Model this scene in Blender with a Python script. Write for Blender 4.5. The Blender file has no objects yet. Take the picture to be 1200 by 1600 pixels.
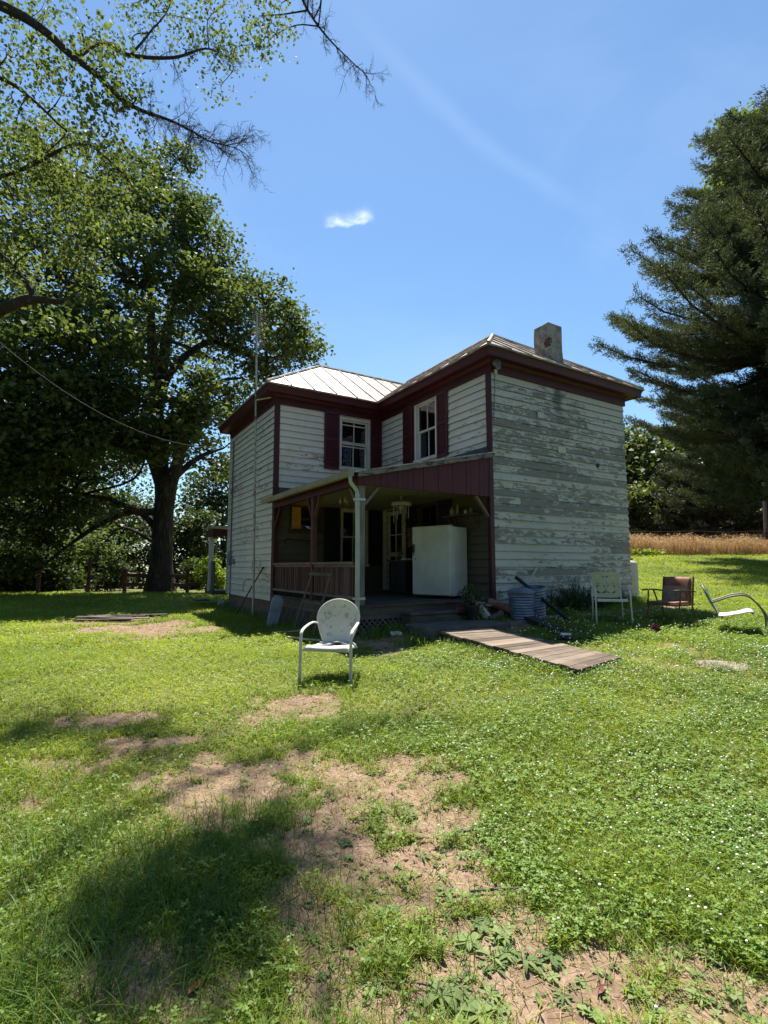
import bpy, bmesh, math, random
import numpy as np
from mathutils import Vector, Matrix, Euler, noise

random.seed(7)
rng = np.random.default_rng(11)
R = math.radians
scene = bpy.context.scene
COL = scene.collection

# ------------------------------------------------------------------ camera
EYE = 1.6
PITCH = R(6.052)
FPX = 800.15
cam_d = bpy.data.cameras.new("camera")
cam = bpy.data.objects.new("camera", cam_d)
COL.objects.link(cam)
cam.location = (0, 0, EYE)
cam.rotation_euler = (R(90) + PITCH, 0, 0)
cam_d.sensor_fit = 'VERTICAL'
cam_d.sensor_height = 24.0
cam_d.lens = FPX / 1600 * 24.0
cam_d.clip_start = 0.05
cam_d.clip_end = 2000
scene.camera = cam

# ------------------------------------------------------------------ light
SUN_EL = R(66)
SUN_AZ = math.atan2(-0.11, 0.99)          # from +Y towards +X
to_sun = Vector((math.sin(SUN_AZ) * math.cos(SUN_EL), math.cos(SUN_AZ) * math.cos(SUN_EL), math.sin(SUN_EL)))
sun_d = bpy.data.lights.new("sun", 'SUN')
sun_d.energy = 5.0
sun_d.angle = R(0.53)
sun_d.color = (1.0, 0.95, 0.86)
sun = bpy.data.objects.new("sun", sun_d)
COL.objects.link(sun)
sun.rotation_euler = (-to_sun).to_track_quat('-Z', 'Y').to_euler()

scene.view_settings.view_transform = 'Standard'
scene.view_settings.look = 'None'
scene.view_settings.exposure = 1.2
scene.view_settings.gamma = 1.0

scene.render.engine = 'CYCLES'
scene.cycles.max_bounces = 8
scene.cycles.transparent_max_bounces = 12

SKY_STRENGTH = 0.076


# ------------------------------------------------------------------ node helper
class NT:
    def __init__(self, tree):
        self.t = tree
        tree.nodes.clear()

    def n(self, typ, **kw):
        nd = self.t.nodes.new(typ)
        ins = kw.pop('ins', {})
        for k, v in kw.items():
            setattr(nd, k, v)
        for k, v in ins.items():
            self.set(nd.inputs[k], v)
        return nd

    def set(self, sock, v):
        if isinstance(v, bpy.types.NodeSocket):
            self.t.links.new(v, sock)
        else:
            if sock.type == 'RGBA' and hasattr(v, '__len__') and len(v) == 3:
                v = (*v, 1)
            sock.default_value = v

    def math(self, op, a, b=None, c=None, clamp=False):
        nd = self.t.nodes.new('ShaderNodeMath')
        nd.operation = op
        nd.use_clamp = clamp
        self.set(nd.inputs[0], a)
        if b is not None:
            self.set(nd.inputs[1], b)
        if c is not None:
            self.set(nd.inputs[2], c)
        return nd.outputs[0]

    def vmath(self, op, a, b=None):
        nd = self.t.nodes.new('ShaderNodeVectorMath')
        nd.operation = op
        self.set(nd.inputs[0], a)
        if b is not None:
            self.set(nd.inputs[1], b)
        return nd.outputs['Value'] if op in ('DOT_PRODUCT', 'LENGTH') else nd.outputs['Vector']

    def mix(self, f, a, b, blend='MIX'):
        nd = self.t.nodes.new('ShaderNodeMix')
        nd.data_type = 'RGBA'
        nd.blend_type = blend
        self.set(nd.inputs[0], f)
        self.set(nd.inputs[6], a)
        self.set(nd.inputs[7], b)
        return nd.outputs[2]

    def ramp(self, f, stops, interp='LINEAR'):
        nd = self.t.nodes.new('ShaderNodeValToRGB')
        cr = nd.color_ramp
        cr.interpolation = interp
        while len(cr.elements) > len(stops):
            cr.elements.remove(cr.elements[-1])
        while len(cr.elements) < len(stops):
            cr.elements.new(0.5)
        for e, (p, c) in zip(cr.elements, stops):
            e.position = p
            e.color = (c, c, c, 1) if not hasattr(c, '__len__') else (*c[:3], 1)
        self.set(nd.inputs[0], f)
        return nd.outputs[0]

    def smooth(self, v, a, b):
        nd = self.t.nodes.new('ShaderNodeMapRange')
        nd.interpolation_type = 'SMOOTHSTEP'
        self.set(nd.inputs[0], v)
        nd.inputs[1].default_value = a
        nd.inputs[2].default_value = b
        return nd.outputs[0]

    def coord(self, kind='Object', scale=(1, 1, 1)):
        tc = self.t.nodes.new('ShaderNodeTexCoord')
        mp = self.t.nodes.new('ShaderNodeMapping')
        mp.inputs['Scale'].default_value = scale
        self.t.links.new(tc.outputs[kind], mp.inputs['Vector'])
        return mp.outputs[0]

    def noise(self, vec, scale=5, detail=4, rough=0.55, dist=0.0):
        nd = self.t.nodes.new('ShaderNodeTexNoise')
        self.set(nd.inputs['Vector'], vec)
        nd.inputs['Scale'].default_value = scale
        nd.inputs['Detail'].default_value = detail
        nd.inputs['Roughness'].default_value = rough
        nd.inputs['Distortion'].default_value = dist
        return nd.outputs['Fac']

    def attr(self, name):
        nd = self.t.nodes.new('ShaderNodeAttribute')
        nd.attribute_name = name
        return nd.outputs['Fac']

    def bump(self, h, strength=0.3, dist=0.01):
        nd = self.t.nodes.new('ShaderNodeBump')
        nd.inputs['Strength'].default_value = strength
        nd.inputs['Distance'].default_value = dist
        self.set(nd.inputs['Height'], h)
        return nd.outputs[0]

    def principled(self, col, rough=0.7, metal=0.0, normal=None, spec=0.4):
        p = self.t.nodes.new('ShaderNodeBsdfPrincipled')
        self.set(p.inputs['Base Color'], col)
        self.set(p.inputs['Roughness'], rough)
        self.set(p.inputs['Metallic'], metal)
        p.inputs['Specular IOR Level'].default_value = spec
        if normal is not None:
            self.set(p.inputs['Normal'], normal)
        return p.outputs[0]

    def out(self, s):
        o = self.t.nodes.new('ShaderNodeOutputMaterial')
        self.t.links.new(s, o.inputs['Surface'])


def newmat(name):
    m = bpy.data.materials.new(name)
    m.use_nodes = True
    return m, NT(m.node_tree)


# ------------------------------------------------------------------ sky (world)
def pxdir(px, py):
    a = (px - 600) / FPX
    b = -(py - 800) / FPX
    c, s = math.cos(PITCH), math.sin(PITCH)
    return Vector((a, c - b * s, s + b * c))


world = bpy.data.worlds.new("World")
scene.world = world
world.use_nodes = True
wn = NT(world.node_tree)
sky = wn.n('ShaderNodeTexSky', sky_type='NISHITA', sun_disc=False, sun_elevation=SUN_EL, sun_rotation=SUN_AZ,
           altitude=250, air_density=1.15, dust_density=0.15, ozone_density=3.0)
wtc = wn.n('ShaderNodeTexCoord')
D = wtc.outputs['Generated']


def sky_patch(cpx, cpy, ax, ay, thick_scale):
    """coordinates around a direction in the sky: along, across (tangent units)"""
    c = pxdir(cpx, cpy).normalized()
    e = (pxdir(ax, ay).normalized() - c)
    e1 = (e - c * e.dot(c)).normalized()
    e2 = e1.cross(c).normalized()
    dc = wn.vmath('DOT_PRODUCT', D, tuple(c))
    dcp = wn.math('MAXIMUM', dc, 0.05)
    a = wn.math('DIVIDE', wn.vmath('DOT_PRODUCT', D, tuple(e1)), dcp)
    b = wn.math('DIVIDE', wn.vmath('DOT_PRODUCT', D, tuple(e2)), dcp)
    front = wn.math('GREATER_THAN', dc, 0.3)
    return a, b, front


# broad thin cirrus veil
mp = wn.n('ShaderNodeMapping', ins={'Vector': D, 'Scale': (1.6, 2.6, 3.4)})
veil = wn.noise(mp.outputs[0], 1.3, 6, 0.55, 0.4)
veil = wn.smooth(veil, 0.42, 0.9)
veil = wn.math('MULTIPLY', veil, 0.09)
# long faint streak
a, b, fr = sky_patch(745, 215, 905, 345, 1)
bb = wn.math('ADD', b, wn.math('MULTIPLY', wn.math('MULTIPLY', a, a), -0.45))
wob = wn.math('MULTIPLY', wn.math('SUBTRACT', wn.noise(mp.outputs[0], 4, 3), 0.5), 0.02)
bb = wn.math('ABSOLUTE', wn.math('ADD', bb, wob))
st = wn.math('SUBTRACT', 1.0, wn.smooth(bb, 0.0, 0.022))
st = wn.math('MULTIPLY', st, wn.math('SUBTRACT', 1.0, wn.smooth(wn.math('ABSOLUTE', a), 0.1, 0.30)))
st = wn.math('MULTIPLY', wn.math('MULTIPLY', st, fr), 0.036)
# small white cloud with a crisp lower edge
a, b, fr = sky_patch(546, 349, 586, 345, 1)
n1 = wn.noise(wn.n('ShaderNodeMapping', ins={'Vector': D, 'Scale': (9, 9, 9)}).outputs[0], 3, 4)
ax_ = wn.math('DIVIDE', a, 0.044)
yb = wn.math('ADD', b, wn.math('MULTIPLY', wn.math('SUBTRACT', n1, 0.5), 0.022))
cl = wn.smooth(yb, -0.005, 0.003)
soft = wn.math('SUBTRACT', 1.0, wn.smooth(yb, 0.001, 0.027))
cl = wn.math('MULTIPLY', cl, wn.math('POWER', soft, 2.0))
cl = wn.math('MULTIPLY', cl, wn.math('SUBTRACT', 1.0, wn.smooth(wn.math('ABSOLUTE', ax_), 0.55, 1.08)))
n2 = wn.smooth(wn.noise(wn.n('ShaderNodeMapping', ins={'Vector': D, 'Scale': (14, 14, 40)}).outputs[0], 3, 5, 0.65, 0.6), 0.25, 0.75)
cl = wn.math('MULTIPLY', wn.math('MULTIPLY', cl, fr), wn.math('ADD', 0.14, wn.math('MULTIPLY', n2, 0.46)))
tot = wn.math('MAXIMUM', wn.math('ADD', veil, st), cl)
skycol = wn.mix(1.0, sky.outputs[0], (0.84, 0.98, 1.02, 1), 'MULTIPLY')
skyc = wn.mix(tot, skycol, (9.0, 9.6, 10.4, 1))
bg = wn.n('ShaderNodeBackground', ins={'Color': skyc, 'Strength': SKY_STRENGTH})
wo = wn.n('ShaderNodeOutputWorld')
world.node_tree.links.new(bg.outputs[0], wo.inputs['Surface'])


# ------------------------------------------------------------------ terrain
def _prof(ys, zs):
    fy = np.linspace(-30, 260, 1451)
    fz = np.interp(fy, ys, zs)
    k = np.exp(-0.5 * (np.arange(-12, 13) / 5.0) ** 2)
    k /= k.sum()
    fz = np.convolve(np.pad(fz, 12, mode='edge'), k, 'valid')
    return fy, fz


PL = _prof([-30, 0, 1.5, 5.2, 9, 11, 14, 18, 25, 40, 80, 260], [-1.5, 0, .10, .36, .42, .45, .50, .60, .50, -.2, -1.5, -4])
PC = _prof([-30, 0, 1.5, 5.2, 8, 9.3, 12, 16, 25, 40, 260], [-1.5, 0, .12, .41, .62, .80, .86, .95, 1.3, 1.8, 5])
PR = _prof([-30, 0, 1.5, 5.2, 8, 11, 15, 20, 25, 40, 80, 260], [-1.5, .04, .15, .48, .65, .82, 1.05, 1.5, 2.1, 3.3, 5.5, 14])


def gz(x, y):
    """ground height; works on arrays"""
    x = np.asarray(x, float)
    y = np.asarray(y, float)
    l = np.interp(y, *PL)
    c = np.interp(y, *PC)
    r = np.interp(y, *PR)

    def ss(t):
        t = np.clip(t, 0, 1)
        return t * t * (3 - 2 * t)
    w = ss((x + 2.5) / 4.0)
    z = l * (1 - w) + c * w
    w2 = ss((x - 1.5) / 4.5)
    z = z * (1 - w2) + r * w2
    z = z + 0.018 * np.sin(x * 2.1 + 1.3 * np.sin(y * 1.1)) * np.sin(y * 1.7 + 0.6) + 0.010 * np.sin(x * 5.3 + 2.0) * np.sin(y * 4.7 + x)
    return z


def at(px, py, lift=0.0):
    """point of the terrain seen at photo pixel (px, py)"""
    d = pxdir(px, py)
    t = 0.5
    o = Vector((0, 0, EYE))
    while t < 200:
        p = o + d * t
        if p.z < float(gz(p.x, p.y)) + lift:
            lo, hi = t - 0.05, t
            for _ in range(20):
                m = (lo + hi) / 2
                p = o + d * m
                if p.z < float(gz(p.x, p.y)) + lift:
                    hi = m
                else:
                    lo = m
            return o + d * hi
        t += 0.05
    return o + d * 60


def wp(px, py, Y):
    """point at forward distance Y in the direction of photo pixel"""
    d = pxdir(px, py)
    return Vector((0, 0, EYE)) + d * (Y / d.y)


def snap(p, lift=0.0):
    return Vector((p[0], p[1], float(gz(p[0], p[1])) + lift))


# ------------------------------------------------------------------ mesh helper
def rot_to(d):
    return Vector(d).to_track_quat('Z', 'Y').to_matrix()


class MB:
    def __init__(self):
        self.v = []
        self.f = []
        self.mi = []
        self.rnd = []
        self.cur = 0
        self.r = 0.5
        self.ch = []

    def add(self, vs, fs):
        o = len(self.v)
        self.ch.append((o, len(self.f)))
        self.v += [tuple(p) for p in vs]
        for f in fs:
            self.f.append([i + o for i in f])
            self.mi.append(self.cur)
            self.rnd.append(self.r)
        return self

    def box(self, c, s, m=None, taper=1.0):
        x, y, z = s[0] / 2, s[1] / 2, s[2] / 2
        vs = [Vector((sx * x * (taper if sz > 0 else 1), sy * y * (taper if sz > 0 else 1), sz * z)) for sz in (-1, 1) for sy in (-1, 1) for sx in (-1, 1)]
        if m is not None:
            vs = [m @ p for p in vs]
        c = Vector(c)
        self.add([p + c for p in vs], [(0, 2, 3, 1), (4, 5, 7, 6), (0, 1, 5, 4), (2, 6, 7, 3), (0, 4, 6, 2), (1, 3, 7, 5)])
        return self

    def mm(self, a, b):
        a = Vector(a)
        b = Vector(b)
        lo = Vector((min(a.x, b.x), min(a.y, b.y), min(a.z, b.z)))
        hi = Vector((max(a.x, b.x), max(a.y, b.y), max(a.z, b.z)))
        return self.box((lo + hi) / 2, hi - lo)

    def bar(self, p, q, w, h, up=(0, 0, 1)):
        """rectangular bar from p to q, w across, h along 'up'"""
        p = Vector(p)
        q = Vector(q)
        d = (q - p)
        L = d.length
        d.normalize()
        u = Vector(up)
        if abs(d.dot(u)) > 0.98:
            u = Vector((0, 1, 0))
        s = d.cross(u).normalized()
        u = s.cross(d).normalized()
        m = Matrix((s, d, u)).transposed()
        return self.box((p + q) / 2, (w, L, h), m)

    def tube(self, pts, rad, n=8, cap=True, flat=None):
        pts = [Vector(p) for p in pts]
        k = len(pts)
        if not hasattr(rad, '__len__'):
            rad = [rad] * k
        rings = []
        ref = None
        for i, p in enumerate(pts):
            if i == 0:
                d = pts[1] - p
            elif i == k - 1:
                d = p - pts[i - 1]
            else:
                d = (pts[i + 1] - p).normalized() + (p - pts[i - 1]).normalized()
            if d.length < 1e-9:
                d = Vector((0, 0, 1))
            d.normalize()
            if ref is None:
                ref = Vector((0, 0, 1)) if abs(d.z) < 0.9 else Vector((1, 0, 0))
            s = d.cross(ref)
            if s.length < 1e-6:
                s = d.cross(Vector((0.3, 1, 0.2)))
            s.normalize()
            t = s.cross(d).normalized()
            ref = t
            fx, fy = (1, 1) if flat is None else flat
            rings.append([p + (s * math.cos(2 * math.pi * j / n) * fx + t * math.sin(2 * math.pi * j / n) * fy) * rad[i] for j in range(n)])
        vs = [q for r in rings for q in r]
        fs = []
        for i in range(k - 1):
            for j in range(n):
                a = i * n + j
                b2 = i * n + (j + 1) % n
                fs.append((a, b2, b2 + n, a + n))
        if cap:
            fs.append(tuple(range(n - 1, -1, -1)))
            fs.append(tuple((k - 1) * n + j for j in range(n)))
        return self.add(vs, fs)

    def lathe(self, prof, c=(0, 0, 0), n=24, m=None):
        c = Vector(c)
        vs = []
        for r, z in prof:
            for j in range(n):
                p = Vector((r * math.cos(2 * math.pi * j / n), r * math.sin(2 * math.pi * j / n), z))
                if m is not None:
                    p = m @ p
                vs.append(p + c)
        fs = []
        k = len(prof)
        for i in range(k - 1):
            for j in range(n):
                a = i * n + j
                b2 = i * n + (j + 1) % n
                fs.append((a, b2, b2 + n, a + n))
        if prof[0][0] > 1e-4:
            fs.append(tuple(range(n - 1, -1, -1)))
        if prof[-1][0] > 1e-4:
            fs.append(tuple((k - 1) * n + j for j in range(n)))
        return self.add(vs, fs)

    def prism(self, poly, off):
        """polygon (list of 3D pts) extruded by vector off"""
        n = len(poly)
        off = Vector(off)
        a = [Vector(p) for p in poly]
        fs = [tuple(range(n - 1, -1, -1)), tuple(range(n, 2 * n))]
        for i in range(n):
            j = (i + 1) % n
            fs.append((i, j, j + n, i + n))
        return self.add(a + [p + off for p in a], fs)

    def ball(self, c, r, n=10, k=6, sq=(1, 1, 1), jit=0.0):
        c = Vector(c)
        vs = []
        for i in range(k + 1):
            th = math.pi * i / k
            for j in range(n):
                ph = 2 * math.pi * j / n
                q = r * (1 + jit * (random.random() - .5))
                vs.append(c + Vector((q * sq[0] * math.sin(th) * math.cos(ph), q * sq[1] * math.sin(th) * math.sin(ph), q * sq[2] * math.cos(th))))
        fs = []
        for i in range(k):
            for j in range(n):
                a = i * n + j
                b2 = i * n + (j + 1) % n
                fs.append((a, a + n, b2 + n, b2))
        return self.add(vs, fs)

    def each(self, name, mats, parent=None, **kw):
        """every added piece becomes an object of its own"""
        out = []
        ch = self.ch + [(len(self.v), len(self.f))]
        for (v0, f0), (v1, f1) in zip(ch, ch[1:]):
            m = MB()
            m.v = self.v[v0:v1]
            m.f = [[i - v0 for i in f] for f in self.f[f0:f1]]
            m.mi = self.mi[f0:f1]
            m.rnd = self.rnd[f0:f1]
            out.append(m.build(name, mats, parent, **kw))
        return out[0]

    def build(self, name, mats, parent=None, smooth=False, bevel=0.0, seg=2, loc=None):
        me = bpy.data.meshes.new(name)
        me.from_pydata(self.v, [], self.f)
        if not isinstance(mats, (list, tuple)):
            mats = [mats]
        for m in mats:
            me.materials.append(m)
        if len(mats) > 1:
            me.polygons.foreach_set('material_index', self.mi)
        at_ = me.attributes.new('rnd', 'FLOAT', 'FACE')
        at_.data.foreach_set('value', self.rnd)
        bm = bmesh.new()
        bm.from_mesh(me)
        bmesh.ops.recalc_face_normals(bm, faces=bm.faces)
        bm.to_mesh(me)
        bm.free()
        if smooth:
            me.polygons.foreach_set('use_smooth', [True] * len(me.polygons))
        o = bpy.data.objects.new(name, me)
        COL.objects.link(o)
        if parent is not None:
            o.parent = parent
        if loc is not None:
            o.location = loc
        if smooth:
            md = o.modifiers.new('split', 'EDGE_SPLIT')
            md.split_angle = R(40)
        if bevel > 0:
            b = o.modifiers.new('bevel', 'BEVEL')
            b.width = bevel
            b.segments = seg
            b.limit_method = 'ANGLE'
            b.angle_limit = R(40)
            b.harden_normals = False
        return o


def tag(o, label=None, cat=None, group=None, kind=None):
    if label:
        o['label'] = label
    if cat:
        o['category'] = cat
    if group:
        o['group'] = group
    if kind:
        o['kind'] = kind
    return o


def thing(name, label, cat, loc=(0, 0, 0), rotz=0.0, group=None, rot=None):
    o = bpy.data.objects.new(name, None)
    o.empty_display_size = 0.2
    COL.objects.link(o)
    o.location = loc
    o.rotation_euler = rot if rot is not None else (0, 0, rotz)
    return tag(o, label, cat, group)


def curve_pts(ctrl, n=8):
    """Catmull-Rom through control points"""
    P = [Vector(p) for p in ctrl]
    P = [P[0] * 2 - P[1]] + P + [P[-1] * 2 - P[-2]]
    out = []
    for i in range(1, len(P) - 2):
        for k in range(n):
            t = k / n
            a, b_, c, d = P[i - 1], P[i], P[i + 1], P[i + 2]
            out.append(0.5 * ((2 * b_) + (c - a) * t + (2 * a - 5 * b_ + 4 * c - d) * t * t + (3 * b_ - a - 3 * c + d) * t ** 3))
    out.append(P[-2])
    return out


def np_mesh(name, V, faces_sizes, idx, rnd, mat, parent=None, smooth=False):
    """fast mesh from numpy: V (n,3), loops index array, per-face sizes, per-face rnd"""
    me = bpy.data.meshes.new(name)
    V = np.ascontiguousarray(V, np.float32)
    me.vertices.add(len(V))
    me.vertices.foreach_set('co', V.ravel())
    idx = np.ascontiguousarray(idx, np.int32)
    me.loops.add(len(idx))
    me.loops.foreach_set('vertex_index', idx)
    fs = np.ascontiguousarray(faces_sizes, np.int32)
    me.polygons.add(len(fs))
    st = np.concatenate(([0], np.cumsum(fs)[:-1])).astype(np.int32)
    me.polygons.foreach_set('loop_start', st)
    me.update(calc_edges=True)
    a = me.attributes.new('rnd', 'FLOAT', 'FACE')
    a.data.foreach_set('value', np.ascontiguousarray(rnd, np.float32))
    if smooth:
        me.polygons.foreach_set('use_smooth', np.ones(len(fs), bool))
    me.materials.append(mat)
    o = bpy.data.objects.new(name, me)
    COL.objects.link(o)
    if parent is not None:
        o.parent = parent
    return o


# ------------------------------------------------------------------ materials
def mat_plain(name, col, rough=0.7, metal=0.0, var=0.25, scale=8, bump=0.15, bscale=60, spec=0.4, col2=None, stretch=(1, 1, 1)):
    m, t = newmat(name)
    c = t.coord('Object', stretch)
    n1 = t.noise(c, scale, 5, 0.6)
    n2 = t.noise(c, bscale, 4, 0.6)
    dark = tuple(x * (1 - var) for x in col) if col2 is None else col2
    lite = tuple(min(1, x * (1 + var * 0.6)) for x in col)
    cc = t.mix(t.smooth(n1, 0.3, 0.7), dark, lite)
    t.out(t.principled(cc, rough, metal, t.bump(n2, bump, 0.004), spec))
    return m


def mat_wood(name, col, dark, axis=0, rough=0.8, gs=3.0, gx=60.0):
    """weathered wood, grain along the given object axis"""
    m, t = newmat(name)
    sc = [gx, gx, gx]
    sc[axis] = gs
    c = t.coord('Object', tuple(sc))
    g = t.noise(c, 1.0, 6, 0.65, 0.6)
    b_ = t.noise(t.coord('Object'), 2.5, 4)
    r_ = t.attr('rnd')
    f = t.math('ADD', t.math('MULTIPLY', g, 0.75), t.math('MULTIPLY', t.math('SUBTRACT', t.math('ADD', b_, r_), 1.0), 0.45))
    cc = t.mix(t.smooth(f, 0.18, 0.62), dark, col)
    t.out(t.principled(cc, rough, 0, t.bump(g, 0.35, 0.006), 0.25))
    return m


def mat_paintwood(name, paint, wood, amount=0.25, rough=0.6, axis=2, scale=9, stretch=(1, 1, 1)):
    """painted wood with worn-through patches"""
    m, t = newmat(name)
    c = t.coord('Object', stretch)
    n1 = t.noise(c, scale, 7, 0.65, 0.3)
    sc = [70, 70, 70]
    sc[axis] = 3
    g = t.noise(t.coord('Object', tuple(sc)), 1, 5, 0.6)
    dirt = t.noise(t.coord('Object', (1, 1, 0.5)), 3.0, 5)
    worn = t.smooth(n1, 0.74 - amount * 0.5, 0.80 - amount * 0.5)
    p1 = t.mix(t.smooth(dirt, 0.35, 0.75), paint, tuple(x * 0.68 for x in paint))
    w1 = t.mix(g, tuple(x * 0.55 for x in wood), wood)
    cc = t.mix(worn, p1, w1)
    h = t.math('ADD', t.math('MULTIPLY', worn, -0.6), t.math('MULTIPLY', g, 0.4))
    t.out(t.principled(cc, rough, 0, t.bump(h, 0.3, 0.005), 0.35))
    return m


def mat_leaf(name, dark, lite, trans=0.45, rough=0.5, tint=(1.25, 1.3, 0.55), big=0.0, spec=0.35):
    m, t = newmat(name)
    r_ = t.attr('rnd')
    if big > 0:
        n1 = t.noise(t.coord('Object'), big, 3)
        r_ = t.math('ADD', t.math('MULTIPLY', r_, 0.55), t.math('MULTIPLY', t.smooth(n1, 0.3, 0.7), 0.45))
    cc = t.mix(r_, dark, lite)
    p = t.principled(cc, rough, 0, None, spec)
    tr = t.n('ShaderNodeBsdfTranslucent', ins={'Color': t.mix(1.0, cc, tint, 'MULTIPLY')})
    mx = t.n('ShaderNodeMixShader', ins={0: trans, 1: p, 2: tr.outputs[0]})
    t.out(mx.outputs[0])
    return m


Z_SID0, ROWH = 0.854, 0.14667


def mat_siding(name, paint, wood, thr, band=0.25, dirt=0.25, stain=False):
    """lap siding: paint flaked off the boards in patches (real wear on the boards)"""
    m, t = newmat(name)
    c = t.coord('Object')
    sx = t.n('ShaderNodeSeparateXYZ', ins={0: c})
    z = sx.outputs['Z']
    v = t.math('FRACT', t.math('DIVIDE', t.math('SUBTRACT', z, Z_SID0), ROWH))
    r_ = t.attr('rnd')
    cA = t.coord('Object', (5.0, 5.0, 15.0))
    off = t.n('ShaderNodeCombineXYZ', ins={0: t.math('MULTIPLY', r_, 37.0), 1: t.math('MULTIPLY', r_, 11.0), 2: 0.0})
    nA = t.noise(t.vmath('ADD', cA, off.outputs[0]), 1.0, 8, 0.62, 0.35)
    nB = t.noise(t.coord('Object', (0.6, 0.6, 0.9)), 1.0, 3)
    nC = t.noise(t.coord('Object', (16, 16, 46)), 1.0, 6, 0.72, 0.4)
    f = t.math('ADD', nA, t.math('MULTIPLY', t.math('SUBTRACT', r_, 0.5), 0.24))
    f = t.math('ADD', f, t.math('MULTIPLY', t.math('SUBTRACT', nB, 0.5), 0.55))
    f = t.math('ADD', f, t.math('MULTIPLY', t.math('SUBTRACT', nC, 0.5), 0.56))
    f = t.math('ADD', f, t.math('MULTIPLY', t.smooth(v, 0.62, 1.0), band * 0.55))
    # weather: the middle of the wall is worn most, the top under the eave least
    mid = t.math('SUBTRACT', 1.0, t.math('ABSOLUTE', t.math('DIVIDE', t.math('SUBTRACT', z, 3.1), 1.9)), clamp=True)
    f = t.math('SUBTRACT', f, t.math('MULTIPLY', mid, 0.10))
    f = t.math('ADD', f, t.math('MULTIPLY', t.smooth(z, 4.7, 5.3), 0.22))
    mask = t.smooth(f, thr - 0.025, thr + 0.035)
    g = t.noise(t.coord('Object', (2.5, 2.5, 90)), 1.0, 5, 0.65, 0.3)
    wd = t.mix(t.smooth(g, 0.25, 0.75), tuple(x * 0.62 for x in wood), wood)
    wd = t.mix(t.math('MULTIPLY', r_, 0.5), wd, tuple(x * y for x, y in zip(wood, (0.78, 0.82, 0.80))))
    dn = t.noise(t.coord('Object', (1.4, 1.4, 0.8)), 1.0, 6, 0.65)
    pn = t.mix(t.math('MULTIPLY', t.smooth(dn, 0.4, 0.8), dirt * 2.2), paint, (paint[0] * .66, paint[1] * .66, paint[2] * .54))
    pn = t.mix(t.math('MULTIPLY', t.math('ABSOLUTE', t.math('SUBTRACT', r_, 0.5)), 0.4), pn, tuple(x * 0.8 for x in paint))
    cc = t.mix(mask, wd, pn)
    # grime spots
    sp = t.smooth(t.noise(c, 17, 4, 0.7), 0.66, 0.74)
    cc = t.mix(t.math('MULTIPLY', sp, 0.55), cc, (0.09, 0.09, 0.07))
    if stain:
        # soot running down under the chimney
        sxn = t.math('ADD', sx.outputs['X'], t.math('MULTIPLY', t.math('SUBTRACT', t.noise(c, 2.5, 4), 0.5), 0.5))
        w = t.math('SUBTRACT', 1.0, t.smooth(t.math('ABSOLUTE', t.math('SUBTRACT', sxn, 1.86)), 0.02, 0.22))
        hgt = t.smooth(z, 4.25, 5.1)
        cc = t.mix(t.math('MULTIPLY', t.math('MULTIPLY', w, hgt), 0.75), cc, (0.05, 0.05, 0.045))
    h = t.math('ADD', t.math('MULTIPLY', mask, 0.5), t.math('MULTIPLY', g, 0.4))
    t.out(t.principled(cc, 0.75, 0, t.bump(h, 0.35, 0.005), 0.25))
    return m


def mat_glass(name, tint=(0.75, 0.82, 0.85)):
    m, t = newmat(name)
    gl = t.n('ShaderNodeBsdfGlossy', ins={'Roughness': 0.03, 'Color': (0.9, 0.95, 1.0, 1)})
    tr = t.n('ShaderNodeBsdfTransparent', ins={'Color': (*tint, 1)})
    fr = t.n('ShaderNodeFresnel', ins={'IOR': 1.5})
    wv = t.noise(t.coord('Object'), 2.0, 2)
    bp = t.bump(wv, 0.06, 0.05)
    t.set(gl.inputs['Normal'], bp)
    mx = t.n('ShaderNodeMixShader', ins={0: t.math('ADD', fr.outputs[0], 0.03), 1: tr.outputs[0], 2: gl.outputs[0]})
    t.out(mx.outputs[0])
    return m


def mat_roof(name):
    m, t = newmat(name)
    c = t.coord('Object')
    n1 = t.noise(c, 2.8, 8, 0.75, 0.8)
    n2 = t.noise(t.coord('Object', (1, 1, 1)), 12, 6, 0.8)
    n3 = t.noise(c, 40, 3)
    f = t.math('ADD', t.math('MULTIPLY', n1, 0.6), t.math('MULTIPLY', n2, 0.4))
    cc = t.ramp(f, [(0.40, (0.13, 0.092, 0.06)), (0.49, (0.26, 0.20, 0.145)), (0.56, (0.42, 0.365, 0.29)), (0.68, (0.52, 0.48, 0.41))])
    t.out(t.principled(cc, 0.5, 0.15, t.bump(n3, 0.1, 0.004), 0.4))
    return m


def mat_brick(name):
    m, t = newmat(name)
    c = t.coord('Object')
    br = t.n('ShaderNodeTexBrick', ins={'Vector': c, 'Scale': 1.0, 'Color1': (0.22, 0.09, 0.05, 1), 'Color2': (0.13, 0.07, 0.05, 1), 'Mortar': (0.2, 0.17, 0.14, 1)})
    br.inputs['Brick Width'].default_value = 0.22
    br.inputs['Row Height'].default_value = 0.075
    br.inputs['Mortar Size'].default_value = 0.01
    n1 = t.noise(c, 10, 5)
    cc = t.mix(t.smooth(n1, 0.4, 0.8), br.outputs['Color'], (0.09, 0.07, 0.05))
    t.out(t.principled(cc, 0.9, 0, t.bump(n1, 0.4, 0.01), 0.2))
    return m


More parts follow.
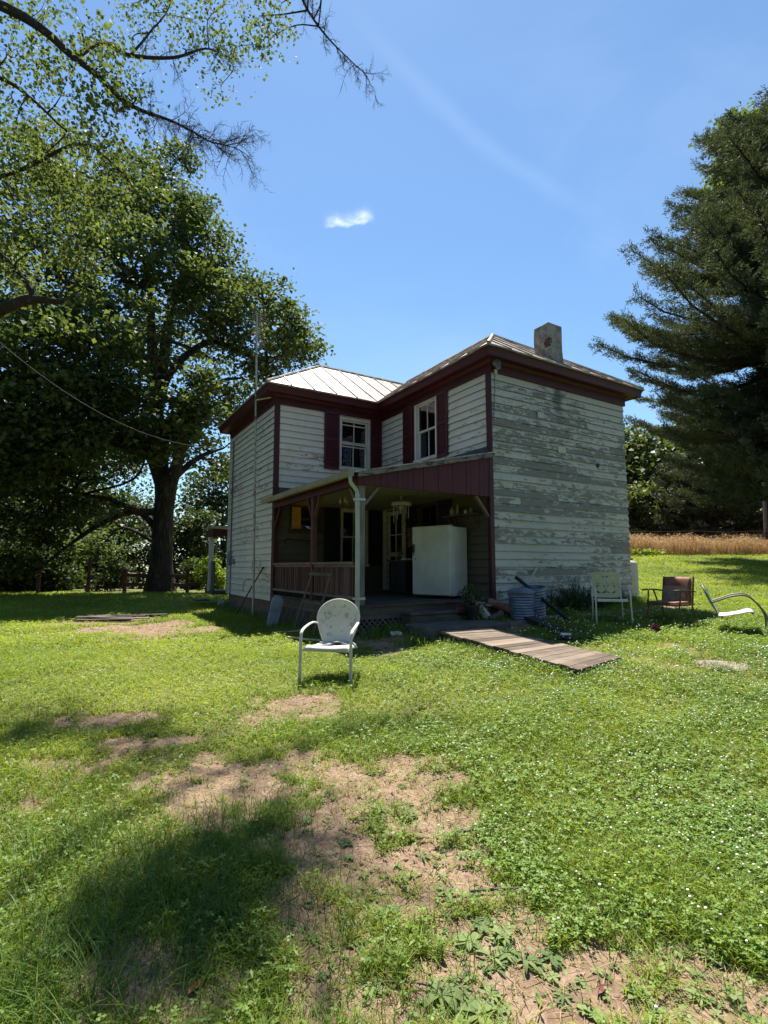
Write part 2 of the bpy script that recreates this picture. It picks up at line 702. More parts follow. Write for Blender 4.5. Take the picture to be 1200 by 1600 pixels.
def mat_bark(name, lite, dark, sz=4.0, moss=None):
    m, t = newmat(name)
    c = t.coord('Object', (1, 1, 0.14))
    n1 = t.noise(c, sz * 2.6, 8, 0.72, 0.9)
    n2 = t.noise(t.coord('Object', (1, 1, .5)), sz * 1.1, 5, 0.65)
    rid = t.math('ABSOLUTE', t.math('MULTIPLY', t.math('SUBTRACT', n1, 0.5), 4.0), clamp=True)
    f = t.math('ADD', t.math('MULTIPLY', rid, 0.75), t.math('MULTIPLY', n2, 0.35))
    cc = t.mix(t.smooth(f, 0.1, 0.85), dark, lite)
    if moss:
        cc = t.mix(t.math('MULTIPLY', t.smooth(t.noise(c, 1.2, 4), 0.5, 0.7), 0.45), cc, moss)
    t.out(t.principled(cc, 0.92, 0, t.bump(f, 1.0, 0.06), 0.12))
    return m


def mat_rusty(name, paint, rust=(0.20, 0.10, 0.06), amt=0.3, scale=14, rough=0.45, metal=0.1, spots=None):
    m, t = newmat(name)
    c = t.coord('Object')
    n1 = t.noise(c, scale, 7, 0.7, 0.3)
    n2 = t.noise(c, 3, 4)
    f = t.math('ADD', n1, t.math('MULTIPLY', t.math('SUBTRACT', n2, 0.5), 0.35))
    ms = t.smooth(f, 0.75 - amt * 0.5, 0.82 - amt * 0.5)
    pp = t.mix(t.smooth(n2, 0.3, 0.7), paint, tuple(x * 0.82 for x in paint))
    if spots:
        s1 = t.smooth(t.noise(c, scale * 1.7, 5, 0.65, 0.6), 0.56, 0.63)
        pp = t.mix(t.math('MULTIPLY', s1, 0.8), pp, spots)
    cc = t.mix(ms, pp, rust)
    rr = t.math('ADD', rough, t.math('MULTIPLY', ms, 0.35))
    t.out(t.principled(cc, rr, metal, t.bump(n1, 0.12, 0.004), 0.4))
    return m


M = {}
M['sidC'] = mat_siding('siding_peeling', (0.50, 0.49, 0.42), (0.255, 0.245, 0.212), 0.475, 0.28, 0.30, True)
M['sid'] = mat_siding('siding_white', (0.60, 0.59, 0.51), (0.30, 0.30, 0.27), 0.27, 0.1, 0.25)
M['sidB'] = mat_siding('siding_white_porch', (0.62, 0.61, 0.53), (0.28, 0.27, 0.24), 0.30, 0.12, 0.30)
M['sidP'] = mat_siding('siding_cream_shaded', (0.125, 0.115, 0.080), (0.12, 0.11, 0.085), 0.30, 0.12, 0.35)  # dirty cream lower walls, with the porch shade darkened into their colour
M['lap'] = mat_plain('lap_shadow', (0.07, 0.065, 0.055), 0.9)  # dark undersides: the shadow line below each board, put in as colour
M['red'] = mat_paintwood('barn_red', (0.052, 0.0060, 0.0080), (0.11, 0.07, 0.065), 0.22, 0.55)
M['redb'] = mat_paintwood('barn_red_boards', (0.074, 0.0090, 0.013), (0.45, 0.42, 0.40), 0.06, 0.6, 2, 5, (4, 4, 0.8))
M['shut'] = mat_paintwood('shutter_red', (0.062, 0.0105, 0.016), (0.16, 0.12, 0.12), 0.12, 0.5)
M['white'] = mat_paintwood('white_trim', (0.58, 0.57, 0.50), (0.33, 0.31, 0.28), 0.12, 0.5)
M['gut'] = mat_rusty('gutter_white', (0.26, 0.255, 0.20), (0.13, 0.12, 0.09), 0.30, 6, 0.5, 0.0)
M['spout'] = mat_rusty('downspout_white', (0.47, 0.48, 0.41), (0.2, 0.18, 0.13), 0.15, 6, 0.45, 0.0)
M['roof'] = mat_roof('tin_roof')
M['darkw'] = mat_paintwood('black_shutter', (0.016, 0.016, 0.022), (0.06, 0.05, 0.05), 0.05, 0.5)
M['brownw'] = mat_wood('brown_trim', (0.12, 0.06, 0.035), (0.05, 0.025, 0.018), 2)
M['glass'] = mat_glass('window_glass')
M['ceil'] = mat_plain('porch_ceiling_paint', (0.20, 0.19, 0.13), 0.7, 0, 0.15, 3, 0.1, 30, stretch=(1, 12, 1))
M['greyx'] = mat_wood('grey_wood_x', (0.145, 0.125, 0.10), (0.055, 0.047, 0.04), 0)
M['greyy'] = mat_wood('grey_wood_y', (0.145, 0.125, 0.10), (0.055, 0.047, 0.04), 1)
M['greyz'] = mat_wood('grey_wood_z', (0.19, 0.155, 0.125), (0.10, 0.08, 0.07), 2)
M['floor'] = mat_wood('porch_floor_wood', (0.15, 0.125, 0.10), (0.06, 0.05, 0.04), 1)
M['ramp'] = mat_wood('ramp_wood', (0.25, 0.195, 0.145), (0.085, 0.062, 0.044), 0, 0.85, 2.0, 38)
M['post'] = mat_wood('post_wood', (0.13, 0.06, 0.05), (0.07, 0.03, 0.028), 2)
M['fascia'] = mat_paintwood('porch_edge_worn', (0.20, 0.185, 0.165), (0.045, 0.038, 0.033), 0.46, 0.8, 0, 7, (1, 1, 4))
M['brick'] = mat_brick('old_brick')
M['conc'] = mat_plain('concrete', (0.09, 0.08, 0.066), 0.9, 0, 0.4, 5, 0.4, 40)
M['stucco'] = mat_plain('chimney_stucco', (0.27, 0.245, 0.195), 0.9, 0, 0.5, 7, 0.9, 28)
M['enamel'] = mat_rusty('freezer_enamel', (0.62, 0.63, 0.55), (0.3, 0.26, 0.2), 0.05, 3, 0.35, 0.0)
M['black'] = mat_plain('black_paint', (0.018, 0.018, 0.02), 0.5)
M['rubber'] = mat_plain('dark_rubber', (0.02, 0.02, 0.02), 0.8)
M['galv'] = mat_plain('galvanised_steel', (0.17, 0.215, 0.28), 0.5, 0.35, 0.3, 6, 0.1, 40)
M['alu'] = mat_plain('dull_aluminium', (0.50, 0.50, 0.48), 0.4, 0.8, 0.2, 6, 0.05, 40)
M['polegrey'] = mat_rusty('mast_grey', (0.40, 0.38, 0.34), (0.2, 0.12, 0.08), 0.35, 8, 0.5, 0.4)
M['chairw'] = mat_rusty('chair_white', (0.56, 0.55, 0.48), (0.22, 0.11, 0.07), 0.14, 9, 0.5, 0.0, (0.25, 0.245, 0.21))
M['chairwf'] = mat_rusty('chair_white_frame', (0.62, 0.61, 0.56), (0.22, 0.12, 0.08), 0.16, 20, 0.4, 0.0)
M['chairseat'] = mat_rusty('chair_seat_rusty', (0.76, 0.75, 0.70), (0.46, 0.22, 0.13), 0.46, 2.2, 0.5, 0.0)
M['chairy'] = mat_rusty('chair_yellow', (0.55, 0.50, 0.25), (0.2, 0.13, 0.07), 0.12, 16, 0.45, 0.0)
M['uphol'] = mat_plain('rust_vinyl', (0.20, 0.085, 0.052), 0.7, 0, 0.5, 6, 0.3, 50)
M['mesh_tan'] = mat_plain('worn_backing', (0.24, 0.19, 0.13), 0.9, 0, 0.5, 8, 0.4, 60)
M['armwood'] = mat_wood('chair_arm_wood', (0.15, 0.075, 0.05), (0.07, 0.035, 0.028), 0)
M['rust'] = mat_plain('rusty_steel', (0.16, 0.085, 0.055), 0.8, 0.2, 0.4, 12)
M['terra'] = mat_plain('terracotta', (0.24, 0.12, 0.08), 0.85, 0, 0.35, 6)
M['orange'] = mat_plain('orange_curtain', (0.60, 0.28, 0.05), 0.9, 0, 0.2, 6)
M['cloth'] = mat_plain('grey_shade', (0.42, 0.40, 0.36), 0.9, 0, 0.15, 4)
M['room'] = mat_plain('dark_room', (0.05, 0.045, 0.04), 0.9)
M['paper'] = mat_plain('white_paper', (0.75, 0.75, 0.72), 0.8)
M['tar'] = mat_plain('tar_flashing', (0.05, 0.055, 0.065), 0.6, 0, 0.4, 8)
M['stone'] = mat_plain('field_stone', (0.25, 0.205, 0.15), 0.95, 0, 0.5, 9, 0.8, 30)
M['redcup'] = mat_plain('dark_red_plastic', (0.075, 0.012, 0.013), 0.5)
M['tank'] = mat_plain('tank_paint', (0.45, 0.43, 0.37), 0.45, 0, 0.15, 3)
M['birch'] = mat_plain('pale_log_bark', (0.40, 0.36, 0.30), 0.9, 0, 0.5, 9, 0.6, 40, stretch=(1, 1, 4))
M['bark'] = mat_bark('maple_bark', (0.15, 0.125, 0.10), (0.022, 0.018, 0.016), 3.0, (0.07, 0.075, 0.05))
M['barkn'] = mat_bark('limb_bark', (0.20, 0.165, 0.13), (0.06, 0.05, 0.04), 6.0)
M['barkp'] = mat_bark('pine_bark', (0.10, 0.08, 0.065), (0.035, 0.028, 0.024), 5.0)
M['twig'] = mat_plain('bare_twig', (0.10, 0.085, 0.075), 0.9)
M['cord'] = mat_plain('cable_sheath', (0.10, 0.10, 0.10), 0.6)
M['cordl'] = mat_plain('pale_cable', (0.17, 0.16, 0.15), 0.6)
M['leafL'] = mat_leaf('maple_leaf', (0.042, 0.068, 0.028), (0.150, 0.185, 0.068), 0.40, 0.6, (1.3, 1.3, 0.55), 0.0, 0.14)
M['leafN'] = mat_leaf('near_leaf', (0.055, 0.085, 0.033), (0.185, 0.220, 0.075), 0.48, 0.68, (1.25, 1.28, 0.6), 0.35, 0.15)
M['leafB'] = mat_leaf('thicket_leaf', (0.026, 0.045, 0.016), (0.085, 0.110, 0.034), 0.36, 0.55, (1.25, 1.3, 0.5), 0.15)
M['leafR'] = mat_leaf('wood_edge_leaf', (0.05, 0.075, 0.025), (0.155, 0.175, 0.06), 0.35, 0.55, (1.25, 1.3, 0.5), 0.12)
M['needle'] = mat_leaf('pine_needle', (0.038, 0.052, 0.030), (0.115, 0.135, 0.070), 0.28, 0.65, (1.2, 1.2, 0.6), 0.3, 0.12)
M['needleY'] = mat_leaf('pine_new_growth', (0.06, 0.085, 0.03), (0.13, 0.16, 0.055), 0.3, 0.5, (1.2, 1.2, 0.5), 0.3, 0.4)
M['needle2'] = mat_leaf('far_pine_needle', (0.040, 0.048, 0.025), (0.085, 0.088, 0.045), 0.2, 0.6, (1.2, 1.2, 0.6), 0.2, 0.3)
M['grass'] = mat_leaf('lawn_grass', (0.105, 0.185, 0.018), (0.300, 0.370, 0.050), 0.50, 0.5, (1.3, 1.25, 0.5), 0.5, 0.3)
M['grassT'] = mat_leaf('tuft_grass', (0.060, 0.125, 0.020), (0.17, 0.27, 0.045), 0.40, 0.5, (1.25, 1.25, 0.5), 0.0, 0.3)
M['straw'] = mat_leaf('dry_straw', (0.28, 0.21, 0.11), (0.46, 0.37, 0.20), 0.2, 0.8, (1.1, 1.0, 0.8), 0.0, 0.2)
M['clover'] = mat_leaf('clover_leaf', (0.075, 0.155, 0.022), (0.200, 0.310, 0.055), 0.38, 0.5, (1.25, 1.3, 0.5), 0.4, 0.35)
M['weed'] = mat_leaf('plantain_leaf', (0.100, 0.150, 0.055), (0.23, 0.29, 0.11), 0.28, 0.65, (1.2, 1.25, 0.6), 0.0, 0.12)
M['bright'] = mat_leaf('bright_weed_leaf', (0.17, 0.25, 0.035), (0.32, 0.40, 0.06), 0.4, 0.5, (1.2, 1.2, 0.4))
M['darkweed'] = mat_leaf('dark_weed_leaf', (0.025, 0.045, 0.018), (0.07, 0.09, 0.035), 0.3, 0.6, (1.2, 1.2, 0.6))
M['field'] = mat_leaf('ripe_field_grass', (0.40, 0.265, 0.14), (0.64, 0.48, 0.29), 0.25, 0.9, (1.1, 0.95, 0.7), 0.06, 0.1)
M['flower'] = mat_plain('clover_blossom', (0.78, 0.78, 0.70), 0.9)

# ================================================================== THE HOUSE
TH = R(31.238)
HO = Vector((-0.044, 12.687, 0.0))
LA, LB, LC, LD = 3.934, 2.794, 4.052, 3.74
ZF, ZS, ZT, ZE = 1.004, 0.854, 5.254, 5.613
OV, SL = 0.33, 0.70


def hw(x, y, z=0.0):
    c, s = math.cos(TH), math.sin(TH)
    return Vector((HO.x + x * c - y * s, HO.y + x * s + y * c, z))


house = thing('farmhouse', 'old two storey white clapboard farmhouse with dark red trim, tin roof and corner porch', 'house', HO, TH)


def frame_map(axis, const, out):
    """(a, off, z) -> house local; off is outwards from the wall plane"""
    if axis == 'x':
        return lambda a, o, z: Vector((a, const + out * o, z))
    return lambda a, o, z: Vector((const + out * o, a, z))


def ZPAD(z):
    return 0.25 if z > 5 else 0.0


def siding(name, fm, a0, a1, openings, mat, z0=ZS, z1=ZT, seed=0, sag=0.006, joints=True, label=None):
    rr = random.Random(seed)
    mb = MB()
    k = 0
    z = z0
    while z < z1 - 0.01:
        e = min(ROWH, z1 - z)
        segs = [(a0, a1)]
        for (o0, o1, b0, b1) in openings:
            if min(z + e, b1) - max(z, b0) > 0.4 * e:
                ns = []
                for (s0, s1) in segs:
                    if o1 <= s0 or o0 >= s1:
                        ns.append((s0, s1))
                    else:
                        if o0 > s0:
                            ns.append((s0, o0))
                        if o1 < s1:
                            ns.append((o1, s1))
                segs = ns
        boards = []
        for (s0, s1) in segs:
            if joints and s1 - s0 > 2.2:
                j = rr.uniform(s0 + 0.5, s1 - 0.5)
                boards += [(s0, j - 0.0015), (j + 0.0015, s1)]
            else:
                boards.append((s0, s1))
        for (s0, s1) in boards:
            n = max(1, int((s1 - s0) / 0.35))
            mb.r = rr.random()
            vs = []
            tl = rr.uniform(-0.004, 0.004)
            for i in range(n + 1):
                a = s0 + (s1 - s0) * i / n
                dz = sag * noise.noise(Vector((a * 0.7, k * 0.13, seed))) + sag * 0.6 * noise.noise(Vector((a * 1.6, k * 3.1, seed + 5)))
                lip = 0.034 + tl + 0.004 * noise.noise(Vector((a * 1.1, k * 7.7, seed + 9)))
                vs += [fm(a, 0.0, z + dz + .004), fm(a, lip, z + dz), fm(a, lip - 0.002, z + dz + 0.012), fm(a, 0.004, z + e + 0.006 + dz)]
            fs = []
            for i in range(n):
                b = i * 4
                fs += [(b + 1, b + 5, b + 6, b + 2), (b + 2, b + 6, b + 7, b + 3)]
            fs += [(0, 1, 2, 3), (n * 4 + 3, n * 4 + 2, n * 4 + 1, n * 4)]
            mb.cur = 0
            mb.add(vs, fs)
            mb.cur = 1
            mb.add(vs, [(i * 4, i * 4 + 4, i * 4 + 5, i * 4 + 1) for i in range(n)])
            mb.cur = 0
        z += e
        k += 1
    # sheathing behind the boards, open where the openings are
    aa = sorted(set([a0, a1] + [v for o in openings for v in o[:2] if a0 < v < a1]))
    zz = sorted(set([z0, z1 + ZPAD(z1)] + [v for o in openings for v in o[2:] if z0 < v < z1 + ZPAD(z1)]))
    mb.r = 0.5
    for i in range(len(aa) - 1):
        for j in range(len(zz) - 1):
            ca, cz = (aa[i] + aa[i + 1]) / 2, (zz[j] + zz[j + 1]) / 2
            if any(o[0] < ca < o[1] and o[2] < cz < o[3] for o in openings):
                continue
            mb.add([fm(aa[i], -0.006, zz[j]), fm(aa[i + 1], -0.006, zz[j]), fm(aa[i + 1], -0.006, zz[j + 1]), fm(aa[i], -0.006, zz[j + 1])], [(0, 1, 2, 3)])
    o = mb.build(name, [mat, M['lap']], house)
    if label:
        o['label'] = label
    return o


fA = frame_map('y', 0.0, -1)          # porch side of the right wing (normal -x)
fB = frame_map('x', 0.0, -1)          # front of the left wing (normal -y)
fC = frame_map('x', -LA, -1)          # end wall
fD = frame_map('y', -LB, -1)          # left side
fE = frame_map('y', LC, 1)            # hidden right side
fF = frame_map('x', LD, 1)            # hidden back

# openings (a0,a1,z0,z1)
WB_UP = (-1.215, -0.385, 3.93, 5.19)
WB_LO = (-1.165, -0.425, 1.62, 2.98)
WB_SM = (-2.44, -1.65, 2.38, 2.99)
WA_UP = (-2.32, -1.49, 3.93, 5.28)
DOOR = (-1.00, -0.26, 1.03, 2.95)
WA_LO = (-2.33, -1.60, 1.62, 2.98)
siding('clapboard_wall', fC, 0.0, LC, [], M['sidC'], seed=3, sag=0.010, label='weathered end wall with its white paint flaking off the grey boards')
ZM = ZS + 17 * ROWH
siding('clapboard_wall', fA, -LA, 0.0, [WA_UP], M['sidB'], z0=ZM, seed=5)
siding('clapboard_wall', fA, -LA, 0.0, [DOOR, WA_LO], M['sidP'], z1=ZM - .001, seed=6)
siding('clapboard_wall', fB, -LB, 0.0, [WB_UP], M['sidB'], z0=ZM, seed=8)
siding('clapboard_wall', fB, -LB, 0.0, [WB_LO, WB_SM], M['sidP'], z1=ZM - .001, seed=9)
siding('clapboard_wall', fD, 0.0, LD, [], M['sid'], seed=13, sag=0.010)
siding('clapboard_wall', fE, -LA, LD, [], M['sid'], seed=17)
siding('clapboard_wall', fF, -LB, LC, [], M['sid'], seed=19)

# corner boards
mb = MB()
mb.mm((-0.046, -LA - .040, ZS - .02), (-0.004, -LA + 0.085, ZT - .012))
mb.mm((-LB - .041, -0.046, ZS - .02), (-LB + 0.085, -0.004, ZT - .012))
o = mb.each('corner_board', M['red'], house, bevel=0.004)
mb = MB()
mb.mm((-LB - 0.046, LD - 0.09, ZS), (-LB - 0.004, LD + 0.02, ZT - .012))
mb.each('corner_board', M['white'], house, bevel=0.004)

# inside: dark rooms (floors and partitions so no light leaks through)
mb = MB()
mb.mm((-LB + .05, 0.05, 3.2), (LC - .05, LD - .05, 3.3))
mb.mm((0.05, -LA + .05, 3.2), (LC - .05, 0.06, 3.301))
mb.mm((-LB + .05, 1.8, 0.9), (LC - .05, 1.85, 5.4))
mb.mm((1.9, -LA + .05, 0.9), (1.95, 1.79, 5.4))
mb.mm((-LB + .05, 0.05, ZF - .1), (LC - .05, LD - .05, ZF))
mb.mm((0.05, -LA + .05, ZF - .1), (LC - .05, 0.06, ZF + .001))
mb.each('interior_partition', M['room'], house)

# foundation
mb = MB()
mb.mm((-LB + .04, 0.04, -0.3), (LC - .04, LD - .04, ZS + .02))
mb.mm((0.04, -LA + .04, -0.3), (LC - .04, 0.06, ZS + .021))
mb.build('foundation', M['brick'], house)

# ---- eaves swept round the L-shaped outline
OUTL = [(-LB, 0), (0, 0), (0, -LA), (LC, -LA), (LC, LD), (-LB, LD)]
# outward sign pattern: offset each vertex by miter
OFFS = [(-1, -1), (-1, -1), (-1, -1), (1, -1), (1, 1), (-1, 1)]


def ring(d, z):
    return [Vector((x + ox * d, y + oy * d, z)) for (x, y), (ox, oy) in zip(OUTL, OFFS)]


def sweep(name, prof, mat, bevel=0.0):
    mb = MB()
    rs = [ring(d, z) for d, z in prof]
    n = len(OUTL)
    k = len(prof)
    vs = [p for r in rs for p in r]
    fs = []
    for i in range(k):
        for j in range(n):
            a, b = i * n + j, i * n + (j + 1) % n
            c, d = ((i + 1) % k) * n + (j + 1) % n, ((i + 1) % k) * n + j
            fs.append((a, b, c, d))
    mb.add(vs, fs)
    return mb.build(name, mat, house, bevel=bevel)


sweep('frieze_board', [(0.0, ZT - .01), (0.048, ZT - .01), (0.048, 5.47), (0.0, 5.47)], M['red'])
sweep('soffit', [(0.050, 5.455), (OV - .045, 5.455), (OV - .045, 5.475), (0.050, 5.475)], M['red'])
sweep('fascia', [(OV - .075, 5.452), (OV - .05, 5.43), (OV - .04, 5.46), (OV - .035, 5.50), (OV - .02, 5.545), (OV + .005, 5.585), (OV - .01, 5.60), (OV - .075, 5.60)], M['red'])
sweep('bed_moulding', [(0.050, 5.40), (0.062, 5.40), (0.11, 5.453), (0.050, 5.453)], M['red'])

# ---- roof planes (polygons in plan, height from the eave)
roof_mb = MB()
rib_mb = roof_mb
a_ = OV
RP = [
    # polygon in plan, eave direction index (0: eave runs along x, 1: along y), height function
    ([(-LB - a_, -a_), (-a_, -a_), (1.87, 1.87), (-LB + 1.87, 1.87)], 0, lambda x, y: ZE + SL * (y + a_)),
    ([(-a_, -a_), (-a_, -LA - a_), (2.026, -LA + 2.026), (2.026, 2.0), (1.87, 1.87)], 1, lambda x, y: ZE + SL * (x + a_)),
    ([(-a_, -LA - a_), (LC + a_, -LA - a_), (2.026, -LA + 2.026)], 0, lambda x, y: ZE + SL * (y + LA + a_)),
    ([(-LB - a_, LD + a_), (-LB - a_, -a_), (-LB + 1.87, 1.87)], 1, lambda x, y: ZE + SL * (x + LB + a_)),
    ([(LC + a_, -LA - a_), (LC + a_, LD + a_), (LC - 1.87, 1.87), (2.026, 1.87), (2.026, -LA + 2.026)], 1, lambda x, y: ZE + SL * (LC + a_ - x)),
    ([(LC + a_, LD + a_), (-LB - a_, LD + a_), (-LB + 1.87, 1.87), (LC - 1.87, 1.87)], 0, lambda x, y: ZE + SL * (LD + a_ - y)),
]


def clip_range(poly, ax, s):
    """range of the other coordinate on the line coord[ax]=s inside a polygon"""
    out = []
    n = len(poly)
    for i in range(n):
        p, q = poly[i], poly[(i + 1) % n]
        if (p[ax] - s) * (q[ax] - s) < 0:
            t = (s - p[ax]) / (q[ax] - p[ax])
            out.append(p[1 - ax] + t * (q[1 - ax] - p[1 - ax]))
    return (min(out), max(out)) if len(out) >= 2 else None


rr = random.Random(4)
for poly, ax, zf in RP:
    # sheet with slightly uneven, dented surface: strips between seams
    lo = min(p[ax] for p in poly)
    hi = max(p[ax] for p in poly)
    seams = [lo + 0.02]
    while seams[-1] + 0.62 < hi:
        seams.append(seams[-1] + 0.56 + rr.uniform(-.01, .01))
    # main sheet: thickness 15 mm
    top = [Vector((x, y, zf(x, y))) for x, y in poly]
    roof_mb.prism(top, (0, 0, -0.018))
    for s in seams[1:]:
        rg = clip_range(poly, ax, s)
        if rg is None or rg[1] - rg[0] < 0.15:
            continue
        pts = []
        for i in range(9):
            o_ = rg[0] + (rg[1] - rg[0]) * i / 8
            x, y = (s, o_) if ax == 0 else (o_, s)
            wig = 0.006 * noise.noise(Vector((s * 3, o_ * 2, 1)))
            if ax == 0:
                x += wig
            else:
                y += wig
            pts.append(Vector((x, y, zf(x, y) + 0.012)))
        for i in range(8):
            rib_mb.bar(pts[i], pts[i + 1], 0.02, 0.03)
roof = roof_mb.build('roof', M['roof'], house)
# hip and ridge caps, drip edge
mb = MB()


def cap(p, q, r=0.035):
    p = Vector(p)
    q = Vector(q)
    n = 10
    pts = [p.lerp(q, i / n) + Vector((0, 0, 0.012 + 0.008 * noise.noise(Vector((i * 1.3, p.x, p.y))))) for i in range(n + 1)]
    mb.tube(pts, r, 6)


zr2 = ZE + SL * (1.87 + a_)
zr1 = ZE + SL * (2.026 + a_)
cap((-LB - a_, -a_, ZE), (-LB + 1.87, 1.87, zr2))
cap((-LB + 1.87, 1.87, zr2), (LC - 1.87, 1.87, zr2))
cap((-LB - a_, LD + a_, ZE), (-LB + 1.87, 1.87, zr2))
cap((-a_, -LA - a_, ZE), (2.026, -LA + 2.026, zr1))
cap((LC + a_, -LA - a_, ZE), (2.026, -LA + 2.026, zr1))
cap((2.026, -LA + 2.026, zr1), (2.026, 1.9, zr1))
mb.build('ridge_cap', M['roof'], roof)
mb = MB()
n = len(OUTL)
rg = ring(OV + .012, ZE - .02)
for i in range(n):
    p, q = rg[i], rg[(i + 1) % n]
    k = max(4, int((q - p).length / 0.25))
    pts = [p.lerp(q, j / k) + Vector((0, 0, 0.010 * noise.noise(Vector((j * 0.9, i * 5.1, 2))))) for j in range(k + 1)]
    for j in range(k):
        mb.bar(pts[j], pts[j + 1], 0.02, 0.03)
mb.build('drip_edge', M['roof'], roof)

# chimney
mb = MB()
cx, cy = 2.06, -LA + 0.36
zb = ZE + SL * (cy - 0.2 + LA + a_) - .05
mb.r = .5


def stk(z0, z1, w):
    n = 6
    vs = []
    for i in range(n + 1):
        z = z0 + (z1 - z0) * i / n
        for (sx, sy) in ((-1, -1), (0, -1), (1, -1), (1, 0), (1, 1), (0, 1), (-1, 1), (-1, 0)):
            j = 0.012
            vs.append((cx + sx * w / 2 + random.uniform(-j, j), cy + sy * w / 2 + random.uniform(-j, j), z + (random.uniform(-j, j) if i == n else 0)))
    fs = []
    for i in range(n):
        for j in range(8):
            a, b = i * 8 + j, i * 8 + (j + 1) % 8
            fs.append((a, b, b + 8, a + 8))
    fs.append(tuple(n * 8 + j for j in range(8)))
    mb.add(vs, fs)


stk(zb - .15, 6.77, 0.42)
chim = mb.build('chimney', M['stucco'], roof, bevel=0.012)
# bricks showing where the render has broken off at the front corner
mb = MB()
for k in range(3):
    z = 6.24 + k * 0.068
    w1 = 0.10 + 0.05 * math.sin(k * 2.1) - (0.05 if k > 5 else 0)
    w2 = 0.05 + (0.07 if k > 3 else 0) + random.uniform(-.02, .02)
    mb.r = random.random()
    mb.mm((cx - 0.216, cy - 0.218, z), (cx - 0.216 + w2, cy - 0.10, z + .060))
    mb.mm((cx - 0.219, cy - 0.212, z), (cx - 0.12, cy - 0.215 + w1, z + .060))
mb.build('exposed_brick', mat_plain('chimney_brick', (0.10, 0.05, 0.04), 0.95, 0, 0.6, 30, 0.5, 60), roof, bevel=0.008)
mb = MB()
mb.prism([(cx - .30, cy - .23, zb - .03), (cx + .27, cy - .23, zb - .03), (cx + .27, cy + .26, zb + .33), (cx - .30, cy + .26, zb + .33)], (0, 0, .03))
mb.build('chimney_flashing', M['roof'], roof, bevel=.006)


# ---- windows
def window(fm, op, mat_frame, rows=2, cols=2, curtain=None, storm=False, proud=0.046):
    a0, a1, z0, z1 = op
    w = 0.055
    mb = MB()

    def bx(b, x0, x1, o0, o1, y0, y1):
        b.mm(fm(x0, o0, y0), fm(x1, o1, y1))
    bx(mb, a0, a0 + w, -.08, proud, z0, z1)
    bx(mb, a1 - w, a1, -.08, proud, z0, z1)
    bx(mb, a0 + w, a1 - w, -.08, proud - .002, z1 - w, z1)
    bx(mb, a0 - .02, a1 + .02, -.08, proud + .025, z0 - .03, z0 + w * .7)
    win = mb.build('window', mat_frame, house, bevel=.004)
    zm = (z0 + z1) / 2
    s = 0.038
    for (y0, y1, off) in ((zm - .02, z1 - w, -0.012), (z0 + w * .7, zm + .02, -0.045)):
        mb = MB()
        x0, x1 = a0 + w, a1 - w
        bx(mb, x0, x0 + s, off - .03, off, y0, y1)
        bx(mb, x1 - s, x1, off - .03, off, y0, y1)
        bx(mb, x0 + s, x1 - s, off - .03, off - .001, y0, y0 + s)
        bx(mb, x0 + s, x1 - s, off - .03, off - .001, y1 - s, y1)
        for c in range(1, cols):
            x = x0 + (x1 - x0) * c / cols
            bx(mb, x - .011, x + .011, off - .026, off - .003, y0 + s, y1 - s)
        mb.build('sash', mat_frame, win, bevel=.003)
        mb = MB()
        bx(mb, x0 + s * .6, x1 - s * .6, off - .017, off - .013, y0 + s * .6, y1 - s * .6)
        mb.build('pane', M['glass'], win)
    if storm:
        mb = MB()
        for y in (zm + .02, zm - .09, z1 - .19):
            bx(mb, a0 + w, a1 - w, -.004, .008, y, y + .022)
        mb.each('storm_bar', mat_frame, win)
    if curtain:
        mb = MB()
        y0, y1, mt = curtain
        n = 26
        for i in range(n):
            xa = a0 + w + (a1 - a0 - 2 * w) * i / n
            xb = a0 + w + (a1 - a0 - 2 * w) * (i + 1) / n
            oa = -.13 + .012 * math.sin(i * 1.3)
            ob = -.13 + .012 * math.sin((i + 1) * 1.3)
            mb.add([fm(xa, oa, y0), fm(xb, ob, y0), fm(xb, ob, y1), fm(xa, oa, y1)], [(0, 1, 2, 3)])
        mb.build('curtain', mt, win)
    return win


window(fB, WB_UP, M['white'], storm=True)
window(fA, WA_UP, M['white'], curtain=(4.60, 5.25, M['cloth']))
window(fB, WB_LO, M['white'])
window(fA, WA_LO, M['brownw'])
w = window(fB, WB_SM, M['brownw'], cols=1, proud=.045)
mb = MB()
for i in range(8):
    xa, xb = -2.36 + .2 * i / 8, -2.36 + .2 * (i + 1) / 8
    oa, ob = -.018 - .006 * (i % 2), -.018 - .006 * ((i + 1) % 2)
    mb.add([fB(xa, oa + .03, 2.44), fB(xb, ob + .03, 2.44), fB(xb, ob + .03, 2.94), fB(xa, oa + .03, 2.94)], [(0, 1, 2, 3)])
mb.build('curtain', M['orange'], w)
mb = MB()
for k in range(9):
    mb.ball(fB(-2.375, .03, 2.45 + k * .058), .017, 8, 5)
mb.each('curtain_bead', M['paper'], w, smooth=True)


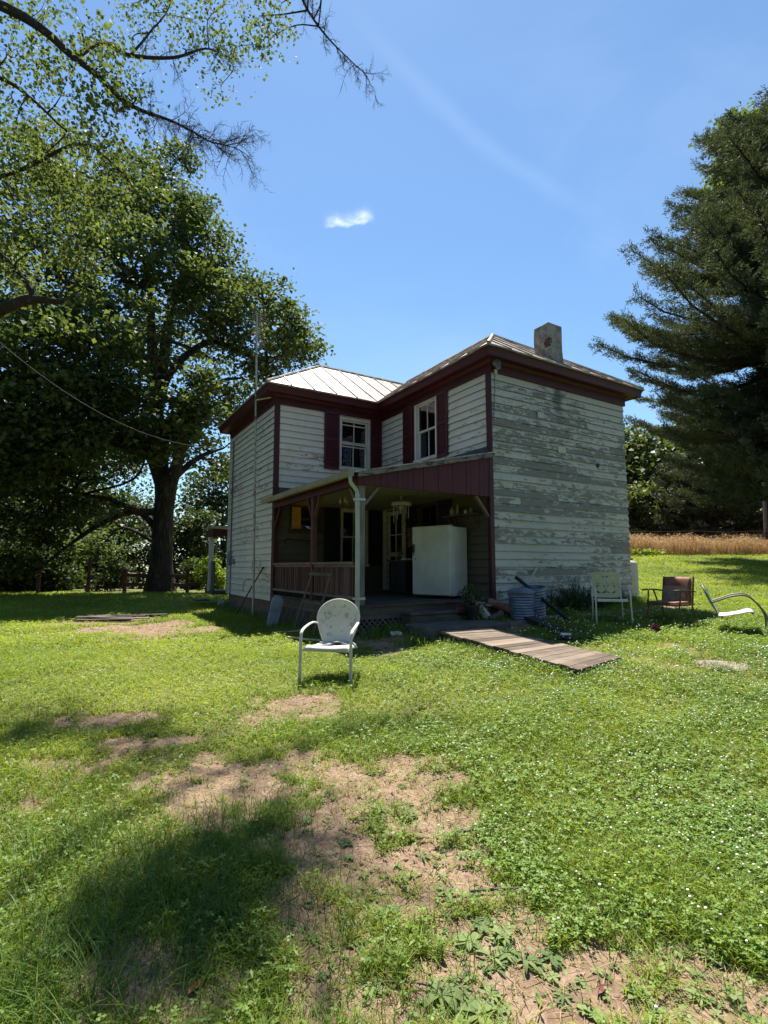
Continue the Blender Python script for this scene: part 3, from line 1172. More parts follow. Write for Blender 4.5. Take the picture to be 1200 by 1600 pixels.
def shutter(fm, a0, a1, z0, z1, mat):
    mb = MB()
    s = 0.05
    zm = z0 + (z1 - z0) * 0.52

    def bx(x0, x1, o0, o1, y0, y1):
        mb.mm(fm(x0, o0, y0), fm(x1, o1, y1))
    bx(a0, a0 + s, .038, .064, z0, z1)
    bx(a1 - s, a1, .038, .064, z0, z1)
    for (y0, y1) in ((z0, z0 + .07), (zm - .03, zm + .03), (z1 - .06, z1)):
        bx(a0 + s, a1 - s, .038, .0625, y0, y1)
    bx(a0 + s * .8, a1 - s * .8, .038, .046, z0 + .03, z1 - .03)
    for (y0, y1) in ((z0 + .07, zm - .03), (zm + .03, z1 - .06)):
        n = int((y1 - y0) / .04)
        for i in range(n):
            y = y0 + (y1 - y0) * (i + .5) / n
            p, q = fm(a0 + s, .050, y), fm(a1 - s, .050, y)
            mb.bar(p, q, .006, .03, (fm(0, 1, .8) - fm(0, 0, 0)))
    return mb.build('shutter', mat, house, bevel=.003)


shutter(fB, -1.62, -1.235, 3.88, 5.27, M['shut'])
shutter(fB, -0.365, -0.05, 3.88, 5.27, M['shut'])
shutter(fA, -1.42, -1.03, 3.88, 5.27, M['shut'])
shutter(fA, -2.70, -2.34, 3.88, 5.27, M['shut'])
shutter(fB, -1.60, -1.19, 1.60, 3.00, M['darkw'])
shutter(fB, -0.41, -0.03, 1.60, 3.02, M['darkw'])
shutter(fA, -1.58, -1.16, 1.56, 3.00, M['darkw'])
shutter(fA, -2.78, -2.36, 1.56, 3.00, M['darkw'])
# flat red panels between upper windows and shutters / frieze
mb = MB()
mb.mm(fA(-1.50, .0, 3.88), fA(-1.425, .044, 5.24))
mb.mm(fB(-1.235, .0, 3.88), fB(-1.218, .044, 5.24))
mb.each('window_casing', M['red'], house)

# ---- back door on the porch
mb = MB()
a0, a1, z0, z1 = DOOR
mb.mm(fA(a0 - .09, .0, z0), fA(a0 - .005, .045, z1 + .08))
mb.mm(fA(a1 + .005, .0, z0), fA(a1 + .16, .045, z1 + .08))
mb.mm(fA(a0 - .005, .0, z1), fA(a1 + .005, .044, z1 + .08))
mb.build('door_frame', M['white'], house, bevel=.004)
mb = MB()
st_ = .10
mb.mm(fA(a0 + .01, -.03, z0), fA(a0 + st_, .012, z1 - .01))
mb.mm(fA(a1 - st_, -.03, z0), fA(a1 - .01, .012, z1 - .01))
mb.mm(fA(a0 + st_, -.03, z0), fA(a1 - st_, .011, z0 + .28))
mb.mm(fA(a0 + st_, -.03, z1 - .13), fA(a1 - st_, .011, z1 - .01))
mb.mm(fA(a0 + st_, -.03, z0 + .80), fA(a1 - st_, .011, z0 + .90))
mb.mm(fA((a0 + a1) / 2 - .014, -.02, z0 + .28), fA((a0 + a1) / 2 + .014, .006, z1 - .13))
mb.mm(fA(a0 + st_, -.02, z0 + 1.30), fA(a1 - st_, .005, z0 + 1.325))
door = mb.build('door', M['white'], house, bevel=.004)
mb = MB()
mb.mm(fA(a0 + st_ - .01, -.014, z0 + .27), fA(a1 - st_ + .01, -.010, z1 - .12))
mb.build('door_glass', M['glass'], door)
mb = MB()
mb.ball(fA(a0 + .055, .05, z0 + .86), .028, 10, 6)
mb.tube([fA(a0 + .055, .01, z0 + .86), fA(a0 + .055, .04, z0 + .86)], .010, 8)
mb.build('handle', M['rust'], door, smooth=True)

# ================================================================== PORCH
PX0 = -LB
# floor boards
mb = MB()
nb = 30
for i in range(nb):
    y0 = -LA - 0.03 + (LA + .0) * i / nb
    y1 = -LA - 0.03 + (LA + .0) * (i + 1) / nb - .004
    mb.r = random.random()
    mb.mm((PX0 - .06, y0, ZF - .03), (-0.035, y1, ZF + random.uniform(-.002, .002)))
mb.build('porch_floor', mat_wood('porch_board', (0.095, 0.078, 0.06), (0.035, 0.028, 0.024), 0), house, bevel=.003)
mb = MB()
mb.mm((PX0 - .02, -LA, ZF - .17), (-0.03, -LA + .04, ZF - .032))
mb.mm((PX0, -LA + .041, ZF - .17), (PX0 + .04, -0.03, ZF - .032))
mb.each('floor_joist', M['greyx'], house, bevel=.004)


def lattice(fm, a0, a1, zlo, zhi, holes=()):
    mb = MB()
    s = 0.095
    L = a1 - a0
    H = zhi - zlo
    t = a0 - H
    while t < a1:
        for sgn, off in ((1, .0), (-1, .012)):
            # line from (t,zlo) to (t+H,zhi), or mirrored
            p0, p1 = t, t + H
            l0, l1 = max(p0, a0), min(p1, a1)
            if l1 - l0 > .02:
                za, zb_ = zlo + (l0 - p0), zlo + (l1 - p0)
                A, B = (l0, za), (l1, zb_)
                if sgn < 0:
                    A, B = (a0 + a1 - l0, za), (a0 + a1 - l1, zb_)
                mb.r = random.random()
                mb.bar(fm(A[0], off, A[1]), fm(B[0], off, B[1]), .009, .030, fm(-(B[1] - A[1]), 0, B[0] - A[0]) - fm(0, 0, 0))
        t += s
    mb.bar(fm(a0, .02, zhi), fm(a1, .02, zhi), .018, .05)
    return mb.build('lattice', M['greyz'], house)


fP = frame_map('x', -LA, -1)
fQ = frame_map('y', PX0, -1)
lattice(fP, PX0, -0.03, 0.45, ZF - .19)
lattice(fQ, -LA, -0.03, 0.30, ZF - .19)

# beams
ZBM = 2.86
mb = MB()
mb.mm((PX0 - .035, -LA - .0, ZBM), (PX0 + .045, -0.032, 3.03))
mb.build('porch_beam', M['red'], house, bevel=.006)
# ceiling
mb = MB()
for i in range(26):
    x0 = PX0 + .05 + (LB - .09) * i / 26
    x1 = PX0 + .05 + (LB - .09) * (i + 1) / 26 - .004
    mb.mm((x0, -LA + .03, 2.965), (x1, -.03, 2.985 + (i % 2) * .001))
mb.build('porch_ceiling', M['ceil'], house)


def zroof(x):
    return 3.055 + (x - PX0) / LB * 0.62


# gable board: vertical planks under the sloping edge
mb = MB()
nb = 27
for i in range(nb):
    x0 = PX0 - .035 + (LB + .0) * i / nb
    x1 = PX0 - .035 + (LB + .0) * (i + 1) / nb - .004
    dy = random.uniform(-.004, .004)
    mb.r = random.random()
    mb.prism([(x0, -LA - .045 + dy, ZBM + random.uniform(-.006, .004)), (x1, -LA - .045 + dy, ZBM), (x1, -LA - .045 + dy, zroof(x1) - .03), (x0, -LA - .045 + dy, zroof(x0) - .03)], (0, .03, 0))
mb.build('gable_board', M['redb'], house)
mb = MB()
mb.mm((PX0 + .046, -LA - .012, ZBM + .01), (-.035, -LA + .05, ZBM + .10))
mb.build('porch_beam', M['red'], house)
# porch roof
mb = MB()
x0, x1 = PX0 - .16, -0.032
nst = 9
for i in range(nst):
    ya = -LA - .13 + (LA + .10) * i / nst
    yb_ = -LA - .13 + (LA + .10) * (i + 1) / nst
    mb.r = random.random()
    mb.prism([(x0, ya, zroof(x0)), (x1, ya, zroof(x1)), (x1, yb_ - .002, zroof(x1)), (x0, yb_ - .002, zroof(x0))], (0, 0, .022))
for i in range(1, nst):
    ya = -LA - .13 + (LA + .10) * i / nst
    mb.bar((x0, ya, zroof(x0) + .03), (x1, ya, zroof(x1) + .03), .02, .03)
pr = mb.build('porch_roof', M['roof'], house)
# worn edge board along the slope
mb = MB()
mb.prism([(x0 + .09, -LA - .12, zroof(x0 + .09) - .075), (x1 - .0, -LA - .12, zroof(x1) - .075), (x1 - .0, -LA - .12, zroof(x1) - .004), (x0 + .09, -LA - .12, zroof(x0 + .09) - .004)], (0, .035, 0))
mb.build('edge_board', M['fascia'], pr, bevel=.004)
mb = MB()
mb.prism([(x0 + .09, -LA - .084, zroof(x0 + .09) - .07), (x1, -LA - .084, zroof(x1) - .07), (x1, -LA - .084, zroof(x1) - .045), (x0 + .09, -LA - .084, zroof(x0 + .09) - .045)], (0, .07, 0))
mb.build('edge_soffit', M['red'], pr)
# eave board above the side beam
mb = MB()
mb.mm((PX0 - .15, -LA - .08, 2.985), (PX0 - .036, -.05, 3.01))
mb.mm((PX0 - .16, -LA - .08, 2.96), (PX0 - .135, -.05, 3.03))
mb.each('eave_board', M['red'], pr)
# flashing where the porch roof meets the walls
mb = MB()
mb.prism([(x0 + .18, -.034, zroof(x0 + .18) + .024), (-.05, -.034, zroof(-.05) + .024), (-.05, -.034, zroof(-.05) + .10), (x0 + .18, -.034, zroof(x0 + .18) + .19)], (0, -.008, 0))
mb.prism([(-.038, -LA + .0, zroof(0) + .02), (-.038, -.05, zroof(0) + .02), (-.038, -.05, zroof(0) + .14), (-.038, -LA + .0, zroof(0) + .15)], (-.007, 0, 0))
mb.each('wall_flashing', M['tar'], pr)

# gutter (K profile) and downspout
mb = MB()
gx = PX0 - .165
prof = [(0, -.0), (0, -.085), (-.055, -.085), (-.075, -.05), (-.075, -.02), (-.085, 0.005), (-.078, 0.005), (-.068, -.02), (-.068, -.048), (-.05, -.078), (-.007, -.078), (-.007, 0)]
vs = []
ng = 14
zg = 3.06
for i in range(ng + 1):
    y = -LA - .14 + (LA + .30) * i / ng
    zz = zg + .012 * noise.noise(Vector((y * .8, 3, 1))) - .01 * (1 - i / ng)
    vs += [(gx + px_, y, zz + pz) for px_, pz in prof]
k = len(prof)
fs = []
for i in range(ng):
    for j in range(k):
        a, b = i * k + j, i * k + (j + 1) % k
        fs.append((a, b, b + k, a + k))
fs += [tuple(range(6)), tuple(ng * k + j for j in range(6))]
mb.add(vs, fs)
mb.mm((gx - .083, -LA - .146, zg - .095), (gx, -LA - .138, zg + .006))
mb.build('gutter', M['gut'], house)
mb = MB()
dx = PX0 - .07
pts = curve_pts([(gx - .035, -LA - .10, zg - .08), (gx - .034, -LA - .10, zg - .15), (gx - .02, -LA - .10, zg - .20), (dx - .03, -LA - .09, zg - .29), (dx, -LA - .085, zg - .34), (dx, -LA - .085, zg - .42), (dx + .01, -LA - .085, 1.9), (dx + .012, -LA - .085, ZF - .14), (dx + .012, -LA - .09, ZF - .24)], 5)
mb.tube(pts, .041, 4, flat=(1.05, 0.8))
mb.build('downspout', M['spout'], house, bevel=.008)
mb = MB()
for z in (2.60, 1.10):
    mb.mm((dx - .045, -LA - .135, z), (dx + .12, -LA - .128, z + .035))
    mb.mm((dx - .048, -LA - .13, z), (dx - .040, -LA - .04, z + .035))
mb.each('downspout_strap', M['spout'], house)

# posts
mb = MB()
mb.mm((PX0 - .005, -LA + .0, ZF), (PX0 + .115, -LA + .11, ZBM))
mb.build('porch_post', mat_wood('corner_post_wood', (0.25, 0.235, 0.21), (0.10, 0.09, 0.08), 2), house, bevel=.008)
mb = MB()
mb.mm((PX0 - .04, -2.26, ZF), (PX0 + .05, -2.16, ZBM))
mid = mb.build('porch_post', M['post'], house, bevel=.012)
mb = MB()
for s in (-1, 1):
    mb.bar((PX0 + .005, -2.21 + s * .03, 2.46), (PX0 + .005, -2.21 + s * .29, 2.86), .05, .06, (1, 0, 0))
mb.each('brace', M['post'], mid, bevel=.006)
mb = MB()
mb.mm((PX0 - .035, -.135, ZF - .55), (PX0 + .06, -.035, ZBM))
pp = mb.build('porch_post', M['red'], house, bevel=.006)
mb = MB()
mb.bar((PX0 + .01, -.13, 2.44), (PX0 + .01, -.45, 2.86), .06, .07, (1, 0, 0))
mb.each('brace', M['red'], pp, bevel=.006)
mb = MB()
mb.mm((-.115, -LA - .055, ZF - .15), (-.034, -LA + .03, zroof(0) - .03))
pp = mb.build('porch_post', M['red'], house, bevel=.005)
mb = MB()
mb.bar((-.12, -LA + .0, 2.50), (-.42, -LA + .0, 2.86), .05, .06, (0, 1, 0))
mb.each('brace', M['greyz'], pp, bevel=.006)
mb = MB()
mb.bar((PX0 + .12, -LA + .05, 2.56), (PX0 + .46, -LA + .05, 2.95), .05, .06, (0, 1, 0))
mb.bar((PX0 + .05, -LA + .12, 2.56), (PX0 + .05, -LA + .42, 2.95), .05, .06, (1, 0, 0))
mb.each('brace', M['greyz'], house, bevel=.006)

# railing (left side)
mb = MB()
mb.mm((PX0 - .04, -LA + .115, 1.63), (PX0 + .06, -.14, 1.672))
mb.mm((PX0 - .01, -LA + .115, 1.585), (PX0 + .03, -.14, 1.628))
mb.mm((PX0 - .03, -LA + .115, 1.09), (PX0 + .04, -.14, 1.135))
rail = mb.build('porch_railing', mat_wood('rail_wood', (0.24, 0.17, 0.15), (0.11, 0.07, 0.065), 1), house, bevel=.005)
mb = MB()
y = -LA + .17
while y < -.18:
    mb.r = random.random()
    if abs(y + 2.21) > .07:
        mb.mm((PX0 - .008, y - .017, 1.13), (PX0 + .027, y + .017, 1.59))
    y += .098
mb.build('baluster', mat_wood('baluster_wood', (0.15, 0.085, 0.075), (0.08, 0.04, 0.036), 2), rail, bevel=.003)

# steps
mb = MB()
mb.mm((-2.06, -LA - .34, .845), (-1.02, -LA - .05, .885))
mb.mm((-2.05, -LA - .32, .62), (-1.03, -LA - .285, .84))
mb.mm((-2.05, -LA - .28, .62), (-2.01, -LA - .05, .84))
mb.mm((-1.07, -LA - .28, .62), (-1.03, -LA - .05, .84))
mb.build('porch_step', M['greyx'], house, bevel=.008)

# wall vent / hooks on wall B : black towel bar
mb = MB()
mb.tube(curve_pts([fB(-2.52, .03, 2.11), fB(-2.55, .05, 2.16), fB(-2.49, .06, 2.20), fB(-2.2, .06, 2.185), fB(-1.66, .05, 2.175)], 6), .014, 7)
mb.build('hand_rail', M['black'], house, smooth=True)

# floodlight under the eave at the near corner
mb = MB()
c = Vector((.09, -LA - .10, 5.38))
mb.lathe([(.045, -.10), (.05, -.05), (.085, .0), (.09, .05), (.06, .06)], c, 16, Matrix.Rotation(R(-28), 3, 'X'))
mb.tube([c + Vector((0, .06, .03)), c + Vector((0, .09, .06))], .02, 8)
fl = mb.build('floodlight', M['galv'], house, smooth=True)
mb = MB()
mb.mm((.06, -LA - .075, 5.21), (.12, -LA - .035, 5.29))
mb.build('junction_box', M['white'], fl, bevel=.005)
mb = MB()
mb.tube([fC(.09, .03, 5.21), fC(.085, .035, 4.9), fC(.05, .035, 4.5), fC(.04, .035, 4.35)], .006, 6)
mb.build('wire', M['cord'], fl)

# newer pale patches let into the end wall
mb = MB()
for (a0, a1, z0, z1) in ((1.225, 1.40, 4.545, 4.665), (1.78, 2.02, 3.90, 4.04)):
    mb.r = random.random()
    mb.prism([fC(a0, .030, z0), fC(a1, .030, z0), fC(a1, .020, z1), fC(a0, .020, z1)], fC(0, .011, 0) - fC(0, 0, 0))
mb.each('siding_patch', mat_plain('pale_patch', (0.46, 0.47, 0.37), 0.7, 0, .12, 5), house)
mb = MB()
mb.mm(fC(3.02, .01, 3.72), fC(3.07, .05, 3.80))
mb.each('vent_pipe', M['black'], house)

# meter box and conduit on the left wall
mb = MB()
mb.mm(fD(3.25, .02, 1.62), fD(3.42, .11, 2.0))
mb.mm(fD(2.95, .02, 1.66), fD(3.08, .07, 1.80))
mt = mb.each('meter_box', M['galv'], house, bevel=.01)
mb = MB()
mb.tube([fD(3.33, .05, 2.0), fD(3.34, .05, 3.2), fD(3.36, .05, 5.1)], .018, 8)
mb.tube([fD(3.3, .05, 1.62), fD(3.28, .05, .8), fD(3.2, .06, .5)], .014, 8)
mb.tube(curve_pts([fD(2.1, .03, .95), fD(2.0, .05, 1.15), fD(1.8, .06, 1.26), fD(1.45, .05, 1.30)], 6), .008, 6)
mb.each('conduit', M['cord'], mt, smooth=True)

# back porch beyond the left wall: low red roof and one white post
mb = MB()
mb.prism([(-LB - .46, LD + .05, 2.66), (-LB - .46, LD + 1.0, 2.66), (1.0, LD + 1.0, 3.0), (1.0, LD + .05, 3.0)], (0, 0, .05))
bp = mb.build('back_porch_roof', M['roof'], house)
mb = MB()
mb.mm((-LB - .44, LD + .03, 2.42), (-LB - .38, LD + .95, 2.64))
mb.mm((-LB - .37, LD + .035, 2.44), (0.9, LD + .09, 2.64))
mb.build('back_porch_beam', M['red'], bp)
mb = MB()
mb.mm((-LB - .42, LD + .45, .9), (-LB - .30, LD + .57, 2.42))
mb.each('back_porch_post', M['white'], bp, bevel=.006)
mb = MB()
mb.mm((-LB - .40, LD + .06, .82), (1.0, LD + .95, .92))
mb.mm((-LB - .36, LD + .10, .93), (-LB - .32, LD + .44, 1.75))
for k in range(3):
    mb.mm((-LB - .75 - k * .0, LD + .3, .3 + .17 * k), (-LB - .40 - .0, LD + .9, .34 + .17 * k))
mb.build('back_porch_deck', M['greyx'], bp)

# ================================================================== GROUND
def patch(px, py, rx, ry, s=1.0):
    p = at(px, py)
    dep = p.y
    a = at(px, py - ry)
    b = at(px, py + ry)
    return (p.x, p.y, max(.05, rx * dep / FPX), max(.05, abs(a.y - b.y) / 2), s)


def fbm(x, y, s=1.0, seed=0.0):
    v = np.zeros_like(x)
    a = 1.0
    f = s
    for k in range(4):
        v += a * np.sin(x * f * 1.3 + 1.7 * np.sin(y * f * .9 + seed + k) + seed * 3 + k * 2.1) * np.sin(y * f * 1.1 + 1.3 * np.sin(x * f * .8 + k * 1.9) + seed)
        a *= .55
        f *= 2.1
    return v


BARE = [patch(*q) for q in (
    (465, 1095, 55, 11, .74), (560, 1235, 120, 30, .72), (645, 1285, 95, 30, .95), (520, 1330, 85, 38, .85),
    (610, 1350, 90, 32, 1.0), (700, 1335, 70, 24, .9), (770, 1395, 90, 20, .8), (640, 1415, 80, 30, .75),
    (850, 1440, 120, 26, 1.0), (980, 1500, 150, 34, 1.0), (1140, 1550, 130, 48, 1.0), (880, 1520, 120, 40, .95),
    (700, 1570, 110, 40, .85), (500, 1530, 75, 55, .85), (600, 1490, 60, 30, .6), (260, 1570, 55, 36, .6),
    (860, 1590, 160, 30, .95), (1060, 1590, 160, 30, 1.0), (600, 1585, 70, 24, .8),
    (150, 1128, 75, 13, .80), (240, 1160, 90, 12, .5), (650, 1195, 70, 12, .55), (450, 1190, 60, 16, .35),
    (225, 985, 85, 12, .85), (170, 970, 60, 8, 1.0), (70, 1190, 60, 12, .4), (1000, 1040, 70, 12, .45), (340, 1290, 60, 16, .4),
    (80, 1260, 90, 20, .3), (1160, 1490, 50, 20, .5), (380, 1215, 240, 60, .46), (610, 1250, 130, 50, .78), (690, 1370, 130, 80, .72), (820, 1450, 190, 60, .74), (520, 1420, 170, 80, .55), (420, 1530, 260, 90, .46), (820, 1560, 420, 70, .85), (500, 1130, 120, 30, .42), (1000, 1020, 110, 16, .42),
)]
HX, HY = math.cos(TH), math.sin(TH)


def bare(x, y):
    m = np.zeros_like(x)
    for (cx, cy, rx, ry, s) in BARE:
        d2 = ((x - cx) / rx) ** 2 + ((y - cy) / ry) ** 2
        m = np.maximum(m, s * np.exp(-.55 * d2))
    # worn strip round the house
    lx = (x - HO.x) * HX + (y - HO.y) * HY
    ly = -(x - HO.x) * HY + (y - HO.y) * HX
    dout = np.maximum(np.maximum(-LB - lx, lx - LC), np.maximum(-LA - .9 - ly, ly - LD))
    m = np.maximum(m, np.clip(1.0 - np.abs(dout) / .6, 0, 1) * 0.8)
    n = 0.30 * fbm(x, y, 2.3, 1.0) + .20 * fbm(x, y, 7.0, 4.0) + .10 * fbm(x, y, 19.0, 2.0)
    return np.clip((m + n * np.clip(m * 2.2, 0, 1) * 1.1 - .28) / .38, 0, 1)


def inside_house(x, y, pad=0.0):
    lx = (x - HO.x) * HX + (y - HO.y) * HY
    ly = -(x - HO.x) * HY + (y - HO.y) * HX
    return (lx > -LB - pad) & (lx < LC + pad) & (ly > -LA - pad) & (ly < LD + pad)


# ground sheet: rows grow with distance
ys = np.concatenate([np.arange(-6, 0.6, .5), np.arange(0.6, 8, .035), np.arange(8, 16, .12), np.arange(16, 45, .6), np.geomspace(45, 900, 28)])
ns = 240
tt = np.linspace(-1, 1, ns)
V = []
for y in ys:
    wdt = 8 + 1.6 * max(0, y) + (0 if y < 45 else (y - 45) * 1.2)
    cs = np.sign(tt) * (np.abs(tt) ** 1.35) if y > 0 else tt
    x = cs * wdt
    V.append(np.stack([x, np.full(ns, y), np.zeros(ns)], 1))
V = np.concatenate(V)
V[:, 2] = gz(V[:, 0], np.minimum(V[:, 1], 255))
bn = bare(V[:, 0], V[:, 1])
near = V[:, 1] < 9
hsh = np.sin(V[:, 0] * 91.7 + V[:, 1] * 57.3) * 43758.5453
V[:, 2] += np.where(near, (hsh - np.floor(hsh) - .5) * 0.008, 0)
rows = len(ys)
q = (np.arange(rows - 1)[:, None] * ns + np.arange(ns - 1)[None]).ravel()
idx = np.stack([q, q + 1, q + ns + 1, q + ns], 1)


def mat_ground():
    m, t = newmat('yard_ground')
    c = t.coord('Object')
    b_ = t.attr('bare')
    n1 = t.noise(c, 9, 6, 0.7, 0.4)
    n2 = t.noise(c, 45, 5, 0.7)
    n3 = t.noise(c, 1.3, 4)
    n4 = t.noise(c, 160, 3, 0.6)
    soil = t.ramp(t.math('ADD', t.math('MULTIPLY', n1, 0.55), t.math('MULTIPLY', n2, 0.45)),
                  [(0.30, (0.095, 0.058, 0.038)), (0.46, (0.205, 0.135, 0.090)), (0.59, (0.31, 0.218, 0.150)), (0.76, (0.45, 0.35, 0.25))])
    soil = t.mix(t.math('MULTIPLY', t.smooth(n4, 0.62, 0.72), 0.5), soil, (0.14, 0.09, 0.055))
    soil = t.mix(t.math('MULTIPLY', t.smooth(t.noise(c, 3.1, 6, 0.7, 0.8), 0.48, 0.66), 0.55), soil, (0.115, 0.075, 0.048))
    under = t.mix(t.smooth(n2, 0.35, 0.65), (0.060, 0.075, 0.018), (0.17, 0.165, 0.055))
    under = t.mix(t.math('MULTIPLY', t.smooth(n3, 0.45, 0.7), 0.35), under, (0.22, 0.17, 0.085))
    f = t.smooth(t.math('ADD', b_, t.math('MULTIPLY', t.math('SUBTRACT', n1, 0.5), 0.9)), 0.22, 0.48)
    cc = t.mix(f, under, soil)
    h = t.math('ADD', t.math('MULTIPLY', n2, 0.6), t.math('MULTIPLY', n4, 0.3))
    t.out(t.principled(cc, 0.95, 0, t.bump(h, 0.7, 0.02), 0.15))
    return m


gm = mat_ground()
ground = np_mesh('ground', V, np.full(len(idx), 4), idx.ravel(), np.full(len(idx), .5), gm, smooth=True)
a_ = ground.data.attributes.new('bare', 'FLOAT', 'POINT')
a_.data.foreach_set('value', bn.astype(np.float32))
ground['kind'] = 'structure'

# ================================================================== THINGS ON THE PORCH
# freezer
fz_ang = math.atan2(.95, -.30)            # direction (house frame) along the door side
fx = hw(-.66, -3.48, ZF)
frz = thing('upright_freezer', 'upright white freezer standing on the porch with its door side to the yard', 'freezer', fx, TH + fz_ang - R(90))
# local: origin at the near corner, +y along the door side, +x into the depth
W_, D_, H_ = .86, .60, 1.355
mb = MB()
mb.mm((.064, -.0, .05), (D_, W_, H_ - .02))
mb.build('body', M['enamel'], frz, bevel=.014, seg=3)
mb = MB()
mb.mm((0, -.005, .06), (.045, W_ + .005, H_))
dr = mb.build('door', M['enamel'], frz, bevel=.016, seg=3)
mb = MB()
mb.mm((.0455, .014, .07), (.0635, W_ - .014, H_ - .032))
mb.build('door_seal', M['rubber'], frz)
mb = MB()
mb.mm((-.03, W_ - .055, .86), (.0, W_ - .025, 1.02))
mb.mm((-.03, W_ - .055, .80), (-.018, W_ - .035, .86))
mb.build('handle', M['black'], dr, bevel=.006)
mb = MB()
mb.lathe([(.012, 0), (.012, .006)], (-.003, W_ - .07, .74), 10, Matrix.Rotation(R(-90), 3, 'Y'))
mb.build('lock', M['rust'], dr)
mb = MB()
for (x, y) in ((.08, .05), (.08, W_ - .05), (D_ - .05, .05), (D_ - .05, W_ - .05)):
    mb.lathe([(.02, 0), (.02, .05)], (x, y, 0), 10)
mb.each('foot', M['black'], frz)
mb = MB()
for z in (.10, H_ - .03):
    mb.mm((.01, -.018, z), (.07, .002, z + .03))
mb.each('hinge', M['white'], frz, bevel=.004)

# dark cabinet beside the door
cb = thing('porch_cabinet', 'low black cabinet beside the porch door, papers on top', 'cabinet', hw(-.30, -1.58, ZF), TH)
mb = MB()
mb.mm((-.28, -.33, .06), (.22, .33, .70))
mb.build('body', M['black'], cb, bevel=.008)
mb = MB()
mb.mm((-.31, -.36, .70), (.24, .36, .73))
mb.build('top', M['greyx'], cb, bevel=.006)
for s in (-1, 1):
    mb = MB()
    mb.mm((-.296, s * .165 - .15, .10), (-.281, s * .165 + .15, .66))
    d_ = mb.build('door', M['black'], cb, bevel=.006)
    mb = MB()
    mb.ball((-.31, s * .03, .42), .014, 8, 5)
    mb.build('knob', M['rust'], d_, smooth=True)
pb = thing('paper_stack', 'small stack of white papers lying on the black porch cabinet', 'paper', hw(-.36, -1.70, ZF + .732), TH + .2)
mb = MB()
for k in range(5):
    mb.box((random.uniform(-.01, .01), random.uniform(-.01, .01), .004 + k * .006), (.20, .26, .005), Matrix.Rotation(random.uniform(-.1, .1), 3, 'Z'))
mb.build('sheets', M['paper'], pb)
fg = thing('wire_figure', 'dark wire ornament standing on the black porch cabinet', 'ornament', hw(-.40, -1.40, ZF + .732), TH)
mb = MB()
mb.lathe([(.06, 0), (.06, .012), (.02, .02)], (0, 0, 0), 12)
mb.build('base', M['rust'], fg)
mb = MB()
for s in (-1, 1):
    mb.tube(curve_pts([(0, s * .05, .015), (.0, s * .01, .12), (0, s * .06, .20), (0, s * .03, .29)], 5), .008, 6)
mb.tube([(0, -.055, .19), (0, .055, .10)], .008, 6)
mb.build('body', M['rust'], fg)

# wall shelf with jars
sh = thing('wall_shelf', 'weathered wooden shelf on the porch wall above the freezer', 'shelf', hw(-.03, -3.18, 2.56), TH)
mb = MB()
mb.mm((-.24, -.52, 0), (.0, .42, .03))
mb.build('board', M['greyy'], sh, bevel=.004)
for y in (-.38, .28):
    mb = MB()
    mb.bar((-.01, y, -.24), (-.01, y, -.002), .03, .03)
    mb.bar((-.20, y, -.02), (-.02, y, -.22), .025, .025)
    mb.build('bracket', M['rust'], sh, bevel=.003)
jm = mat_plain('jar_glass', (0.35, 0.33, 0.24), 0.15, 0, .2, 5, .02)
jars = [('squat glass jar with a pale lid on the porch shelf, first from the door', .22, .055, .16, jm), ('tall dull glass bottle on the porch shelf', .06, .032, .20, jm),
        ('small white cup on the porch shelf', -.18, .035, .08, M['paper']), ('little grey tin can on the porch shelf, nearest the red post', -.34, .04, .10, M['galv'])]
for lab, y, r_, h_, mt_ in jars:
    j = thing('jar' if mt_ is jm else 'cup', lab, 'jar' if mt_ is jm else 'cup', hw(-.16, -3.18 + y, 2.592), TH)
    mb = MB()
    mb.lathe([(r_ * .8, 0), (r_, .01), (r_, h_ * .7), (r_ * .6, h_ * .85), (r_ * .6, h_)], (0, 0, 0), 14)
    mb.build('body', mt_, j, smooth=True)
    if mt_ is jm:
        mb = MB()
        mb.lathe([(r_ * .65, h_), (r_ * .65, h_ + .02)], (0, 0, 0), 14)
        mb.build('lid', M['rust'], j)

# hanging white lamp with a globe, and a small crystal chandelier
lp = thing('hanging_lamp', 'white enamel ceiling lamp with round globe hanging over the freezer', 'lamp', hw(-1.10, -2.55, 2.963), TH)
mb = MB()
mb.tube([(0, 0, 0), (0, 0, -.10)], .012, 8)
mb.build('stem', M['white'], lp)
mb = MB()
mb.lathe([(.03, -.09), (.13, -.10), (.185, -.125), (.20, -.17), (.19, -.19), (.12, -.17), (.05, -.16)], (0, 0, 0), 26)
mb.build('lamp_shade', mat_rusty('lamp_enamel', (0.50, 0.50, 0.46), (.2, .12, .08), .15, 16), lp, smooth=True)
mb = MB()
mb.ball((0, 0, -.225), .055, 14, 8)
mb.build('globe', jm, lp, smooth=True)
mb = MB()
for k in range(5):
    a0 = k * 1.256 + .3
    mb.tube([(.15 * math.cos(a0), .15 * math.sin(a0), -.19), (.15 * math.cos(a0), .15 * math.sin(a0), -.19 - .16 - .09 * (k % 3))], .006, 6)
mb.each('chime_tube', M['alu'], lp)
ch = thing('crystal_chandelier', 'small dark chandelier with glass drops hanging from the porch ceiling', 'chandelier', hw(-2.35, -2.75, 2.963), TH)
mb = MB()
mb.tube([(0, 0, 0), (0, 0, -.22)], .006, 6)
mb.ball((0, 0, -.26), .035, 10, 6)
mb.build('stem', M['rust'], ch)
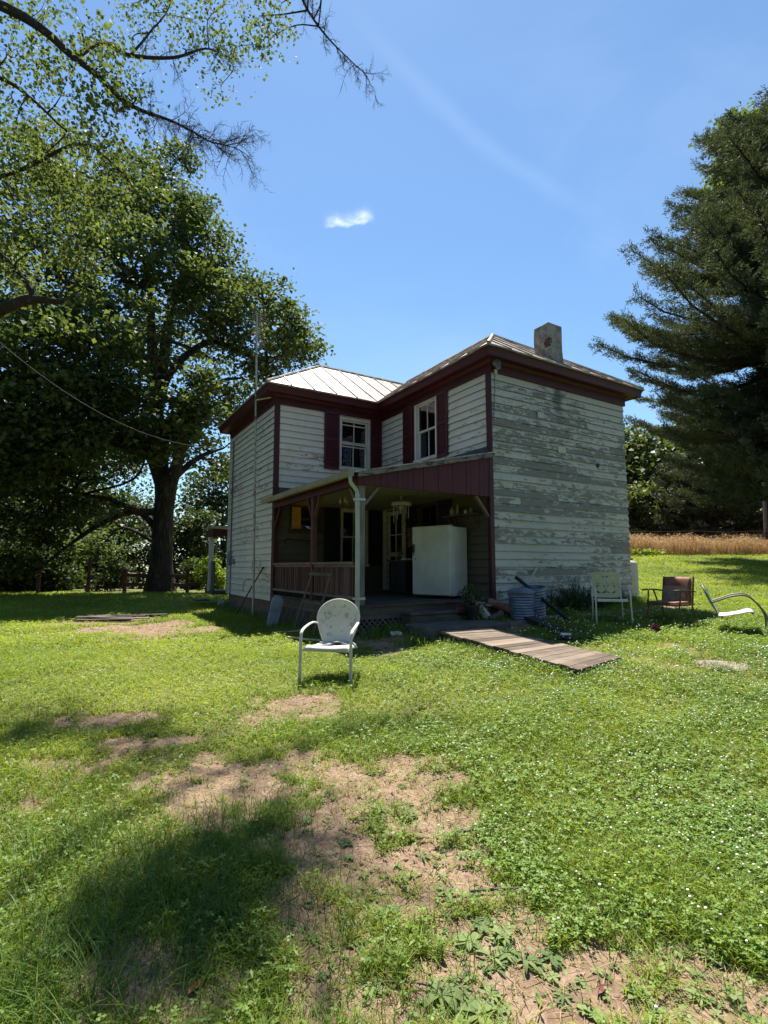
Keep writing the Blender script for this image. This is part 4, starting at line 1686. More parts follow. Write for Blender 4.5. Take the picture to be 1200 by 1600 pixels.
for k in range(5):
    a0 = k * 1.2566
    c_, s_ = math.cos(a0), math.sin(a0)
    mb = MB()
    mb.tube(curve_pts([(0, 0, -.26), (.06 * c_, .06 * s_, -.32), (.14 * c_, .14 * s_, -.30), (.16 * c_, .16 * s_, -.24)], 4), .007, 6)
    am = mb.build('arm', M['rust'], ch)
    mb = MB()
    mb.lathe([(.012, -.24), (.022, -.22), (.012, -.17), (.003, -.14)], (.16 * c_, .16 * s_, 0), 10)
    mb.lathe([(.001, -.40), (.012, -.375), (.001, -.345)], (.14 * c_, .14 * s_, 0), 6)
    mb.build('glass_drop', jm, am)

# small picture and hangings in the shade by the door
pf = thing('picture_frame', 'dark framed picture hanging on the wall right of the porch door', 'picture', hw(-.06, -1.37, 2.25), TH)
mb = MB()
mb.mm((-.02, -.16, -.24), (0, .16, -.21))
mb.mm((-.02, -.16, .21), (0, .16, .24))
mb.mm((-.02, -.16, -.21), (0, -.13, .21))
mb.mm((-.02, .13, -.21), (0, .16, .21))
mb.build('frame', M['brownw'], pf, bevel=.003)
mb = MB()
mb.mm((-.008, -.13, -.21), (-.003, .13, .21))
mb.build('print', mat_plain('dim_print', (.16, .13, .11), .6, 0, .6, 12), pf)

# ================================================================== IRON AND BOARDS BY THE PORCH
ib = at(430, 977)
ib = at(424, 981)
t_ = thing('ironing_board', 'grey rounded board leaning against the porch corner post', 'board', (ib.x, ib.y, ib.z - .02), rot=(R(-14), R(15), R(24)))
mb = MB()
pts = []
for k in range(13):
    a0 = math.pi * k / 12
    pts.append((.115 * math.cos(a0), 0, .56 + .10 * math.sin(a0)))
pts += [(-.105, 0, .02), (.105, 0, .02)]
mb.prism(pts, (0, .03, 0))
mb.build('board', mat_plain('board_cover', (0.30, 0.32, 0.36), 0.7, 0, .3, 4), t_, bevel=.008)

# old chair frame / stick frame leaning on the railing
p0 = hw(-3.22, -2.36)
p1 = hw(-3.18, -3.12)
p0.z, p1.z = float(gz(p0.x, p0.y)), float(gz(p1.x, p1.y))
t_ = thing('stick_frame', 'old weathered wooden gate frame leaning on the porch railing', 'frame', p0)
top0 = hw(PX0 - .10, -2.45, 1.52) - p0
top1 = hw(PX0 - .10, -3.20, 1.52) - p0
q1 = p1 - p0
mb = MB()
mb.bar((0, 0, 0), top0, .05, .035, (1, 0, 0))
mb.bar(q1, top1, .05, .035, (1, 0, 0))
mb.each('upright', M['greyz'], t_, bevel=.004)
mb = MB()
for f_ in (.50, .95):
    e = (top1 - top0).normalized() * .10
    mb.bar(Vector((0, 0, 0)).lerp(top0, f_) - e * (f_ > .9) + Vector((0, -.03, 0)), q1.lerp(top1, f_) + e * (f_ > .9) + Vector((0, -.03, 0)), .035, .05)
mb.each('cross_bar', M['greyx'], t_, bevel=.004)

# ================================================================== TV ANTENNA
pb_ = at(395.5, 966)
ant = thing('tv_antenna', 'tall mast beside the left wall with a grid television antenna on top', 'antenna', pb_)
topw = wp(401.5, 492, pb_.y + .02) - pb_
mb = MB()
mb.tube([(0, 0, -.1), topw * .33, topw * .66, topw], [.028, .026, .023, .020], 10)
mb.tube([topw * .30, topw * .31], .034, 10)
mb.tube([topw * .58, topw * .59], .031, 10)
mb.build('mast', M['polegrey'], ant, smooth=True)
mb = MB()
# two reflector panels in a shallow V, long rods on a frame
zc0, zc1 = topw.z - .68, topw.z + .04
ang = TH + R(38)
ux, uy = math.cos(ang), math.sin(ang)
for side, fold in ((-1, R(20)), (1, R(-20))):
    ca, sa = math.cos(ang + fold), math.sin(ang + fold)
    wid = .36 if side < 0 else .26
    for k in range(15):
        z = zc0 + (zc1 - zc0) * k / 14
        a_p = Vector((topw.x * (z / topw.z), 0, z))
        mb.tube([a_p + Vector((side * .03 * ca, side * .03 * sa, 0)), a_p + Vector((side * wid * ca, side * wid * sa, 0))], .0026, 5)
    for f_ in (.45, .95):
        mb.tube([Vector((topw.x + side * wid * f_ * ca, side * wid * f_ * sa, zc0)), Vector((topw.x + side * wid * f_ * ca, side * wid * f_ * sa, zc1))], .0032, 5)
mb.build('antenna_grid', mat_plain('antenna_rod', (.20, .20, .19), .5, .5), ant)
mb = MB()
mb.bar(topw * .905 * .78, topw * .905 * .78 + (hw(-LB + .03, .02, 0) - Vector((pb_.x, pb_.y, 0))) * .98, .02, .03)
mb.build('wall_brace', M['white'], ant)
mb = MB()
for k in range(3):
    c = topw * (.155 + .01 * k)
    mb.tube([c + Vector((.10 * math.cos(a0) + .05, .02 + .02 * k, .10 * math.sin(a0) * (1.1))) for a0 in np.linspace(0, 6.0, 20)], .005, 5)
mb.tube(curve_pts([topw * .2, topw * .16 + Vector((.08, -.02, -.02)), topw * .13 + Vector((.25, .0, .06)), topw * .13 + Vector((.42, .12, .04))], 6), .005, 5)
mb.build('cable_loop', M['cord'], ant)
# rod leaning behind the mast
pA = at(368, 962)
pr_ = thing('leaning_rod', 'dark iron rod leaning against the left wall behind the antenna mast', 'rod', pA)
pB = wp(410, 889, pb_.y + .12) - pA
mb = MB()
mb.tube([(0, 0, 0), pB * .5 + Vector((0, 0, .01)), pB], .017, 8)
mb.build('shaft', M['rust'], pr_)
mb = MB()
mb.tube([pB, pB * 1.04 + Vector((0, 0, .0))], .024, 8)
mb.build('knob', M['black'], pr_)

# ================================================================== WHITE LAWN CHAIR (front)
def tube_path(mb, ctrl, r_, n=10, k=6, flat=None):
    mb.tube(curve_pts(ctrl, k), r_, n, flat=flat)


def shell_chair(name, label, loc, rotz, mats, rot=None, low=False):
    """1950s steel lawn chair: shell back, pan seat, one bent tube frame. Faces -y locally."""
    t = thing(name, label, 'lawn chair', loc, rotz, rot=rot)
    mf, mback, mseat = mats
    sh_ = .39
    # seat pan
    mb = MB()
    n = 14
    rows_ = []
    for i in range(n + 1):
        f_ = i / n
        y = -.23 + .45 * f_
        z = sh_ + .022 * (2 * f_ - 1) ** 2 - .04 * f_ + (-.05 * max(0, (0.10 - f_) / .10))
        row = []
        for j in range(n + 1):
            g_ = j / n * 2 - 1
            w_ = .255 - .03 * f_
            zz = z + .014 * g_ * g_ - .03 * max(0, abs(g_) - .93) / .07
            row.append((g_ * w_, y, zz))
        rows_.append(row)
    vs = [p for r in rows_ for p in r]
    fs = [(i * (n + 1) + j, i * (n + 1) + j + 1, (i + 1) * (n + 1) + j + 1, (i + 1) * (n + 1) + j) for i in range(n) for j in range(n)]
    mb.add(vs, fs)
    so = mb.build('seat', mseat, t, smooth=True)
    so.modifiers.new('sol', 'SOLIDIFY').thickness = .004
    # shell back: round, narrowing to the seat
    mb = MB()
    n = 40
    lean = R(14)
    c_, s_ = math.cos(lean), math.sin(lean)

    def bp_(x, h, dep=0.0):
        # h along the back from the seat, dep towards the sitter
        return (x, .205 + h * s_ - dep * c_, sh_ - .02 + h * c_ + dep * s_)
    outline = []
    for k in range(23):
        a0 = math.pi * k / 22
        outline.append((.246 * math.cos(a0), .285 + .212 * math.sin(a0)))
    for k in range(1, 9):
        t_ = k / 8
        outline.append((-.246 + .100 * t_ ** 1.4, .285 - .285 * t_))
    for k in range(1, 6):
        outline.append((-.146 + .292 * k / 5, 0.0))
    for k in range(7, 0, -1):
        t_ = k / 8
        outline.append((.246 - .100 * t_ ** 1.4, .285 - .285 * t_))
    n = len(outline)
    vs = [bp_(0, .285, -.035)]
    rr_ = (.35, .7, .9, .97, 1.0)
    dp_ = (-.032, -.022, -.008, .0, -.012)
    for f_, d_ in zip(rr_, dp_):
        for (x, h) in outline:
            vs.append(bp_(x * f_, .285 + (h - .285) * f_, d_))
    fs = [(0, 1 + k, 1 + (k + 1) % n) for k in range(n)]
    for i in range(len(rr_) - 1):
        for k in range(n):
            a, b = 1 + i * n + k, 1 + i * n + (k + 1) % n
            fs.append((a, b, b + n, a + n))
    mb.add(vs, fs)
    bo = mb.build('backrest', mback, t, smooth=True)
    bo.modifiers.new('sol', 'SOLIDIFY').thickness = .004
    mb = MB()
    mb.tube([bp_(x, h, -.004) for x, h in outline[::1]] + [bp_(*outline[0], -.004)], .009, 6, cap=False)
    mb.build('rolled_rim', mf, bo, smooth=True)
    # frame: arms, front legs, ground runner as one bent tube each side
    r_ = .0135
    for s in (-1, 1):
        mb = MB()
        if not low:
            tube_path(mb, [bp_(s * .225, .22, -.02), (s * .255, .15, sh_ + .215), (s * .27, -.02, sh_ + .20), (s * .27, -.20, sh_ + .165), (s * .268, -.245, sh_ + .10), (s * .268, -.255, sh_ - .05), (s * .27, -.26, .16), (s * .27, -.262, .03), (s * .265, -.24, .010), (s * .26, -.15, .006), (s * .25, .12, .004)], r_, 10, 5, (1.25, .8))
        else:
            tube_path(mb, [bp_(s * .225, .20, -.02), (s * .262, .14, sh_ + .20), (s * .27, -.02, sh_ + .235), (s * .27, -.18, sh_ + .22), (s * .27, -.27, sh_ + .12), (s * .27, -.345, sh_ - .04), (s * .27, -.36, .22), (s * .27, -.32, .07), (s * .268, -.24, .012), (s * .262, -.10, .008), (s * .25, .16, .008)], r_, 10, 5)
        mb.build('arm_tube', mf, t, smooth=True)
    mb = MB()
    tube_path(mb, [(-.25, .12, .006), (-.22, .20, .008), (0, .22, .010), (.22, .20, .008), (.25, .12, .006)], r_, 8, 5)
    mb.bar((-.265, -.205, sh_ - .035), (.265, -.205, sh_ - .035), .02, .025)
    mb.bar((-.24, .18, sh_ - .055), (.24, .18, sh_ - .055), .02, .02)
    mb.each('cross_tube', mf, t, smooth=False)
    return t


cf = at(517, 1062)
shell_chair('metal_lawn_chair', 'white round backed metal lawn chair alone on the grass before the porch', (cf.x, cf.y + .06, cf.z - .03), R(-9), (M['chairwf'], M['chairw'], M['chairwf']))
# small dark bundle on its seat
gl = thing('work_gloves', 'small black and grey pair of work gloves lying on the white chair seat', 'gloves', (cf.x + .02, cf.y + .15, cf.z + .335), R(10))
mb = MB()
mb.ball((.03, .02, .022), .05, 12, 7, (1.2, .7, .42), .25)
mb.ball((-.06, -.02, .014), .04, 12, 7, (1.3, .6, .35), .25)
mb.each('palm', M['black'], gl, smooth=True)
mb = MB()
for k in range(4):
    mb.tube([(-.10 + .02 * k, -.03 + .012 * k, .014), (-.14 + .018 * k, -.055 + .006 * k, .012), (-.155 + .02 * k, -.085, .008)], [.011, .010, .007], 7)
    mb.tube([(.08, .0 + .014 * k, .018), (.115, -.015 + .016 * k, .014), (.135, -.04 + .02 * k, .008)], [.011, .010, .007], 7)
mb.each('finger', mat_plain('grey_glove', (.22, .22, .22), .9), gl, smooth=True)

# rusty white chair at the right edge, facing right
ce = at(1164, 989)
cr_ = shell_chair('metal_lawn_chair', 'white metal lawn chair with rust stained seat seen from its side at the right', (ce.x, ce.y + .08, ce.z - .08), 0, (mat_rusty('chair_frame_green', (0.16, 0.16, 0.11), (.12, .08, .05), .25, 12, .5), M['chairwf'], M['chairseat']), rot=(R(-9), 0, R(57)), low=True)

# ---- yellow square back chair
cy_ = at(959, 975)
yc = thing('metal_lawn_chair', 'pale yellow metal lawn chair with square cut-out back beside the house end wall', 'lawn chair', (cy_.x, cy_.y + .12, cy_.z - .02), R(-12))
# back: flat panel with four pinwheel cells
mb = MB()
Wb, Hb = .43, .43
lean = R(10)
cl_, sl_ = math.cos(lean), math.sin(lean)


def yb_(x, h):
    return Vector((x, .20 + h * sl_, .40 + h * cl_))


def ypoly(pts):
    n = len(pts)
    f = [yb_(*p) for p in pts]
    nrm = Vector((0, cl_, -sl_)) * .006
    mb.prism(f, nrm)


x0, x1, h0, h1 = -Wb / 2, Wb / 2, .02, .02 + Hb
bx0, bx1, bh0, bh1 = -.145, .145, .095, .385
# frame band with rounded outer corners
c = .05


def corner(cx, ch, a0, a1):
    return [(cx + c * math.cos(a0 + (a1 - a0) * i / 5), ch + c * math.sin(a0 + (a1 - a0) * i / 5)) for i in range(6)]


H2 = math.pi / 2
ypoly(corner(x0 + c, h1 - c, math.pi, H2) + corner(x1 - c, h1 - c, H2, 0) + [(x1, bh1), (x0, bh1)])
ypoly(corner(x1 - c, h0 + c, 0, -H2) + corner(x0 + c, h0 + c, -H2, -math.pi) + [(x0, bh0), (x1, bh0)])
ypoly([(x0, bh0), (bx0, bh0), (bx0, bh1), (x0, bh1)])
ypoly([(bx1, bh0), (x1, bh0), (x1, bh1), (bx1, bh1)])
g = .014
for i in range(2):
    for j in range(2):
        xa = bx0 + (bx1 - bx0) * i / 2 + (g / 2 if i else 0)
        xb = bx0 + (bx1 - bx0) * (i + 1) / 2 - (0 if i else g / 2)
        ha = bh0 + (bh1 - bh0) * j / 2 + (g / 2 if j else 0)
        hb = bh0 + (bh1 - bh0) * (j + 1) / 2 - (0 if j else g / 2)
        mx, mh = (xa + xb) / 2, (ha + hb) / 2
        e = .012
        # diamond with pinched sides, corners left open as curved triangles
        pts = []
        for (p, q) in (((xa, mh), (mx, hb)), ((mx, hb), (xb, mh)), ((xb, mh), (mx, ha)), ((mx, ha), (xa, mh))):
            for k in range(4):
                f_ = k / 4
                X, Y = p[0] + (q[0] - p[0]) * f_, p[1] + (q[1] - p[1]) * f_
                bulge = .012 * math.sin(math.pi * f_)
                X += (X - mx) / .06 * bulge
                Y += (Y - mh) / .06 * bulge
                pts.append((X, Y))
        ypoly(pts)
ypoly([(-g / 2, bh0), (g / 2, bh0), (g / 2, bh1), (-g / 2, bh1)])
mh = (bh0 + bh1) / 2
ypoly([(bx0, mh - g / 2), (-g / 2, mh - g / 2), (-g / 2, mh + g / 2), (bx0, mh + g / 2)])
ypoly([(g / 2, mh - g / 2), (bx1, mh - g / 2), (bx1, mh + g / 2), (g / 2, mh + g / 2)])
mb.build('backrest', M['chairy'], yc)
mb = MB()
vs = []
for i in range(9):
    for j in range(9):
        f_, g_ = i / 8, j / 8 * 2 - 1
        vs.append((g_ * .225, -.24 + .45 * f_, .40 - .03 * f_ + .02 * (2 * f_ - 1) ** 2 + .01 * g_ * g_))
mb.add(vs, [(i * 9 + j, i * 9 + j + 1, i * 9 + j + 10, i * 9 + j + 9) for i in range(8) for j in range(8)])
so = mb.build('seat', M['chairwf'], yc, smooth=True)
so.modifiers.new('sol', 'SOLIDIFY').thickness = .006
mb = MB()
mb.bar((-.23, -.235, .40), (.23, -.235, .40), .03, .045)
mb.build('seat_rail', M['chairwf'], yc, bevel=.008)
for s in (-1, 1):
    mb = MB()
    tube_path(mb, [yb_(s * .225, .19), (s * .25, .12, .60), (s * .262, -.08, .60), (s * .262, -.22, .57), (s * .260, -.262, .50), (s * .258, -.27, .36), (s * .262, -.29, .16), (s * .262, -.30, .0)], .013, 10, 5)
    mb.build('arm_tube', M['chairwf'], yc, smooth=True)
    mb = MB()
    tube_path(mb, [yb_(s * .222, .30), yb_(s * .225, .0), (s * .228, .17, .30), (s * .235, .21, .0)], .012, 8, 5)
    mb.build('leg', M['chairwf'], yc, smooth=True)
mb = MB()
mb.tube([(-.235, .20, .06), (.235, .20, .06)], .008, 8)
mb.each('stretcher', M['chairwf'], yc)

# ---- brown folding armchair, facing left
bc = at(1052, 974)
br = thing('folding_armchair', 'brown upholstered folding armchair with wooden arms on the lawn facing the house', 'armchair', (bc.x, bc.y + .05, bc.z - .03), R(-58))
# local: faces -y, seat width along x
mb = MB()
lean = R(9)
rows_ = []
n = 10
for i in range(n + 1):
    f_ = i / n
    for j in range(n + 1):
        g_ = j / n * 2 - 1
        z = .36 + .40 * f_
        y = .20 + .40 * f_ * math.tan(lean) + .035 * (1 - g_ * g_) + .02 * max(0, f_ - .85) * 6
        rows_.append((g_ * .23 * (1 - .06 * max(0, f_ - .85) * 6), y, z))
mb.add(rows_, [(i * (n + 1) + j, i * (n + 1) + j + 1, (i + 1) * (n + 1) + j + 1, (i + 1) * (n + 1) + j) for i in range(n) for j in range(n)])
bo = mb.build('backrest', M['uphol'], br, smooth=True)
bo.modifiers.new('sol', 'SOLIDIFY').thickness = .045
mb = MB()
mb.box((0, .185, .50), (.42, .012, .26), Matrix.Rotation(R(-9), 3, 'X'))
mb.build('torn_cover', M['mesh_tan'], br)
mb = MB()
mb.mm((-.235, -.25, .335), (.235, .20, .385))
mb.build('seat', M['uphol'], br, bevel=.02, seg=3)
mb = MB()
for s in (-1, 1):
    mb.bar((s * .245, -.26, .335), (s * .245, .25, .335), .022, .03)
    mb.bar((s * .245, .20, .33), (s * .245, .285, .78), .022, .028, (0, 1, 0))
mb.bar((-.245, -.25, .335), (.245, -.25, .335), .022, .03)
mb.build('seat_frame', M['rust'], br, bevel=.004)
for s in (-1, 1):
    mb = MB()
    pts = [(s * .262, -.34, .565), (s * .262, -.20, .572), (s * .262, .02, .565), (s * .262, .24, .545)]
    for a, b in zip(pts, pts[1:]):
        mb.bar(a, b, .055, .022)
    ar = mb.build('arm', M['armwood'], br, bevel=.006)
    mb = MB()
    mb.bar((s * .262, -.20, .34), (s * .262, -.17, .555), .016, .02, (0, 1, 0))
    mb.bar((s * .262, .10, .34), (s * .262, -.02, .555), .016, .02, (0, 1, 0))
    mb.each('arm_support', M['rust'], ar)
    mb = MB()
    mb.tube([(s * .25, -.19, .34), (s * .265, -.30, .0)], .011, 8)
    mb.build('leg', M['rust'], br)
    mb = MB()
    mb.tube([(s * .25, .17, .34), (s * .265, .31, .0)], .011, 8)
    mb.build('leg', M['rust'], br)
mb = MB()
mb.tube([(-.262, -.285, .05), (.262, -.285, .05)], .009, 8)
mb.tube([(-.262, .29, .05), (.262, .29, .05)], .009, 8)
mb.each('stretcher', M['rust'], br)

# ---- white upright tank behind the far corner
tp = hw(LC + .40, -LA + .30)
tk = thing('gas_tank', 'tall off white gas tank standing just past the far corner of the end wall', 'tank', snap(tp))
mb = MB()
mb.lathe([(.19, .04), (.19, .72), (.185, .77), (.16, .81), (.10, .835), (.0, .84)], (0, 0, .03), 28)
mb.lathe([(.15, 0), (.15, .06)], (0, 0, 0), 20)
mb.build('body', M['tank'], tk, smooth=True)
mb = MB()
mb.lathe([(.035, .86), (.035, .94), (.02, .95)], (0, 0, 0), 12)
mb.mm((-.10, -.012, .87), (.10, .012, .92))
mb.build('valve', M['rust'], tk)

# ================================================================== CANS, PLANKS, RAMP, POTS
def ribbed_can(name, label, loc, r0, r1, h, tilt=None, rz=0):
    t = thing(name, label, 'trash can', loc, rot=tilt or (0, 0, rz))
    prof = [(r0 * .96, 0)]
    nr = 22
    for i in range(nr + 1):
        f_ = i / nr
        prof.append((r0 + (r1 - r0) * f_ + (.011 if i % 2 else 0), .01 + (h - .03) * f_))
    prof += [(r1 + .014, h - .012), (r1 + .014, h), (r1 - .004, h)]
    mb = MB()
    mb.lathe(prof + [(r1 - .012, h - .02), (r0 - .015, .02)], (0, 0, 0), 40)
    b = mb.build('body', M['galv'], t, smooth=True)
    for s in (-1, 1):
        mb = MB()
        tube_path(mb, [(s * (r1 + .005), -.06, h * .78), (s * (r1 + .045), -.05, h * .74), (s * (r1 + .045), .05, h * .74), (s * (r1 + .005), .06, h * .78)], .008, 7, 4)
        mb.build('handle', M['galv'], t)
    return t


def cloc(px, py):
    return at(px, py)


c1 = cloc(821, 972)
t_ = ribbed_can('trash_can', 'ribbed galvanised steel trash can with dented lid by the end wall', (c1.x, c1.y + .20, c1.z - .03), .19, .215, .53)
mb = MB()
mb.lathe([(.235, .505), (.235, .535), (.20, .555), (.10, .585), (.0, .59)], (0, 0, 0), 32)
mb.tube([(-.06, 0, .585), (-.04, 0, .62), (.04, 0, .62), (.06, 0, .585)], .008, 7)
mb.build('lid', M['galv'], t_, smooth=True)
c2 = cloc(842, 969)
t_ = ribbed_can('trash_can', 'second galvanised trash can behind the lidded one, leaning and open', (c2.x + .02, c2.y + .26, c2.z - .03), .165, .205, .58, tilt=(R(6), R(-7), .3))

# planks and poles leaning crosswise
def plank(name, label, cat, a, b, w, h, mat, up=(0, 0, 1), rnd=False):
    a = Vector(a)
    b = Vector(b)
    t = thing(name, label, cat, a)
    mb = MB()
    d = b - a
    n = 6
    for i in range(n):
        pa, pb_ = d * (i / n), d * ((i + 1) / n)
        if rnd:
            pass
        else:
            mb.bar(pa + Vector((0, 0, .004 * math.sin(i * 1.3))), pb_ + Vector((0, 0, .004 * math.sin((i + 1) * 1.3))), w, h, up)
    if rnd:
        mb.tube([d * (i / 8) + Vector((0, 0, .004 * math.sin(i))) for i in range(9)], w, 10)
    mb.build('shaft', mat, t, smooth=rnd)
    return t


gA = hw(.10, -LA - .30); gA.z = float(gz(gA.x, gA.y)) + .1
plank('pole', 'pale grey pole leaning up to the right against the peeling wall', 'pole', gA, hw(1.02, -LA - .07, 1.56), .018, .018, mat_plain('pale_pole', (.42, .42, .38), .7), rnd=True)
gB = at(895, 975)
plank('dark_beam', 'dark square timber leaning up to the left across the trash cans', 'timber', gB, wp(806, 902, hw(.55, -LA - .5).y) , .05, .05, M['black'])
pD = at(826, 971)
plank('thin_stick', 'thin dark stick leaning against the front of the trash cans', 'stick', (pD.x, pD.y, pD.z), wp(846, 938, pD.y + .2), .010, .01, M['black'], rnd=True)
gC = at(778, 951)
gD = at(875, 992)
plank('long_plank', 'long blackened plank lying on the ground from the porch post towards the yard', 'plank', (gC.x, gC.y, gC.z + .10), (gD.x, gD.y, gD.z + .05), .14, .035, mat_wood('burnt_plank', (.06, .05, .045), (.02, .018, .016), 1))
gE, gF = at(838, 974), at(915, 988)
plank('long_plank', 'grey plank lying on the ground under the blackened one', 'plank', (gE.x, gE.y, gE.z + .03), (gF.x, gF.y, gF.z + .03), .10, .03, M['greyx'])
gE, gF = at(845, 972), at(878, 964)
plank('short_board', 'short bleached board lying behind the crossed timbers', 'board', (gE.x, gE.y, gE.z + .05), (gF.x, gF.y, gF.z + .03), .06, .025, mat_wood('bleached', (.30, .25, .2), (.15, .12, .1), 0))

# ramp of cross planks
rc = [at(684, 1000), at(766, 992), at(972, 1036), at(906, 1060)]
hgt = [.13, .10, .07, .09]
rcs = [Vector((p.x, p.y, p.z + h)) for p, h in zip(rc, hgt)]
rp = thing('wooden_ramp', 'weathered plank ramp lying on the grass from the porch step', 'ramp', rcs[0], math.atan2(rcs[1].y - rcs[0].y, rcs[1].x - rcs[0].x))
inv = Matrix.Rotation(-rp.rotation_euler.z, 3, 'Z')
loc4 = [inv @ (p - rcs[0]) for p in rcs]
mb = MB()
nb = 17
for i in range(nb):
    f0, f1 = i / nb, (i + .978) / nb
    mb.r = random.random()
    e0, e1 = random.uniform(-.025, .012), random.uniform(-.012, .03)
    L0, L1 = loc4[0].lerp(loc4[3], f0), loc4[0].lerp(loc4[3], f1)
    R0, R1 = loc4[1].lerp(loc4[2], f0), loc4[1].lerp(loc4[2], f1)
    ex = (R0 - L0).normalized()
    dz = Vector((0, 0, random.uniform(-.004, .004)))
    quad = [L0 + ex * e0 + dz, R0 + ex * e1 + dz, R1 + ex * e1 + dz, L1 + ex * e0 + dz]
    mb.prism(quad, (0, 0, -.03))
mb.build('deck', M['ramp'], rp, bevel=.003)
mb = MB()
for f_ in (.06, .94):
    A = loc4[0].lerp(loc4[1], f_) + Vector((0, 0, -.075))
    B = loc4[3].lerp(loc4[2], f_) + Vector((0, 0, -.075))
    mb.bar(A, B, .04, .085)
mb.each('stringer', M['greyy'], rp)

# concrete slab before the step
slab = thing('concrete_slab', 'dark cracked concrete slab at the foot of the porch step', 'slab', hw(-1.45, -LA - .72, .60), TH)
mb = MB()
out_ = [(-.78, -.36), (-.2, -.42), (.45, -.38), (.82, -.30), (.80, .30), (.1, .36), (-.76, .34)]
mb.prism([(x, y, -.15) for x, y in out_], (0, 0, .285))
mb.build('block', M['conc'], slab, bevel=.02)

# potted plant, logs, clay pipe at the right of the step
pp_ = hw(-.92, -LA - .42, .745)
pt = thing('potted_plant', 'drooping potted plant in a dark pot on the slab before the freezer', 'plant', pp_)
mb = MB()
mb.lathe([(.09, 0), (.13, .20), (.14, .20), (.14, .23), (.12, .23), (.115, .19), (0, .19)], (0, 0, 0), 20)
mb.build('pot', M['black'], pt, smooth=True)
mb = MB()
stems = []
for k in range(16):
    a0 = k * 2.4
    l = .16 + .12 * random.random()
    tip = Vector((l * math.cos(a0), l * math.sin(a0), .20 + .34 * random.random() - .10 * (k % 3)))
    pts = curve_pts([(0.02 * math.cos(a0), .02 * math.sin(a0), .18), (tip.x * .5, tip.y * .5, .36 + .06 * (k % 4)), tip], 5)
    mb.tube(pts, .004, 5)
    stems.append(pts)
mb.build('stem', M['darkweed'], pt)
mb = MB()
for pts in stems:
    for p in pts[3:]:
        for q_ in range(3):
            d = Vector((random.gauss(0, 1), random.gauss(0, 1), random.gauss(0, .6))).normalized()
            s_ = d.cross(Vector((0, 0, 1))).normalized() * .014
            l = .05 + .03 * random.random()
            mb.r = random.random()
            mb.add([p, p + d * l * .5 + s_, p + d * l, p + d * l * .5 - s_], [(0, 1, 2, 3)])
mb.build('leaves', M['leafL'], pt)
rb = thing('red_bucket', 'dull red plastic bucket tipped beside the potted plant', 'bucket', hw(-1.02, -LA - .30, .90), rot=(R(70), 0, TH + R(60)))
mb = MB()
mb.lathe([(.0, -.12), (.085, -.12), (.115, .12), (.122, .12), (.122, .13), (.105, .12), (.078, -.105), (0, -.105)], (0, 0, 0), 22)
mb.build('body', M['redcup'], rb, smooth=True)
mb = MB()
tube_path(mb, [(.118, 0, .11), (.09, .12, .13), (0, .16, .14), (-.09, .12, .13), (-.118, 0, .11)], .004, 6, 5)
mb.build('handle', M['rust'], rb)


def log(name, label, a, b, r0, r1, mat, hollow=False):
    a = Vector(a)
    b = Vector(b)
    t = thing(name, label, 'pipe' if hollow else 'log', a)
    d = b - a
    mb = MB()
    if hollow:
        m_ = rot_to(d.normalized())
        L = d.length
        mb.lathe([(r0, 0), (r0, L * .8), (r0 * 1.22, L * .84), (r0 * 1.22, L), (r0 * 1.02, L), (r0 * .82, L * .8), (r0 * .82, 0)], (0, 0, 0), 22, m_)
    else:
        n = 7
        mb.tube([d * (i / n) + Vector((random.uniform(-.01, .01), random.uniform(-.01, .01), random.uniform(-.01, .01))) for i in range(n + 1)], [r0 + (r1 - r0) * i / n + random.uniform(-.006, .006) for i in range(n + 1)], 12)
    mb.build('barrel' if hollow else 'bole', mat, t, smooth=True)
    return t


log('pale_log', 'thick pale speckled log propped upright against the freezer plant', hw(-.66, -LA - .55, .74), hw(-.86, -LA - .28, 1.12), .075, .06, M['birch'])
log('pale_log', 'thin white branch stub lying right of the speckled log', hw(-.70, -LA - .22, 1.00), hw(-.34, -LA - .26, .93), .026, .018, M['birch'])
log('grey_log', 'short grey log lying low between the slab and the red post', hw(-.70, -LA - .62, .74), hw(-.30, -LA - .46, .82), .05, .05, M['greyx'])
log('clay_pipe', 'old clay drain pipe with wide mouth lying at the foot of the red post', hw(-.26, -LA - .12, .98), hw(.02, -LA - .62, .80), .075, .08, M['terra'], True)
log('grey_log', 'dark rotten log lying behind the clay pipe', hw(-.05, -LA - .12, .86), hw(.30, -LA - .30, .84), .05, .045, M['rust'])

# bits lying about
t_ = thing('crumpled_bag', 'crumpled white plastic bag in the grass under the lattice', 'bag', at(617, 994))
mb = MB()
for k in range(5):
    mb.ball((random.uniform(-.07, .07), random.uniform(-.04, .04), .035), .05, 8, 5, (1, .8, .7), .6)
mb.build('film', M['paper'], t_)
t_ = thing('flower_pot', 'small dark red plastic pot lying at the edge of the house shade', 'pot', at(1018, 990), rot=(R(20), R(30), 0))
mb = MB()
mb.lathe([(.0, 0), (.05, 0), (.065, .10), (.072, .10), (.072, .12), (.06, .12), (.045, .012), (0, .012)], (0, 0, .02), 20)
mb.build('body', M['redcup'], t_, smooth=True)
t_ = thing('grey_cloth', 'dark rag with a white edge in the grass beside the ramp', 'rag', at(884, 1003))
mb = MB()
mb.ball((0, 0, .05), .10, 12, 6, (1.2, .8, .6), .3)
mb.build('fold', M['black'], t_)
mb = MB()
mb.ball((-.0, -.02, .105), .05, 10, 5, (1.5, .8, .35), .3)
mb.build('edge', M['paper'], t_)
t_ = thing('stepping_stone', 'flat round stepping stone set in the lawn right of the ramp', 'stone', at(1126, 1042))
mb = MB()
mb.lathe([(.30, -.05), (.31, .012), (.27, .035), (.1, .045), (0, .045)], (0, 0, 0), 18)
